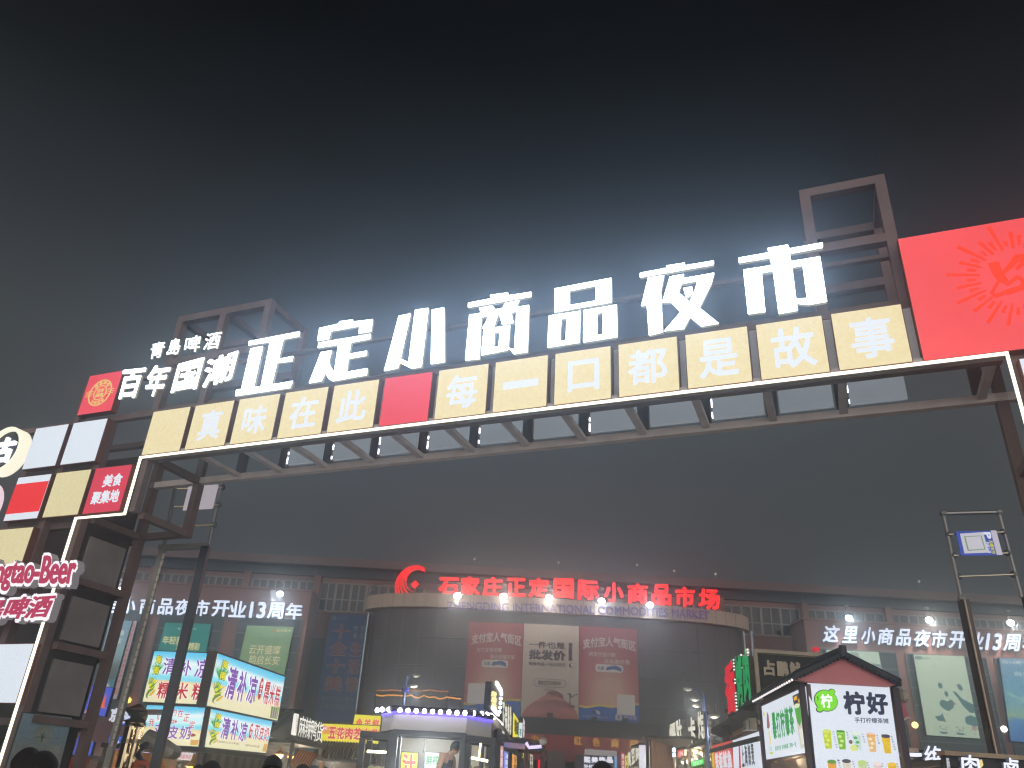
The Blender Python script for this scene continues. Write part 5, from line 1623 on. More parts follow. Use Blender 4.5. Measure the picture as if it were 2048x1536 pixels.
# ================================================================== people
skin = P('#b98a68', .55, noise=.1)
hair = P('#1a1514', .8, noise=.6, scale=30, bump=.6)
def person(label, head, Y, ztop, facing=0.0, cloth='#26262c', cap=None, lean=0.0, armpose=None, bare=False, h=1.7):
    """one continuous skinned body; head top at pixel column head[0], height ztop"""
    x = at(head[0], head[1], Y).x
    z0 = ztop - h
    base = Vector((x, Y, z0))
    me = bpy.data.meshes.new('body')
    sc = h / 1.7
    J = dict(pel=(0, 0, .93), ab=(0, .01, 1.08), ch=(0, .02 + lean * .3, 1.27), nk=(0, .0 + lean * .55, 1.44), hd=(0, lean * .75 - .0, 1.52), hd2=(0, lean * .85 - .02, 1.6),
             sl=(-.17, .02 + lean * .4, 1.38), sr=(.17, .02 + lean * .4, 1.38), el=(-.24, .0, 1.1), er=(.24, .0, 1.1), wl=(-.22, -.1, .88), wr=(.22, -.1, .88), fl=(-.21, -.13, .76), fr=(.21, -.13, .76),
             hl=(-.09, 0, .88), hr=(.09, 0, .88), kl=(-.1, -.03, .5), kr=(.1, -.03, .5), al=(-.1, .02, .09), ar=(.1, .02, .09), tl=(-.1, -.15, .04), tr=(.1, -.15, .04))
    if armpose:
        J.update(armpose)
    rad = dict(pel=.14, ab=.12, ch=.14, nk=.052, hd=.075, hd2=.095, sl=.062, sr=.062, el=.043, er=.043, wl=.03, wr=.03, fl=.035, fr=.035, hl=.09, hr=.09, kl=.06, kr=.06, al=.04, ar=.04, tl=.04, tr=.04)
    names = list(J)
    c, s_ = math.cos(facing), math.sin(facing)
    vs = [(sc * (J[k][0] * c - J[k][1] * s_), sc * (J[k][0] * s_ + J[k][1] * c), sc * J[k][2]) for k in names]
    ed = [('pel', 'ab'), ('ab', 'ch'), ('ch', 'nk'), ('nk', 'hd'), ('hd', 'hd2'), ('ch', 'sl'), ('ch', 'sr'), ('sl', 'el'), ('sr', 'er'), ('el', 'wl'), ('er', 'wr'), ('wl', 'fl'), ('wr', 'fr'), ('pel', 'hl'), ('pel', 'hr'), ('hl', 'kl'), ('hr', 'kr'), ('kl', 'al'), ('kr', 'ar'), ('al', 'tl'), ('ar', 'tr')]
    me.from_pydata(vs, [(names.index(a), names.index(b)) for a, b in ed], [])
    lay = me.skin_vertices[0] if me.skin_vertices else None
    o = bpy.data.objects.new('person', me)
    S.collection.objects.link(o)
    sk = o.modifiers.new('skin', 'SKIN')
    if not me.skin_vertices:
        me.attributes.new('skin', 'FLOAT', 'POINT')
    for i, k in enumerate(names):
        d = me.skin_vertices[0].data[i]
        d.radius = (rad[k] * sc, rad[k] * sc)
        d.use_root = (k == 'pel')
    sub = o.modifiers.new('smooth', 'SUBSURF'); sub.levels = 2; sub.render_levels = 2
    sk.use_smooth_shade = True
    me.materials.append(skin)
    o.location = base
    o['base'] = tuple(base)
    tag(o, label, 'person')
    def R3(p):
        return base + Vector((sc * (p[0] * c - p[1] * s_), sc * (p[0] * s_ + p[1] * c), sc * p[2]))
    hd = Vector(J['hd2']); hc = Vector((hd.x, hd.y, hd.z - .015))
    # hair as a cap of its own round the skull
    m = MB()
    n, rows_ = 16, 9
    vv, ff_ = [], []
    for j in range(rows_ + 1):
        t_ = j / rows_ * (2.05)
        for k_ in range(n):
            a = 2 * math.pi * k_ / n
            back = .5 - .5 * math.sin(a)          # -y is the face side
            tt = t_ * (.62 + .38 * (.5 + .5 * math.sin(a)))
            rx, ry, rz = .093, .112, .122
            wv = 1 + .025 * math.sin(5 * a + j) + random.uniform(-.03, .03)
            vv.append(R3((hc.x + rx * wv * math.sin(tt) * math.cos(a), hc.y + .008 + ry * wv * math.sin(tt) * math.sin(a), hc.z + .0 + rz * math.cos(tt))))
    for j in range(rows_):
        for k_ in range(n):
            ff_.append((j * n + k_, (j + 1) * n + k_, (j + 1) * n + (k_ + 1) % n, j * n + (k_ + 1) % n))
    m.add(vv, ff_, hair)
    obj('hair', m, o, smooth=True)
    # face: nose, ears, eyes
    f_ = MB()
    f_.ball(R3((hc.x, hc.y - .112, hc.z - .03)), .018 * sc, skin, 8, 5, (.8, 1, 1.3))
    for sx_ in (-1, 1):
        f_.ball(R3((hc.x + sx_ * .092, hc.y + .01, hc.z - .02)), .026 * sc, skin, 8, 5, (.5, .8, 1.2))
    obj('features', f_, o, smooth=True)
    e_ = MB()
    for sx_ in (-1, 1):
        e_.ball(R3((hc.x + sx_ * .035, hc.y - .098, hc.z + .0)), .012 * sc, P('#1a1414', .3), 8, 5)
    e_.ball(R3((hc.x, hc.y - .1, hc.z - .075)), .02 * sc, P('#8a4a40', .5), 8, 5, (1.2, .5, .4))
    obj('eyes_and_mouth', e_, o, smooth=True)
    # clothes: lofted shirt and trousers over the body
    cm_ = P(cloth, .7, noise=.25, scale=8)
    sh = MB()
    rings = [(.9, .165, .125, 0, 0), (1.05, .155, .12, 0, 0), (1.22, .175, .13, 0, lean * .22), (1.34, .185, .115, 0, lean * .36), (1.41, .12, .09, 0, lean * .46), (1.435 if not bare else 1.36, .07, .07, 0, lean * .5)]
    if bare:
        rings = rings[:3] + [(1.3, .16, .12, 0, lean * .3)]
    nn = 18
    vv = [R3((rx * math.cos(2 * math.pi * k_ / nn), .01 + dy + ry * math.sin(2 * math.pi * k_ / nn), z_)) for z_, rx, ry, dx, dy in rings for k_ in range(nn)]
    ff_ = [(j * nn + k_, j * nn + (k_ + 1) % nn, (j + 1) * nn + (k_ + 1) % nn, (j + 1) * nn + k_) for j in range(len(rings) - 1) for k_ in range(nn)]
    sh.add(vv, ff_, cm_)
    if not bare:
        for sd in ('l', 'r'):
            a_, b_ = Vector(J['s' + sd]), Vector(J['e' + sd])
            sh.tube([R3(a_ + (a_ - b_) * .1), R3(a_.lerp(b_, .4)), R3(a_.lerp(b_, .85))], [.085 * sc, .075 * sc, .07 * sc], cm_, 12)
    obj('shirt', sh, o, smooth=True)
    tr_ = MB()
    for sd in ('l', 'r'):
        tr_.tube([R3(Vector(J['h' + sd]) + Vector((0, 0, .08))), R3(J['h' + sd]), R3(J['k' + sd]), R3(Vector(J['a' + sd]) + Vector((0, 0, .03)))], [.12 * sc, .115 * sc, .085 * sc, .07 * sc], P('#22242c', .7), 12)
    obj('trousers', tr_, o, smooth=True)
    if cap:
        k_ = MB()
        n = 16
        vv, ff_ = [], []
        for j in range(7):
            t_ = j / 6 * 1.62
            for i in range(n):
                a = 2 * math.pi * i / n
                vv.append(R3((hc.x + .104 * math.sin(t_) * math.cos(a), hc.y + .123 * math.sin(t_) * math.sin(a), hc.z + .01 + .13 * math.cos(t_))))
        for j in range(6):
            for i in range(n):
                ff_.append((j * n + i, (j + 1) * n + i, (j + 1) * n + (i + 1) % n, j * n + (i + 1) % n))
        k_.add(vv, ff_, P(cap, .7, noise=.2))
        br_ = [(hc.x + .1 * math.cos(a), hc.y - .06 - .0 + .14 * math.sin(a) - .08) for a in [math.pi + math.pi * i / 10 for i in range(11)]]
        up_ = [R3((x_, y_, hc.z + .035 - .35 * abs(y_ - hc.y + .1) * .5)) for x_, y_ in br_]
        k_.add(up_ + [p_ - Vector((0, 0, .012)) for p_ in up_], [tuple(range(11)), tuple(reversed(range(11, 22)))] + [(i, i + 11, i + 12, i + 1) for i in range(10)], P(cap, .7, noise=.2))
        obj('cap', k_, o, smooth=True)
    # five fingers on each hand
    for sd in ('l', 'r'):
        w_, fg = Vector(J['w' + sd]), Vector(J['f' + sd])
        d_ = (fg - w_).normalized()
        si = Vector((0, -1, 0)) if abs(d_.y) < .9 else Vector((1, 0, 0))
        hm = MB()
        for i, ln_ in enumerate((.07, .08, .075, .06)):
            b0 = fg + si * (.03 - .02 * i)
            hm.tube([R3(b0 - d_ * .01), R3(b0 + d_ * ln_ * .5 + Vector((0, -.006, 0))), R3(b0 + d_ * ln_ * .9 + Vector((0, -.02, .005)))], [.009, .0085, .006], skin, 6)
        tb = w_.lerp(fg, .5) + si * .03
        hm.tube([R3(tb), R3(tb + si * .02 + d_ * .03), R3(tb + si * .024 + d_ * .055)], [.011, .01, .007], skin, 6)
        obj('fingers', hm, o, smooth=True)
    return o
person('person in a black cap and dark top with bare shoulders, bending over the kiosk counter', (890, 1486), 15.9, at(890, 1486, 15.9).z + .12, R_(62), '#2a1218', '#18181a', -.2, dict(ch=(0, -.04, 1.25), nk=(0, -.14, 1.41), hd=(0, -.2, 1.45), hd2=(0, -.25, 1.5), sl=(-.18, -.08, 1.36), sr=(.18, -.08, 1.36), el=(-.26, -.06, 1.12), er=(.26, -.08, 1.12), wl=(-.16, -.32, 1.0), wr=(.16, -.34, 1.02), fl=(-.12, -.43, .97), fr=(.12, -.45, .99)), True)
person('dark haired person seen from behind at the lower left corner, left of two heads', (60, 1496), 6.3, at(60, 1496, 6.3).z, R_(185), '#1e1e26')
person('dark haired person seen from behind at the lower left corner, right of two heads', (88, 1503), 5.6, at(88, 1503, 5.6).z, R_(170), '#23202a')
person('dark haired person whose head shows below the grey spicy duck board', (548, 1511), 8.2, at(548, 1511, 8.2).z, R_(20), '#2a2c34')
person('person seen from behind under the beach light boxes, dark hair', (425, 1522), 8.0, at(425, 1522, 8.0).z, R_(180), '#1c1c22')
person('person seen from behind below the yellow sign, dark hair', (606, 1529), 9.0, at(606, 1529, 9.0).z, R_(175), '#282430')
person('dark haired person seen from behind in front of the red entrance lintel', (1205, 1523), 6.6, at(1205, 1523, 6.6).z, R_(182), '#202028')
person('dark haired person seen from behind below the white menu board', (398, 1530), 10.5, at(398, 1530, 10.5).z, R_(180), '#2a2620')
# ================================================================== lemon tea stall on the right
YT = 13.0
TF = front(YT)
TS = oblique((1523, 1413), 15.9, (1611, 1373), YT + .03)
mauve = P('#6a4c50', .6, noise=.15)
mauve2 = P('#4a3a46', .6, noise=.15)
tq = TF.uvs([(1615, 1364), (1778.5, 1372), (1801, 1536), (1631, 1536)])
tu0, tu1, tz1 = tq[0][0], tq[1][0], tq[0][1]
wsign = E('#dfe6f2', 1.0, .05, .8)
navy = E('#2a3052', .55)
lime = E('#78dc14', 1.0)
ldark = E('#1f3a1a', .5)
su0 = TS.uv(1523, 1413)[0]; su1 = TS.uv(1611, 1373)[0]
zb_ = TF.uv(1640, 1580)[1]
stall_r = root('lemon_tea_stall', TF.pt((tu0 + tu1) / 2, 0, -1.5), 'lemon tea stall with a pink gabled roof and bulb-lined tiled eaves at lower right', 'stall')
tur = tu1 + .12
for nm, p, s in (('post', TS.pt(su0 - .1, 0, -.05), .12), ('post', TF.pt(tu0 - .06, 0, -.1), .09), ('post', TF.pt(tur, 0, -.1), .1), ('post', TF.pt(tur, 0, -3.2), .1), ('post', TF.pt(tu0 + .52, 0, -3.2), .1)):
    obj(nm, MB().box(front(p.y), p.x - s / 2, p.x + s / 2, 0, tz1 + .0, -s / 2, s / 2, mauve2), stall_r)
m = MB()
sq = TS.uvs([(1523, 1413), (1611, 1373), (1624.5, 1503), (1532.5, 1519)])
m.box(TS, su0 - .15, su1 - .02, sq[0][1] + .03, sq[1][1] + .32, -.2, -.08, mauve)
obj('side_beam', m, stall_r)
obj('side_rail', MB().box(TS, su0 - .15, su1 - .02, sq[3][1] - .22, sq[3][1] - .06, -.2, -.08, mauve), stall_r)
obj('counter', MB().box(TS, su0, su1 - .1, 0, 1.05, -.7, -.12, P('#7a4a32', .6, noise=.3)), stall_r)
obj('back_wall', MB().box(TF, tu0 + .45, tur, 0, tz1, -3.35, -3.3, P('#8a5236', .6, noise=.3)), stall_r)
obj('ceiling', MB().box(TF, tu0 + .25, tur - .05, tz1 + .02, tz1 + .06, -3.2, -.15, P('#8a6a50', .6)), stall_r)
for i in range(6):
    p = TF.pt(tu0 + .4 + .22 * i, tz1 - 1.25 - .05 * (i % 3), -.9 - .5 * (i % 4))
    obj('lamp_shade', MB().tube([p + Vector((0, 0, .75)), p + Vector((0, 0, .1)), p], [.01, .05, .14], P('#b8823c', .4), 10, False), stall_r)
    bulb(stall_r, p, .07, '#ffbe5a', 8)
lamp('stall_lamp', TF.pt(tu0 + .2, tz1 - 1.0, -1.3), 70, (1, .75, .45), stall_r, .2)
# roof: pink gable face, dark tiled slopes
gy = TF
pk = P('#d98488', .6, noise=.18, scale=1.2)
gpix = [(1587, 1357), (1679, 1312), (1693, 1313), (1800, 1367), (1781, 1373), (1612, 1363.5)]
W_ = .12
gq = TF.uvs(gpix, W_)
obj('gable_face', MB().prism(TF, gq, W_ - .12, W_, pk), stall_r)
tile_m = P('#37373f', .55, noise=.3, scale=4, bump=.4)
apx = TF.uv(1686, 1313, W_ + .08)
eL = TF.uv(1588, 1359, W_ + .08)
eR = TF.uv(1804, 1371, W_ + .08)
def slope(nm, a, b, dl):
    m = MB()
    th = .05
    m.hexa([TF.pt(a[0], a[1], -dl), TF.pt(b[0], b[1], -dl), TF.pt(b[0], b[1] + th, -dl), TF.pt(a[0], a[1] + th, -dl), TF.pt(a[0], a[1], W_ + .08), TF.pt(b[0], b[1], W_ + .08), TF.pt(b[0], b[1] + th, W_ + .08), TF.pt(a[0], a[1] + th, W_ + .08)], tile_m)
    for i in range(16):
        w = W_ + .04 - i * (dl + W_) / 16
        m.tube([TF.pt(a[0], a[1] + th + .01, w), TF.pt(b[0], b[1] + th + .01, w)], .05, tile_m, 6)
    for i in range(13):
        t_ = (i + .5) / 13
        p = TF.pt(a[0] + (b[0] - a[0]) * t_, a[1] + (b[1] - a[1]) * t_ + .0, W_ + .08)
        m.ball(p, .035, tile_m, 7, 5)
    obj(nm, m, stall_r)
# the left slope is longer at the rear: it ends over the receding side board
slope('roof_slope', eR, apx, 1.5)
m = MB()
th = .05
fa_ = TF.pt(eL[0], eL[1], W_ + .08)
far = at(1506, 1404, 16.3)
apf = TF.pt(apx[0], apx[1], W_ + .08)
apr = TF.pt(apx[0], apx[1], -1.5)
m.hexa([far, apr, apr + Vector((0, 0, th)), far + Vector((0, 0, th)), fa_, apf, apf + Vector((0, 0, th)), fa_ + Vector((0, 0, th))], tile_m)
for i in range(17):
    t_ = i / 16
    m.tube([fa_.lerp(far, t_) + Vector((0, 0, th)), apf.lerp(apr, t_) + Vector((0, 0, th))], .05, tile_m, 6)
for i in range(13):
    t_ = (i + .5) / 13
    m.ball(fa_.lerp(apf, t_) + Vector((0, -.01, .01)), .035, tile_m, 7, 5)
obj('roof_slope', m, stall_r)
m = MB()
m.tube([apf + Vector((0, 0, .08)), apr + Vector((0, 0, .08))], .07, tile_m, 8)
m.tube([apf + Vector((-.01, -.02, .0)), apf + Vector((0, -.03, .16))], [.07, .055], tile_m, 8)
obj('ridge', m, stall_r)
for i in range(20):
    obj('eave_bulb', MB().ball(fa_.lerp(far, (i + .5) / 20) + Vector((-.02, -.02, .0)), .019, E('#fff4f4', 1.2), 7, 5), stall_r)
# front board
def cup(m, pl, q, w, cx, cy, h, wd, col, topc, lidc=None, slices=False):
    shp(m, pl, q, w, [(cx - wd / 2, cy), (cx + wd / 2, cy), (cx + wd * .38, cy + h), (cx - wd * .34, cy + h)], col, .004)
    blob(m, pl, q, w + .0045, cx, cy + .01, wd * .5, h * .11, topc, .003)
    if slices:
        for k in range(3):
            blob(m, pl, q, w + .0045, cx - wd * .15 + .02 * (k % 2), cy + h * (.3 + .24 * k), wd * .22, h * .08, slices, .003)
    if lidc:
        for k in range(4):
            blob(m, pl, q, w + .008, cx - wd * .3 + wd * .2 * k, cy + .004 * (k % 2), wd * .16, h * .06, lidc, .003)
def vline(m, pl, q, w, st, cx, cy, step, sz, mat):
    for i, ch in enumerate(st):
        txt(m, pl, q, w, ch, cx + .004 * i, cy + step * i, cx + sz + .004 * i, cy + step * i + sz * .8, mat, 0, .004)
def lemon(m, pl, q, w):
    def lime_shape(k, mat, d):
        blob(m, pl, q, w + d, .2, .22, .145 * k, .135 * k, mat, .004, 32)
        blob(m, pl, q, w + d + .0045, .285, .105, .042 * k, .036 * k, mat, .004, 16)
        blob(m, pl, q, w + d + .0045, .11, .335, .045 * k, .036 * k, mat, .004, 16)
    lime_shape(1.0, ldark, 0)
    m2 = lime
    blob(m, pl, q, w + .010, .2, .22, .137, .127, m2, .004, 32)
    blob(m, pl, q, w + .0105, .285, .108, .035, .03, m2, .0042, 16)
    blob(m, pl, q, w + .0105, .112, .33, .037, .029, m2, .0042, 16)
    for k in range(2):
        shp(m, pl, q, w + .015, [(.09 + .006 * k, .19 + .03 * k), (.105 + .006 * (1 - k), .16 + .03 * k), (.11, .165 + .03 * k), (.1, .2 + .03 * k)], ldark, .003)
    txt(m, pl, q, w + .015, '柠', .13, .14, .275, .31, E('#f4fbf4', 1.1), .035, .006)
    txt(m, pl, q, w, '柠', .41, .09, .67, .38, navy, .05, .012)
    txt(m, pl, q, w, '好', .69, .09, .95, .37, navy, .05, .012)
    txt(m, pl, q, w, '手打柠檬茶摊', .52, .41, .93, .475, navy, .015, .008)
    cups = [(.17, .58, '#c8d81e', '#d8e46a', None, '#dbe86a'), (.335, .585, '#7fc42c', '#a8e05a', '#4f9a2a', '#d4e88a'), (.52, .595, '#d0e4e0', '#e8f2e4', None, '#4fae5a'), (.695, .605, '#f0c07a', '#f0a82a', '#f4d8c8', '#f6e2cc'), (.87, .62, '#f0c41e', '#5a4a5a', '#4a4050', None)]
    for cx, cy, a, b, c_, d_ in cups:
        cup(m, pl, q, w, cx, cy, .215, .105, E(a, .95, .2, 20), E(b, .9), E(c_, .8) if c_ else None, E(d_, .95) if d_ else None)
    blob(m, pl, q, w + .012, .47, .78, .045, .04, E('#dbe48a', .95), .004)
    blob(m, pl, q, w + .012, .44, .71, .022, .025, E('#8a6a4a', .7), .004)
    g_ = E('#5a6278', .6)
    for s_, cx, cy in (('清柠金桔柠檬茶', .235, .585), ('青瓜柠', .4, .59), ('柠檬白茉', .585, .605), ('杨枝甘露', .755, .615), ('百香果仙爱椰', .93, .625)):
        vline(m, pl, q, w, s_, cx, cy, .03, .024, g_)
    for cx, cy, a, b in ((.19, .935, '#f0a83a', '#5a9a3a'), (.365, .925, '#e4dcc8', '#4a4a58'), (.55, .935, '#d0e0a8', '#c4dc7a'), (.73, .95, '#f0d8d4', '#f4e4e0'), (.9, .955, '#f0bc1e', '#f4c83a')):
        cup(m, pl, q, w, cx, cy, .215, .105, E(a, .95, .2, 20), E(b, .9))
    for s_, cx, cy in (('一桶水果茶', .26, .92), ('奶茶冰', .43, .93), ('金桔柠', .6, .94), ('蜜桃乌龙', .77, .95), ('鲜橙', .95, .95)):
        vline(m, pl, q, w, s_, cx, cy, .03, .024, g_)
qb = [(1615, 1364), (1778.5, 1372), (1812, 1612), (1640, 1612)]
def lemon_s(m, pl, q, w):
    # the drawing fills the part of the board above the frame edge; squeeze it to that share
    s = 172 / 248
    q2 = [q[0], q[1], tuple(q[1][i] + (q[2][i] - q[1][i]) * s for i in (0, 1)), tuple(q[0][i] + (q[3][i] - q[0][i]) * s for i in (0, 1))]
    lemon(m, pl, q2, w)
poster('stall_sign', 'large white lit board with a green lemon, 柠好 and rows of drink cups', qb, TF, wsign, -.12, 0, None, lemon_s, 'sign', '#3a3a4a')
# side board
def sideb(m, pl, q, w):
    gr = E('#1f9a44', .9)
    for i, ch in enumerate('暴打柠檬茶'):
        b0 = .17 - .012 * i; 
        txt(m, pl, q, w, ch, .24 + .098 * i, .2, .33 + .098 * i, .68, gr, .035, .01)
    for i, s_ in enumerate(('茶底升级', '鲜爽解腻', '清爽一夏')):
        txt(m, pl, q, w, s_, .25 + .165 * i, .8, .39 + .165 * i, .88, gr, .01, .006)
    shp(m, pl, q, w, [(.74, .06), (.96, .05), (.97, .92), (.8, .93)], E('#d8d0c0', .9), .003)
    shp(m, pl, q, w + .003, [(.74, .06), (.96, .05), (.96, .22), (.75, .22)], E('#2f3646', .7), .003)
    for k in range(3):
        shp(m, pl, q, w + .007, [(.77 + .08 * (k % 2), .09 + .06 * k), (.83 + .08 * (k % 2), .085 + .06 * k), (.83 + .08 * (k % 2), .145 + .06 * k), (.77 + .08 * (k % 2), .15 + .06 * k)], E('#f0b42a', 1), .003)
    shp(m, pl, q, w + .007, [(.76, .24), (.87, .24), (.87, .5), (.83, .58), (.79, .5)], E('#4fae3a', .9), .004)
    blob(m, pl, q, w + .012, .815, .25, .055, .035, E('#d8e8c0', 1), .003)
    shp(m, pl, q, w + .007, [(.885, .26), (.965, .24), (.955, .45), (.95, .78), (.92, .78), (.9, .5)], E('#c8402a', .9), .004)
    shp(m, pl, q, w + .012, [(.9, .42), (.96, .42), (.95, .55), (.91, .54)], E('#e8a8b0', .95), .003)
    blob(m, pl, q, w + .012, .925, .25, .042, .03, E('#e8e0c8', 1), .003)
    shp(m, pl, q, w + .007, [(.81, .62), (.87, .62), (.885, .86), (.83, .87)], E('#e8e4d8', 1), .003)
    shp(m, pl, q, w, [(.13, .14), (.16, .2), (.17, .4), (.15, .46), (.1, .44), (.11, .3)], E('#a86a6a', .8), .004)
    blob(m, pl, q, w, .05, .16, .02, .05, E('#e8d83a', .9), .004)
    shp(m, pl, q, w, [(.12, .5), (.16, .5), (.17, .74), (.13, .74)], E('#e8d89a', .95), .004)
    blob(m, pl, q, w, .14, .82, .035, .05, E('#b8dce0', .95), .004)
    blob(m, pl, q, w, .15, .9, .05, .02, E('#c8d84a', .9), .004)
poster('stall_sign', 'white side board with green 暴打柠檬茶 and a cup photo, turned to the aisle', [(1523, 1413), (1611, 1373), (1624.5, 1503), (1532.5, 1519)], TS, wsign, -.07, 0, None, sideb, 'sign', '#6a4c50')
# pink scalloped cloth at the right side of the stall
PF = front(13.3)
r = root('cloth_awning', PF.pt(*PF.uv(1800, 1440)), 'pink cloth hanging with a white scalloped hem beside the lemon board', 'awning')
ap = [(1786, 1392), (1803, 1394), (1819, 1437), (1813, 1435), (1808, 1440), (1802, 1436), (1796, 1441), (1791, 1436), (1788, 1437)]
obj('cloth', MB().ppx(PF, ap, -.03, 0, P('#cf7480', .7, noise=.15)), r)
obj('hem', MB().tube([PF.pt(*PF.uv(*p), .015) for p in ap[2:]], .018, P('#e8dcdc', .6), 5), r)
obj('rod', MB().tube([PF.pt(*PF.uv(1783, 1391)), PF.pt(*PF.uv(1806, 1392))], .03, P('#c8a890', .5), 6), r)
obj('bobble', MB().ball(PF.pt(*PF.uv(1806, 1392)), .1, P('#b8b0a0', .6), 10, 6), r)
obj('tie', MB().bar(PF.pt(*PF.uv(1784, 1391)), PF.pt(*PF.uv(1784, 1391)) + Vector((-.12, 0, .05)), .03, .03, mauve2), r)

# ================================================================== squid board
QF = front(22.0)
def squid(m, pl, q, w):
    cl = P('#bfae94', .5, noise=.1)
    for i, ch in enumerate('占鹏鱿鱼'):
        txt(m, pl, q, w, ch, .09 + .205 * i, .14, .275 + .205 * i, .5, cl, .045, .06)
    shp(m, pl, q, w, [(.4, .6), (.55, .58), (.62, .63), (.5, .68)], P('#a86a4a', .6), .02)
board = poster('stall_sign', 'dark weathered board with cream characters 占鹏鱿鱼 behind the lemon stall roof', [(1512, 1307), (1638, 1316), (1650, 1403), (1519, 1395)], QF, P('#2b2724', .7, noise=.4, scale=3), -.12, 0, None, squid, 'sign', '#b3a690')
obj('top_trim', MB().bar(QF.pt(*QF.uv(1507, 1302), .05), QF.pt(*QF.uv(1644, 1311), .05), .1, .09, P('#b3a690', .6, noise=.15)), board)
obj('side_trim', MB().bar(QF.pt(*QF.uv(1509, 1305), .05), QF.pt(*QF.uv(1517, 1396), .05), .09, .09, P('#b3a690', .6, noise=.15)), board)
p = QF.pt(*QF.uv(1633, 1303), -.02)
tag(obj('red_beacon', MB().tube([p - Vector((0, 0, .22)), p], .06, P('#b8a89a', .5), 10).ball(p + Vector((0, 0, .05)), .085, E('#e0303c', .9), 10, 6, (1.2, 1, .9))), 'small red round lamp on the right top corner of the squid board', 'beacon')
z0_ = QF.uv(1515, 1400)[1]
ua_, ub_ = QF.uv(1510, 1400)[0], QF.uv(1650, 1400)[0]
stall('dark stall carrying the squid board, mostly hidden by the lemon stall', QF, ua_, ub_, z0_ - .1, 2.6, lit='#ffd8a0')

# ================================================================== red and green block letters
RG = oblique((1447, 1330), 23.6, (1503, 1300), 22.2)
r = root('letter_sign', RG.pt(*RG.uv(1475, 1432)), 'upright block letter sign, one red and two green letters, edged with bulbs', 'letter sign')
rm_, gm_ = E('#ea1634', 1.0, .25, 4), E('#16a860', .9, .25, 4)
chrome = P('#b0aca4', .25, .8, .2)
for ch, q_, mt in (('香', [(1447, 1330), (1467, 1317), (1474, 1423), (1453, 1430)], rm_), ('烤', [(1468, 1314), (1482, 1307), (1487, 1411), (1476, 1415)], gm_), ('肉', [(1483, 1299), (1495, 1296), (1503, 1402), (1489, 1407)], gm_)):
    lt = obj('letter', MB().tpx(RG, ch, q_, -.2, .05, mt, chrome, .05), r)
    u_ = RG.uvs(q_)
    for k in range(16):
        t_ = (k + .5) / 16
        m = MB().ball(RG.pt(u_[1][0] * (1 - t_) + u_[2][0] * t_ + .03, u_[1][1] * (1 - t_) + u_[2][1] * t_, .02), .022, E('#f4f0e4', 2.0), 6, 4)
        obj('edge_bulb', m, lt)
obj('rail', MB().bar(RG.pt(RG.uv(1452, 1432)[0], RG.uv(1452, 1432)[1], -.1), RG.pt(RG.uv(1504, 1406)[0], RG.uv(1504, 1406)[1], -.1), .08, .08, dsteel), r)
obj('pole', MB().tube([RG.pt(RG.uv(1496, 1297)[0], RG.uv(1496, 1260)[1], -.15), RG.pt(RG.uv(1500, 1400)[0], 0, -.15)], .035, P('#a8b0c0', .4, .4), 6), r)
ru0, ru1 = RG.uv(1450, 1435)[0], RG.uv(1504, 1407)[0]
rz = RG.uv(1478, 1436)[1] - .25
stall('stall with a dark roof under the red and green block letters', RG, ru0, ru1, rz, 2.6, lit='#ffe0b0')

# ---- more boards of the right-hand row
BS = oblique((1465, 1481), 21.0, (1517, 1463), 18.6)
def bun_(m, pl, q, w):
    kk = E('#1c2228', .4)
    for i, ch in enumerate('上海烧麦'):
        txt(m, pl, q, w, ch, .34 + .12 * i, .14, .43 + .12 * i, .52, kk, .03, .01)
    shp(m, pl, q, w, [(.26, .04), (.3, .1), (.29, .5), (.32, .95), (.24, .95), (.22, .6)], E('#c83a3c', .9), .006)
    shp(m, pl, q, w, [(.4, .66), (.55, .65), (.56, .8), (.4, .8)], E('#d85a4a', .9), .006)
    for k in range(14):
        x = .42 + .04 * k
        shp(m, pl, q, w + .007, [(x, .98), (x + .012, .72 + .08 * ((k * 5) % 4)), (x + .026, .98)], E('#e8b83a', .9), .003)
poster('stall_sign', 'white lit board with thin black brush characters, left of the lemon side board', [(1465, 1481), (1517, 1463), (1530, 1590), (1470, 1590)], BS, wsign, -.08, 0, 'boards of the right-hand row', bun_, 'sign', '#5a4450')
BR = oblique((1423, 1492), 25.0, (1462, 1481), 22.4)
def redb_(m, pl, q, w):
    wt_ = E('#e0e2ea', .95)
    shp(m, pl, q, w, [(0, .06), (.12, .1), (.12, 1), (.02, 1)], E('#e8c02a', .95), .004)
    for i, ch in enumerate('铁板鱿鱼'):
        txt(m, pl, q, w, ch, .17 + .2 * i, .16, .36 + .2 * i, .5, wt_, .05, .012)
    for i, ch in enumerate('现烤香肠'):
        txt(m, pl, q, w, ch, .17 + .2 * i, .55, .36 + .2 * i, .9, wt_, .05, .012)
poster('stall_sign', 'red lit board crowded with white characters and a yellow edge stripe', [(1423, 1492), (1462.5, 1481), (1472, 1590), (1427, 1590)], BR, E('#d84a44', .9), -.08, 0, 'boards of the right-hand row', redb_, 'sign', '#4a3438')
for pl, a, b, lb in ((BS, (1466, 1500), (1518, 1484), 'stall behind the white brush character board'), (BR, (1424, 1510), (1463, 1500), 'stall behind the red board with white characters')):
    stall(lb, pl, pl.uv(*a)[0], pl.uv(*b)[0], pl.uv(*a)[1] + .05, 2.4, lit='#ffd49a')
GP = oblique((1446, 1470), 23.5, (1492, 1444), 20.8)
m = MB().ppx(GP, [(1446, 1468), (1492, 1444), (1493, 1466), (1447, 1484)], -.5, -.35, P('#7a5a5c', .6, noise=.15))
rr1 = root('roof_gable', GP.pt(*GP.uv(1470, 1470)), 'dull mauve gable end with a tan verge above the two boards', 'roof')
obj('gable_face', m, rr1)
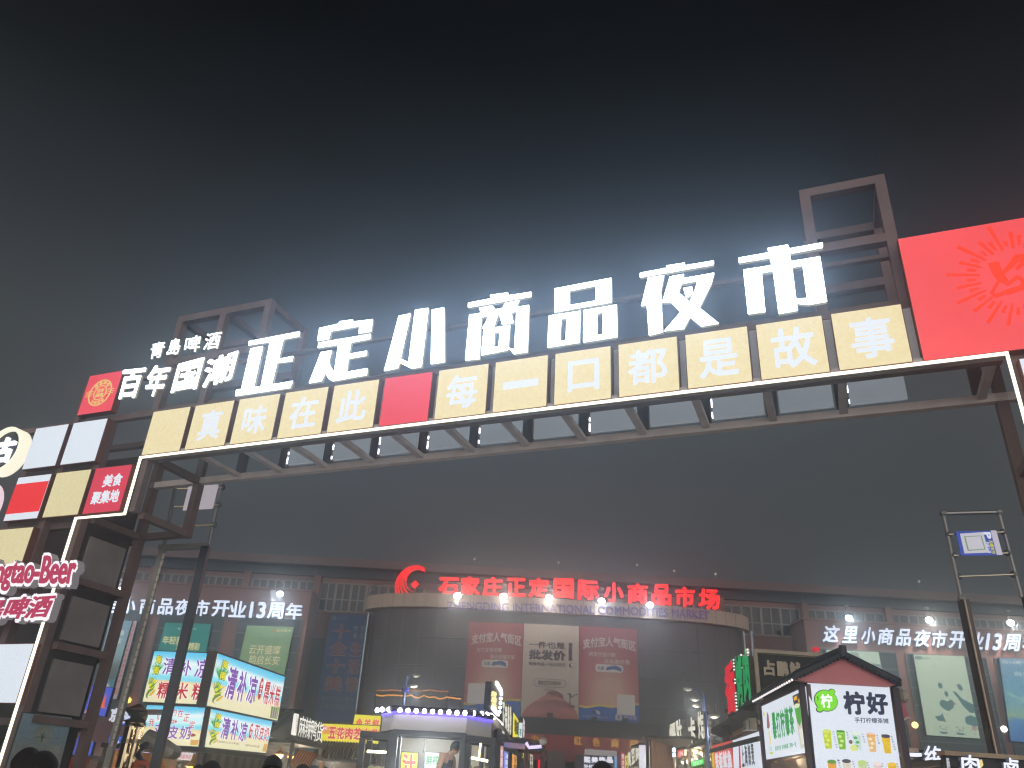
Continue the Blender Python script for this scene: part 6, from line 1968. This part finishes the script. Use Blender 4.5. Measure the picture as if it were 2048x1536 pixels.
obj('verge', MB().bar(GP.pt(*GP.uv(1445, 1468), -.33), GP.pt(*GP.uv(1493, 1443), -.33), .12, .09, P('#a88a70', .6)), rr1)
m = MB()
a_, b_ = GP.pt(*GP.uv(1430, 1474), -.2), GP.pt(*GP.uv(1500, 1436), -.2)
m.hexa([a_ + Vector((.1, 1.6, .2)), b_ + Vector((.1, 1.6, .2)), b_ + Vector((.1, 1.6, .34)), a_ + Vector((.1, 1.6, .34)), a_, b_, b_ + Vector((0, 0, .14)), a_ + Vector((0, 0, .14))], tile_m)
obj('roof_slope', m, rr1)
r = root('junction_box', at(1505, 1458, 20), 'pale grey box with an old speaker left of the lemon stall post', 'box')
jf = front(19.5)
u = [jf.uv(1492, 1460), jf.uv(1513, 1436)]
obj('box', MB().box(jf, jf.uv(1499, 1440)[0], jf.uv(1513, 1440)[0], jf.uv(1505, 1459)[1], jf.uv(1505, 1436)[1], -.25, 0, P('#9a9080', .5, noise=.25)), r)
obj('speaker', MB().box(jf, jf.uv(1492, 1450)[0], jf.uv(1498.5, 1450)[0], jf.uv(1496, 1458)[1], jf.uv(1496, 1441)[1], -.2, 0, P('#8a8a80', .5, noise=.3)), r)
obj('bracket', MB().box(jf, jf.uv(1492, 1460)[0], jf.uv(1514, 1460)[0], jf.uv(1505, 1462)[1], jf.uv(1505, 1459.5)[1], -.28, .02, P('#d8d4d0', .5)), r)

# ---- white block letters further down the row
wb = E('#f2efe0', 1.15, .25, 8, 3, '#b8b4a0')
def block(label, pl, quads, chars, sidem_=chrome):
    r = root('letter_sign', pl.pt(*pl.uv(*quads[0][3])), label, 'letter sign', 'white block letter signs of the far stalls')
    for ch, q_ in zip(chars, quads):
        obj('letter', MB().tpx(pl, ch, q_, -.2, .05, wb, sidem_, .05), r)
    a, b = quads[0][3], quads[-1][2]
    obj('rail', MB().bar(pl.pt(*pl.uv(a[0], a[1] + 2), -.08), pl.pt(*pl.uv(b[0], b[1] + 2), -.08), .1, .1, dsteel), r)
    A = pl.pt(*pl.uv(b[0] + 2, b[1]), -.2)
    obj('post', MB().tube([Vector((A.x, A.y, 0)), A + Vector((0, 0, 1.0))], .06, P('#7a726c', .5, .3), 6), r)
    A = pl.pt(*pl.uv(a[0] - 1, a[1]), -.2)
    obj('post', MB().tube([Vector((A.x, A.y, 0)), A + Vector((0, 0, .1))], .06, P('#7a726c', .5, .3), 6), r)
    return r
WB = oblique((1375, 1438), 31.5, (1408, 1420), 28.5)
block('two tall white block letters beside the street lamp, nearer of the far signs', WB, [[(1375, 1436), (1390, 1432), (1391, 1486), (1378, 1488)], [(1394, 1424), (1405, 1420), (1408, 1476), (1397, 1479)]], '卡炸')
WA = oblique((1338, 1449), 39.0, (1362, 1436), 35.5)
block('pair of narrow white block letters left of the taller pair', WA, [[(1338, 1450), (1350, 1443), (1353, 1488), (1340, 1494)], [(1351, 1442), (1362, 1436), (1366, 1481), (1354, 1487)]], '爆肚')
WC = oblique((1250, 1507), 48.0, (1278, 1490), 42.0)
block('low run of small white block letters left of the white booth frame', WC, [[(1254, 1506), (1262, 1500), (1262, 1532), (1255, 1536)], [(1262, 1500), (1270, 1494), (1270, 1525), (1263, 1531)], [(1270, 1494), (1278, 1489), (1278, 1518), (1271, 1524)]], '臭豆腐')
WD = oblique((1413, 1462), 30.0, (1450, 1456), 33.0)
block('row of short white block letters on a dark roof right of the street lamp', WD, [[(1418, 1462), (1426, 1460), (1426, 1472), (1418, 1474)], [(1427, 1460), (1435, 1458), (1435, 1470), (1427, 1472)], [(1436, 1458), (1444, 1456), (1444, 1468), (1436, 1470)]], '鸡翅尖')
for pl, a, b, lb in ((WB, (1374, 1500), (1410, 1490), 'dark stall under the taller white block letters'), (WA, (1338, 1508), (1366, 1498), 'dark stall under the narrow white block letters'), (WC, (1250, 1540), (1279, 1526), 'far stall under the low run of white block letters'), (WD, (1414, 1480), (1450, 1474), 'dark stall under the short white block letters')):
    zz = min(pl.uv(*a)[1], pl.uv(*b)[1])
    stall(lb, pl, pl.uv(*a)[0], pl.uv(*b)[0], zz, 2.2, lit='#ffe4b8')
# booth with white lit arch
BF = front(34.0)
r = root('booth', BF.pt(*BF.uv(1306, 1536)), 'booth with a white lit arch frame and a round white lamp in front', 'stall')
bq_ = BF.uvs([(1280, 1490), (1333, 1493), (1334, 1536), (1281, 1536)])
z1_ = bq_[0][1]; u0_, u1_ = bq_[0][0], bq_[1][0]
wf = E('#e6e2f0', 1.0)
obj('arch', MB().box(BF, u0_, u1_, z1_ - .28, z1_, -.3, 0, wf), r)
obj('jamb', MB().box(BF, u0_, u0_ + .3, 0, z1_ - .283, -.3, 0, wf), r)
obj('jamb', MB().box(BF, u1_ - .14, u1_, 0, z1_ - .283, -.3, 0, P('#b8b2b8', .5)), r)
obj('back_wall', MB().box(BF, u0_ + .3, u1_ - .14, 0, z1_ - .3, -2.2, -2.1, P('#4a5a3c', .6, noise=.3)), r)
obj('roof', MB().box(BF, u0_, u1_, z1_ + .003, z1_ + .08, -2.2, -.02, P('#4a4448', .6)), r)
obj('shelf_light', MB().box(BF, u0_ + .35, u1_ - .2, BF.uv(1305, 1517)[1], BF.uv(1305, 1515)[1], -.9, -.85, E('#f0b45a', 2)), r)
obj('counter', MB().box(BF, u0_ + .31, u1_ - .15, 0, 1.6, -.8, -.2, P('#b8402c', .6)), r)
p = BF.pt(*BF.uv(1304, 1522), .25)
tag(obj('round_lamp', MB().tube([p + Vector((0, .03, 0)), p + Vector((0, -.06, 0))], .36, E('#e4f4ec', 1.2), 20)), 'round pale green-white lamp disc in front of the white booth frame', 'lamp')
def sgn(label, pix, Y, mat, ch=None, chm=None, a=(.12, .1, .88, .9), grp='small lit signs of the far stalls', Yr=None, wt=.04):
    pl = front(Y) if Yr is None else oblique(pix[0], Y, pix[1], Yr)
    def d(m, pl_, q, w):
        txt(m, pl_, q, w, ch, *a, chm or wl2, wt, .02)
    return poster('stall_sign', label, pix, pl, mat, -.1, 0, grp, d if ch else None, 'sign')
def vs_(label, pix, Y, mat, st, chm, Yr=None, grp='small lit signs of the far stalls'):
    pl = front(Y) if Yr is None else oblique(pix[0], Y, pix[1], Yr)
    def d(m, pl_, q, w):
        n = len(st)
        for i, c_ in enumerate(st):
            txt(m, pl_, q, w, c_, .12, .05 + .92 * i / n, .88, .02 + .92 * (i + 1) / n, chm, .03, .02)
    return poster('stall_sign', label, pix, pl, mat, -.1, 0, grp, d, 'sign')
vs_('narrow red upright sign with white characters left of the low white block letters', [(1242, 1505), (1249, 1505), (1250, 1560), (1243, 1560)], 46, E('#d83a30', .9), '烤冷面王', wl2)
vs_('narrow yellow upright sign beside the narrow red one', [(1250, 1512), (1256, 1510), (1257, 1560), (1251, 1560)], 45, ysign, '大鱿鱼', E('#3a2a1a', .4))
vs_('dark navy upright sign with glowing white characters right of the booth', [(1342, 1494), (1353, 1493), (1353, 1515), (1343, 1516)], 33, P('#1d2338', .5), '鑫鑫', E('#dfe8ff', 2))
sgn('small orange-red sign with pale letters right of the booth', [(1355, 1500), (1367, 1499), (1367, 1512), (1355, 1516)], 32, E('#e8482c', .95), '小i', wl2)
sgn('maroon panel behind the navy sign at the booth', [(1334, 1496), (1342, 1496), (1343, 1522), (1335, 1522)], 33.4, E('#6a1f30', .6), '串', E('#c86a3a', .8))
sgn('bright green lit sign with a leaning edge low beside the lamp post', [(1382, 1524), (1408, 1517), (1408, 1528), (1383, 1534)], 27, E('#18d43c', 1.2), '绿豆沙', E('#caffd8', 1))
sgn('yellow letters sign under the bright green sign', [(1386, 1536), (1408, 1530), (1409, 1556), (1387, 1560)], 26.8, E('#2a6a2a', .7), '鲜榨', ysign)
sgn('small cream lit tag left of the tan hut', [(1369, 1499), (1373, 1499), (1373, 1511), (1369, 1511)], 31.5, E('#f4ecd8', 1.2))
poster('hut_wall', 'tan plank wall of a hut behind the lamp post at the right row', [(1374, 1492), (1404, 1487), (1404, 1506), (1375, 1512)], front(33.5), P('#9a8866', .6, noise=.3, scale=2), -.3, 0, None, None, 'wall')

# ================================================================== bottom right: skewer stalls
CF = front(17.0)
r = root('letter_sign', CF.pt(*CF.uv(1845, 1536)), 'glowing white letters 一绝 over a dark board, right of the lemon board', 'letter sign')
wg = E('#eef2ff', 1.15)
obj('letter', MB().ppx(CF, [(1803, 1505), (1843, 1506), (1844, 1513), (1804, 1511)], -.1, .1, wg), r)
obj('letter', MB().tpx(CF, '绝', [(1848, 1490), (1886, 1493), (1892, 1535), (1850, 1532)], 0, .1, wg, E('#8a8ea0', .3), .02), r)
obj('board', MB().ppx(CF, [(1800, 1497), (1890, 1503), (1896, 1600), (1806, 1600)], -.3, -.102, P('#2a2a34', .5, noise=.3)), r)
obj('patch', MB().ppx(CF, [(1803, 1517), (1826, 1516), (1830, 1523), (1822, 1530), (1806, 1530)], -.102, -.06, P('#b8a07c', .6, noise=.2)), r)
obj('trim', MB().bar(CF.pt(*CF.uv(1800, 1498), -.1), CF.pt(*CF.uv(1840, 1500), -.1), .1, .07, P('#a8927c', .6)), r)
C2 = front(15.5)
r = root('letter_sign', C2.pt(*C2.uv(1970, 1536)), 'glowing white letter 肉 and its neighbour under a cream beam at the right corner', 'letter sign')
obj('letter', MB().tpx(C2, '肉', [(1922, 1508), (1956, 1511), (1964, 1552), (1924, 1550)], 0, .1, wg, E('#8a8ea0', .3), .025), r)
obj('letter', MB().tpx(C2, '卤', [(2006, 1514), (2036, 1517), (2042, 1556), (2010, 1554)], 0, .1, wg, E('#8a8ea0', .3), .025), r)
obj('badge', MB().ppx(C2, [(1958, 1520), (1964, 1519), (1967, 1530), (1962, 1536), (1956, 1532)], -.05, .08, E('#f0d88a', 1)), r)
obj('board', MB().ppx(C2, [(1892, 1511), (2060, 1522), (2066, 1620), (1898, 1620)], -.3, -.102, P('#2c2b35', .5, noise=.3)), r)
obj('beam', MB().ppx(C2, [(1889, 1501), (2062, 1512), (2062, 1521), (1890, 1510)], -.3, .0, P('#b8a288', .6, noise=.15)), r)
for pl, a, b, lb in ((CF, (1802, 1540), (1893, 1545), 'stall behind the glowing letters 一绝'), (C2, (1893, 1545), (2060, 1550), 'stall behind the glowing letter 肉 at the right corner')):
    stall(lb, pl, pl.uv(*a)[0], pl.uv(*b)[0], pl.uv(*a)[1] + .1, 2.6, lit='#ffdca0')
poster('stall_sign', 'slim pale upright sign between the glowing letters 绝 and 肉', [(1893, 1516), (1898, 1517), (1904, 1560), (1897, 1560)], front(15.2), E('#d8dae4', .8), -.06, 0, None, lambda m, pl, q, w: [txt(m, pl, q, w, c_, .15, .05 + .15 * i, .85, .17 + .15 * i, E('#3a3a48', .4), 0, .01) for i, c_ in enumerate('炭火烤肉')], 'sign')

# ================================================================== aisle right of the kiosk
DL = oblique((984, 1364), 17.0, (1000, 1382), 18.6)
r = root('lozenge_sign', DL.pt(*DL.uv(985, 1420)), 'slanted dark box sign edged with white light bars, gold writing, above the kiosk corner', 'sign')
lz = [(983, 1363), (990, 1364), (1001, 1383), (996, 1428), (991, 1431), (979, 1415)]
obj('box', MB().ppx(DL, lz, -.12, 0, P('#1c2638', .5)), r)
obj('lettering', MB().tpx(DL, '烤面筋', [(987, 1376), (987, 1418), (984, 1410), (984, 1372)], .01, .03, E('#f0e2a0', 1.1), None, .02), r) if False else None
m = MB()
for i, ch in enumerate('烤面筋'):
    y = 1381 + 12 * i
    m.tpx(DL, ch, [(985.5, y), (994.5, y + 4), (993, y + 15), (984, y + 11)], .005, .03, E('#f0e2a0', 1.2), None, .03)
obj('lettering', m, r)
m = MB()
hl = E('#fffaf0', 4)
for a, b in (((990, 1365), (1000, 1382)), ((982, 1415), (994, 1429)), ((978, 1429), (990, 1440)), ((992, 1441), (1001, 1450))):
    m.bar(DL.pt(*DL.uv(*a), .03), DL.pt(*DL.uv(*b), .03), .05, .06, hl)
obj('light_bars', m, r)
m = MB()
for k in range(5):
    m.ball(DL.pt(*DL.uv(1000 - k * .9, 1388 + 9 * k), .03), .035, E('#eaf4ff', 5), 7, 5)
obj('bulbs', m, r)
obj('pole', MB().tube([DL.pt(*DL.uv(988, 1425), -.2), Vector((DL.pt(*DL.uv(988, 1425), -.2).x, DL.pt(*DL.uv(988, 1425), -.2).y, 0))], .05, dsteel, 6), r)
WE = oblique((1005, 1403), 20.5, (1023, 1413), 24.0)
r = root('letter_sign', WE.pt(*WE.uv(1008, 1470)), 'stack of narrow white block letters turned to the aisle beside the kiosk', 'letter sign', 'white block letter signs of the far stalls')
for i, (ch, x0, x1) in enumerate((('正', 1005, 1009.5), ('宗', 1010, 1014.5), ('臭', 1015, 1019), ('粉', 1019.5, 1023))):
    obj('letter', MB().tpx(WE, ch, [(x0, 1403 + i * 2.5), (x1, 1405 + i * 2.5), (x1, 1468 + i * 1), (x0, 1466 + i * 1)], -.1, .06, wb, chrome, .05), r)
obj('side_board', MB().ppx(WE, [(1003, 1404), (1004.5, 1404), (1004.5, 1464), (1003, 1462)], -.4, -.05, P('#8a8684', .5)), r)
sgn('bright yellow lit sign with dark writing turned to the aisle beside the kiosk', [(1027, 1425), (1037, 1441), (1036, 1474), (1026, 1474)], 25, E('#f4e61e', 1.1), '鸡排饭', E('#3a2a10', .3), (.1, .15, .9, .9), 'aisle signs beside the kiosk', 28)
sgn('pale blue-white lit sign behind the yellow aisle sign', [(1038, 1445), (1045.5, 1446), (1044, 1476), (1037, 1474)], 29, E('#dfeef0', 1.0), '茶', E('#5aa8a0', .8), (.2, .4, .8, .9), 'aisle signs beside the kiosk')
vs_('thin pink upright sign at the end of the aisle signs', [(1046, 1433), (1050, 1442), (1049, 1476), (1045.5, 1476)], 30, E('#c89a98', .7), '酸辣粉', wl2, None, 'aisle signs beside the kiosk')
vs_('blue and white upright sign under the brown canopy beside the kiosk', [(1008, 1502), (1018, 1506), (1017, 1560), (1007, 1560)], 19, E('#5a72d8', .9), '冰粉凉虾', wl2, 20.5, 'aisle signs beside the kiosk')
vs_('orange upright sign under the brown canopy beside the blue one', [(1025, 1508), (1034, 1513), (1033, 1560), (1024, 1560)], 20, E('#e8a02a', .9), '手抓饼', E('#5a2a14', .4), 21.5, 'aisle signs beside the kiosk')
sgn('yellow sign far under the brown canopy', [(1046, 1506), (1057, 1508), (1056, 1517), (1045, 1516)], 23, ysign, '炒饭', E('#4a3a14', .4), (.1, .1, .9, .9), 'aisle signs beside the kiosk')
vs_('pale striped upright sign under the right end of the brown canopy', [(1060, 1508), (1066, 1510), (1066, 1560), (1060, 1560)], 24, E('#d8d0b8', .8), '羊肉串', E('#6a5a4a', .4), None, 'aisle signs beside the kiosk')
vs_('pink upright sign with white strokes left of the blue one', [(1001, 1491), (1007, 1493), (1005, 1560), (999, 1560)], 18.6, E('#d89a98', .8), '水果捞', wl2, None, 'aisle signs beside the kiosk')
sgn('plain red lit panel under the right end of the brown canopy', [(1076, 1519), (1088, 1519), (1087, 1560), (1074, 1560)], 22, E('#e8142c', 1.0), None, None, grp='aisle signs beside the kiosk')
# brown canopy roofs
r = root('canopy', at(1060, 1500, 19.5), 'brown canopy on black rails with a lilac light bar, right of the kiosk', 'canopy')
cnv = P('#4a3a34', .6, noise=.25)
cfA = front(19.5)
m = MB()
qa = [at(1020, 1474, 21.5), at(1084, 1482, 21.5), at(1090, 1490, 19.0), at(1052, 1486, 19.0)]
m.hexa([qa[3] - Vector((0, 0, .08)), qa[2] - Vector((0, 0, .08)), qa[1] - Vector((0, 0, .08)), qa[0] - Vector((0, 0, .08)), qa[3], qa[2], qa[1], qa[0]], cnv)
obj('roof_sheet', m, r)
obj('rail', MB().bar(at(993, 1478, 18.8), at(1053, 1484, 18.9), .09, .09, blk), r)
obj('rail', MB().bar(at(1005, 1492, 18.9), at(1088, 1500, 19.0), .07, .07, blk), r)
obj('rail', MB().bar(at(1036, 1500, 19.2), at(1092, 1505, 19.2), .12, .09, P('#7a5038', .6)), r)
obj('light_bar', MB().tube([at(1052, 1485, 18.85), at(1058, 1495, 18.85), at(1083, 1493, 18.85)], .035, E('#c8bce8', 1.6), 6), r)
obj('sign_strip', MB().bar(at(1008, 1486, 18.86), at(1050, 1491, 18.9), .02, .16, E('#c88a4a', .7, .5, 4, 3, '#5a6ab8')), r)
for a in ((1086, 1484), (1053, 1484)):
    p = at(*a, 19.05)
    obj('post', MB().tube([p, Vector((p.x, p.y, 0))], .05, P('#5a4440', .5), 8), r)
p = at(1086, 1483, 19.0)
obj('finial', MB().ball(p, .09, P('#b8aea4', .5), 10, 6), r)
r = root('cloth_roof', at(1010, 1460, 17.6), 'grey folded cloth roof over the kiosk corner', 'canopy')
m = MB()
pp = [at(979, 1441, 17.5), at(994, 1440, 17.4), at(1004, 1452, 17.3), at(1013, 1462, 17.2), at(1022, 1478, 17.2)]
lo_ = [at(984, 1462, 17.2), at(996, 1456, 17.0), at(1005, 1460, 16.9), at(1011, 1468, 16.9), at(1018, 1480, 16.9)]
n = len(pp)
m.add(pp + lo_ + [p_ + Vector((0, .05, .03)) for p_ in pp + lo_], [(i, i + n, i + n + 1, i + 1) for i in range(n - 1)] + [(2 * n + i, 2 * n + i + 1, 3 * n + i + 1, 3 * n + i) for i in range(n - 1)] + [(i, i + 1, 2 * n + i + 1, 2 * n + i) for i in range(n - 1)] + [(n + i + 1, n + i, 3 * n + i, 3 * n + i + 1) for i in range(n - 1)] + [(0, 2 * n, 3 * n, n), (n - 1, 2 * n - 1, 4 * n - 1, 3 * n - 1)], P('#7a706a', .7, noise=.25))
obj('cloth', m, r)
obj('pole', MB().tube([at(991, 1458, 17.2), Vector((at(991, 1458, 17.2).x, 17.2, 0))], .04, blk, 6), r)
# ---- shop entrance letters
r = root('letter_sign', at(1196, 1536, 60), 'white shop letters with SHOW below, under the red entrance lintel', 'letter sign')
SF = front(60.5)
for ch, a, b in (('熙', 1168, 1181), ('美', 1183, 1196), ('饰', 1198, 1211), ('品', 1213, 1226)):
    obj('letter', MB().tpx(SF, ch, [(a, 1513), (b, 1514), (b, 1526), (a, 1525)], 0, .1, E('#eef2ff', 1.3), None, .04), r)
obj('letter', MB().tpx(SF, 'SHOWMEI', [(1168, 1529), (1216, 1531), (1216, 1537), (1168, 1535)], 0, .1, E('#eef2ff', 1.3), None, .03), r)
obj('board', MB().ppx(SF, [(1150, 1509), (1235, 1513), (1236, 1560), (1150, 1560)], -.3, -.05, P('#3a2838', .5)), r)
bp('soffit_light', MB().bar(at(1170, 1504, 61), at(1232, 1508, 61), .8, .35, E('#b8b0ac', .55)), bld)
bp('entrance_jamb', MB().ppx(front(61.2), [(1094, 1500), (1130, 1502), (1132, 1560), (1096, 1560)], -.6, 0, P('#6a5a54', .6, noise=.2)), bld)
sgn('sky blue upright lit strip right of the white shop letters', [(1229, 1513), (1234, 1513), (1234, 1560), (1229, 1560)], 59, E('#7aa8e8', .9), None)

# ================================================================== street lamps and light strings
def street_lamp(label, px, ytop, ybase_vis, Y, heads):
    p = at(px, ytop, Y)
    r = root('street_lamp', Vector((p.x, Y, 0)), label, 'street lamp', 'thin street lamps')
    pm = P('#5a6a9a', .4, .5)
    obj('pole', MB().tube([Vector((p.x, Y, 0)), p], [.09, .05], pm, 8), r)
    for hx, hy, ln in heads:
        h = at(hx, hy, Y)
        obj('arm', MB().tube([Vector((p.x, Y, h.z - .5)), Vector((p.x + (h.x - p.x) * .4, Y, h.z)), h], .03, pm, 6), r)
        s = 1 if hx > px else -1
        m = MB().ball(h + Vector((s * .1, 0, -.02)), .15, P('#b8b4a8', .3, .4), 10, 6, (1.3, .6, .45))
        m.ball(h + Vector((s * .1, -.02, -.06)), .1, E('#f4f0e0', ln), 10, 6, (1.2, .7, .4))
        obj('lamp_head', m, r)
        lamp('street_light', h + Vector((s * .2, -.1, -.5)), 10 * ln, (1, .95, .86), r, .2)
    return r
a = street_lamp('thin bluish street lamp with two heads standing behind the white kiosk', 813, 1352, 1420, 36, [(828, 1350, .8), (822, 1371, 3.0)])
obj('cable_bundle', MB().tube([at(811, 1376, 35.9), at(810.5, 1384, 35.9)], .16, P('#2a32a8', .5), 8), a)
street_lamp('thin street lamp with swept heads behind the tall white block letters', 1408, 1386, 1430, 36, [(1380, 1378, .8), (1394, 1398, 2.5), (1398, 1411, 1.2)])
street_lamp('short lamp post with a single head right of the tall white block letters', 1411, 1424, 1536, 27, [(1421, 1430, 2.2)])
def string_light(label, pts, Y, col, k):
    P_ = [at(x, y, Y) for x, y in pts]
    r = root('light_string', P_[0], label, 'light string', 'orange light strings')
    obj('string', MB().tube(P_, .035, E(col, k), 6), r)
    for q in (P_[0], P_[-1]):
        obj('anchor_pole', MB().tube([Vector((q.x, q.y + .05, 0)), q + Vector((0, .05, .1))], .05, dsteel, 6), r)
string_light('upper orange light string hanging in front of the glass drum', [(752, 1381), (785, 1380), (800, 1382), (828, 1380), (845, 1382), (860, 1380), (880, 1383), (897, 1383)], 50, '#c87a3c', .9)
string_light('lower wavy orange light string hanging in front of the glass drum', [(752, 1390), (765, 1392), (775, 1390), (800, 1391), (811, 1393), (822, 1390), (828, 1394), (838, 1396), (848, 1391), (858, 1395), (870, 1394), (878, 1398), (888, 1397), (893, 1394), (905, 1396), (922, 1398)], 48, '#f0a03c', 1.3)
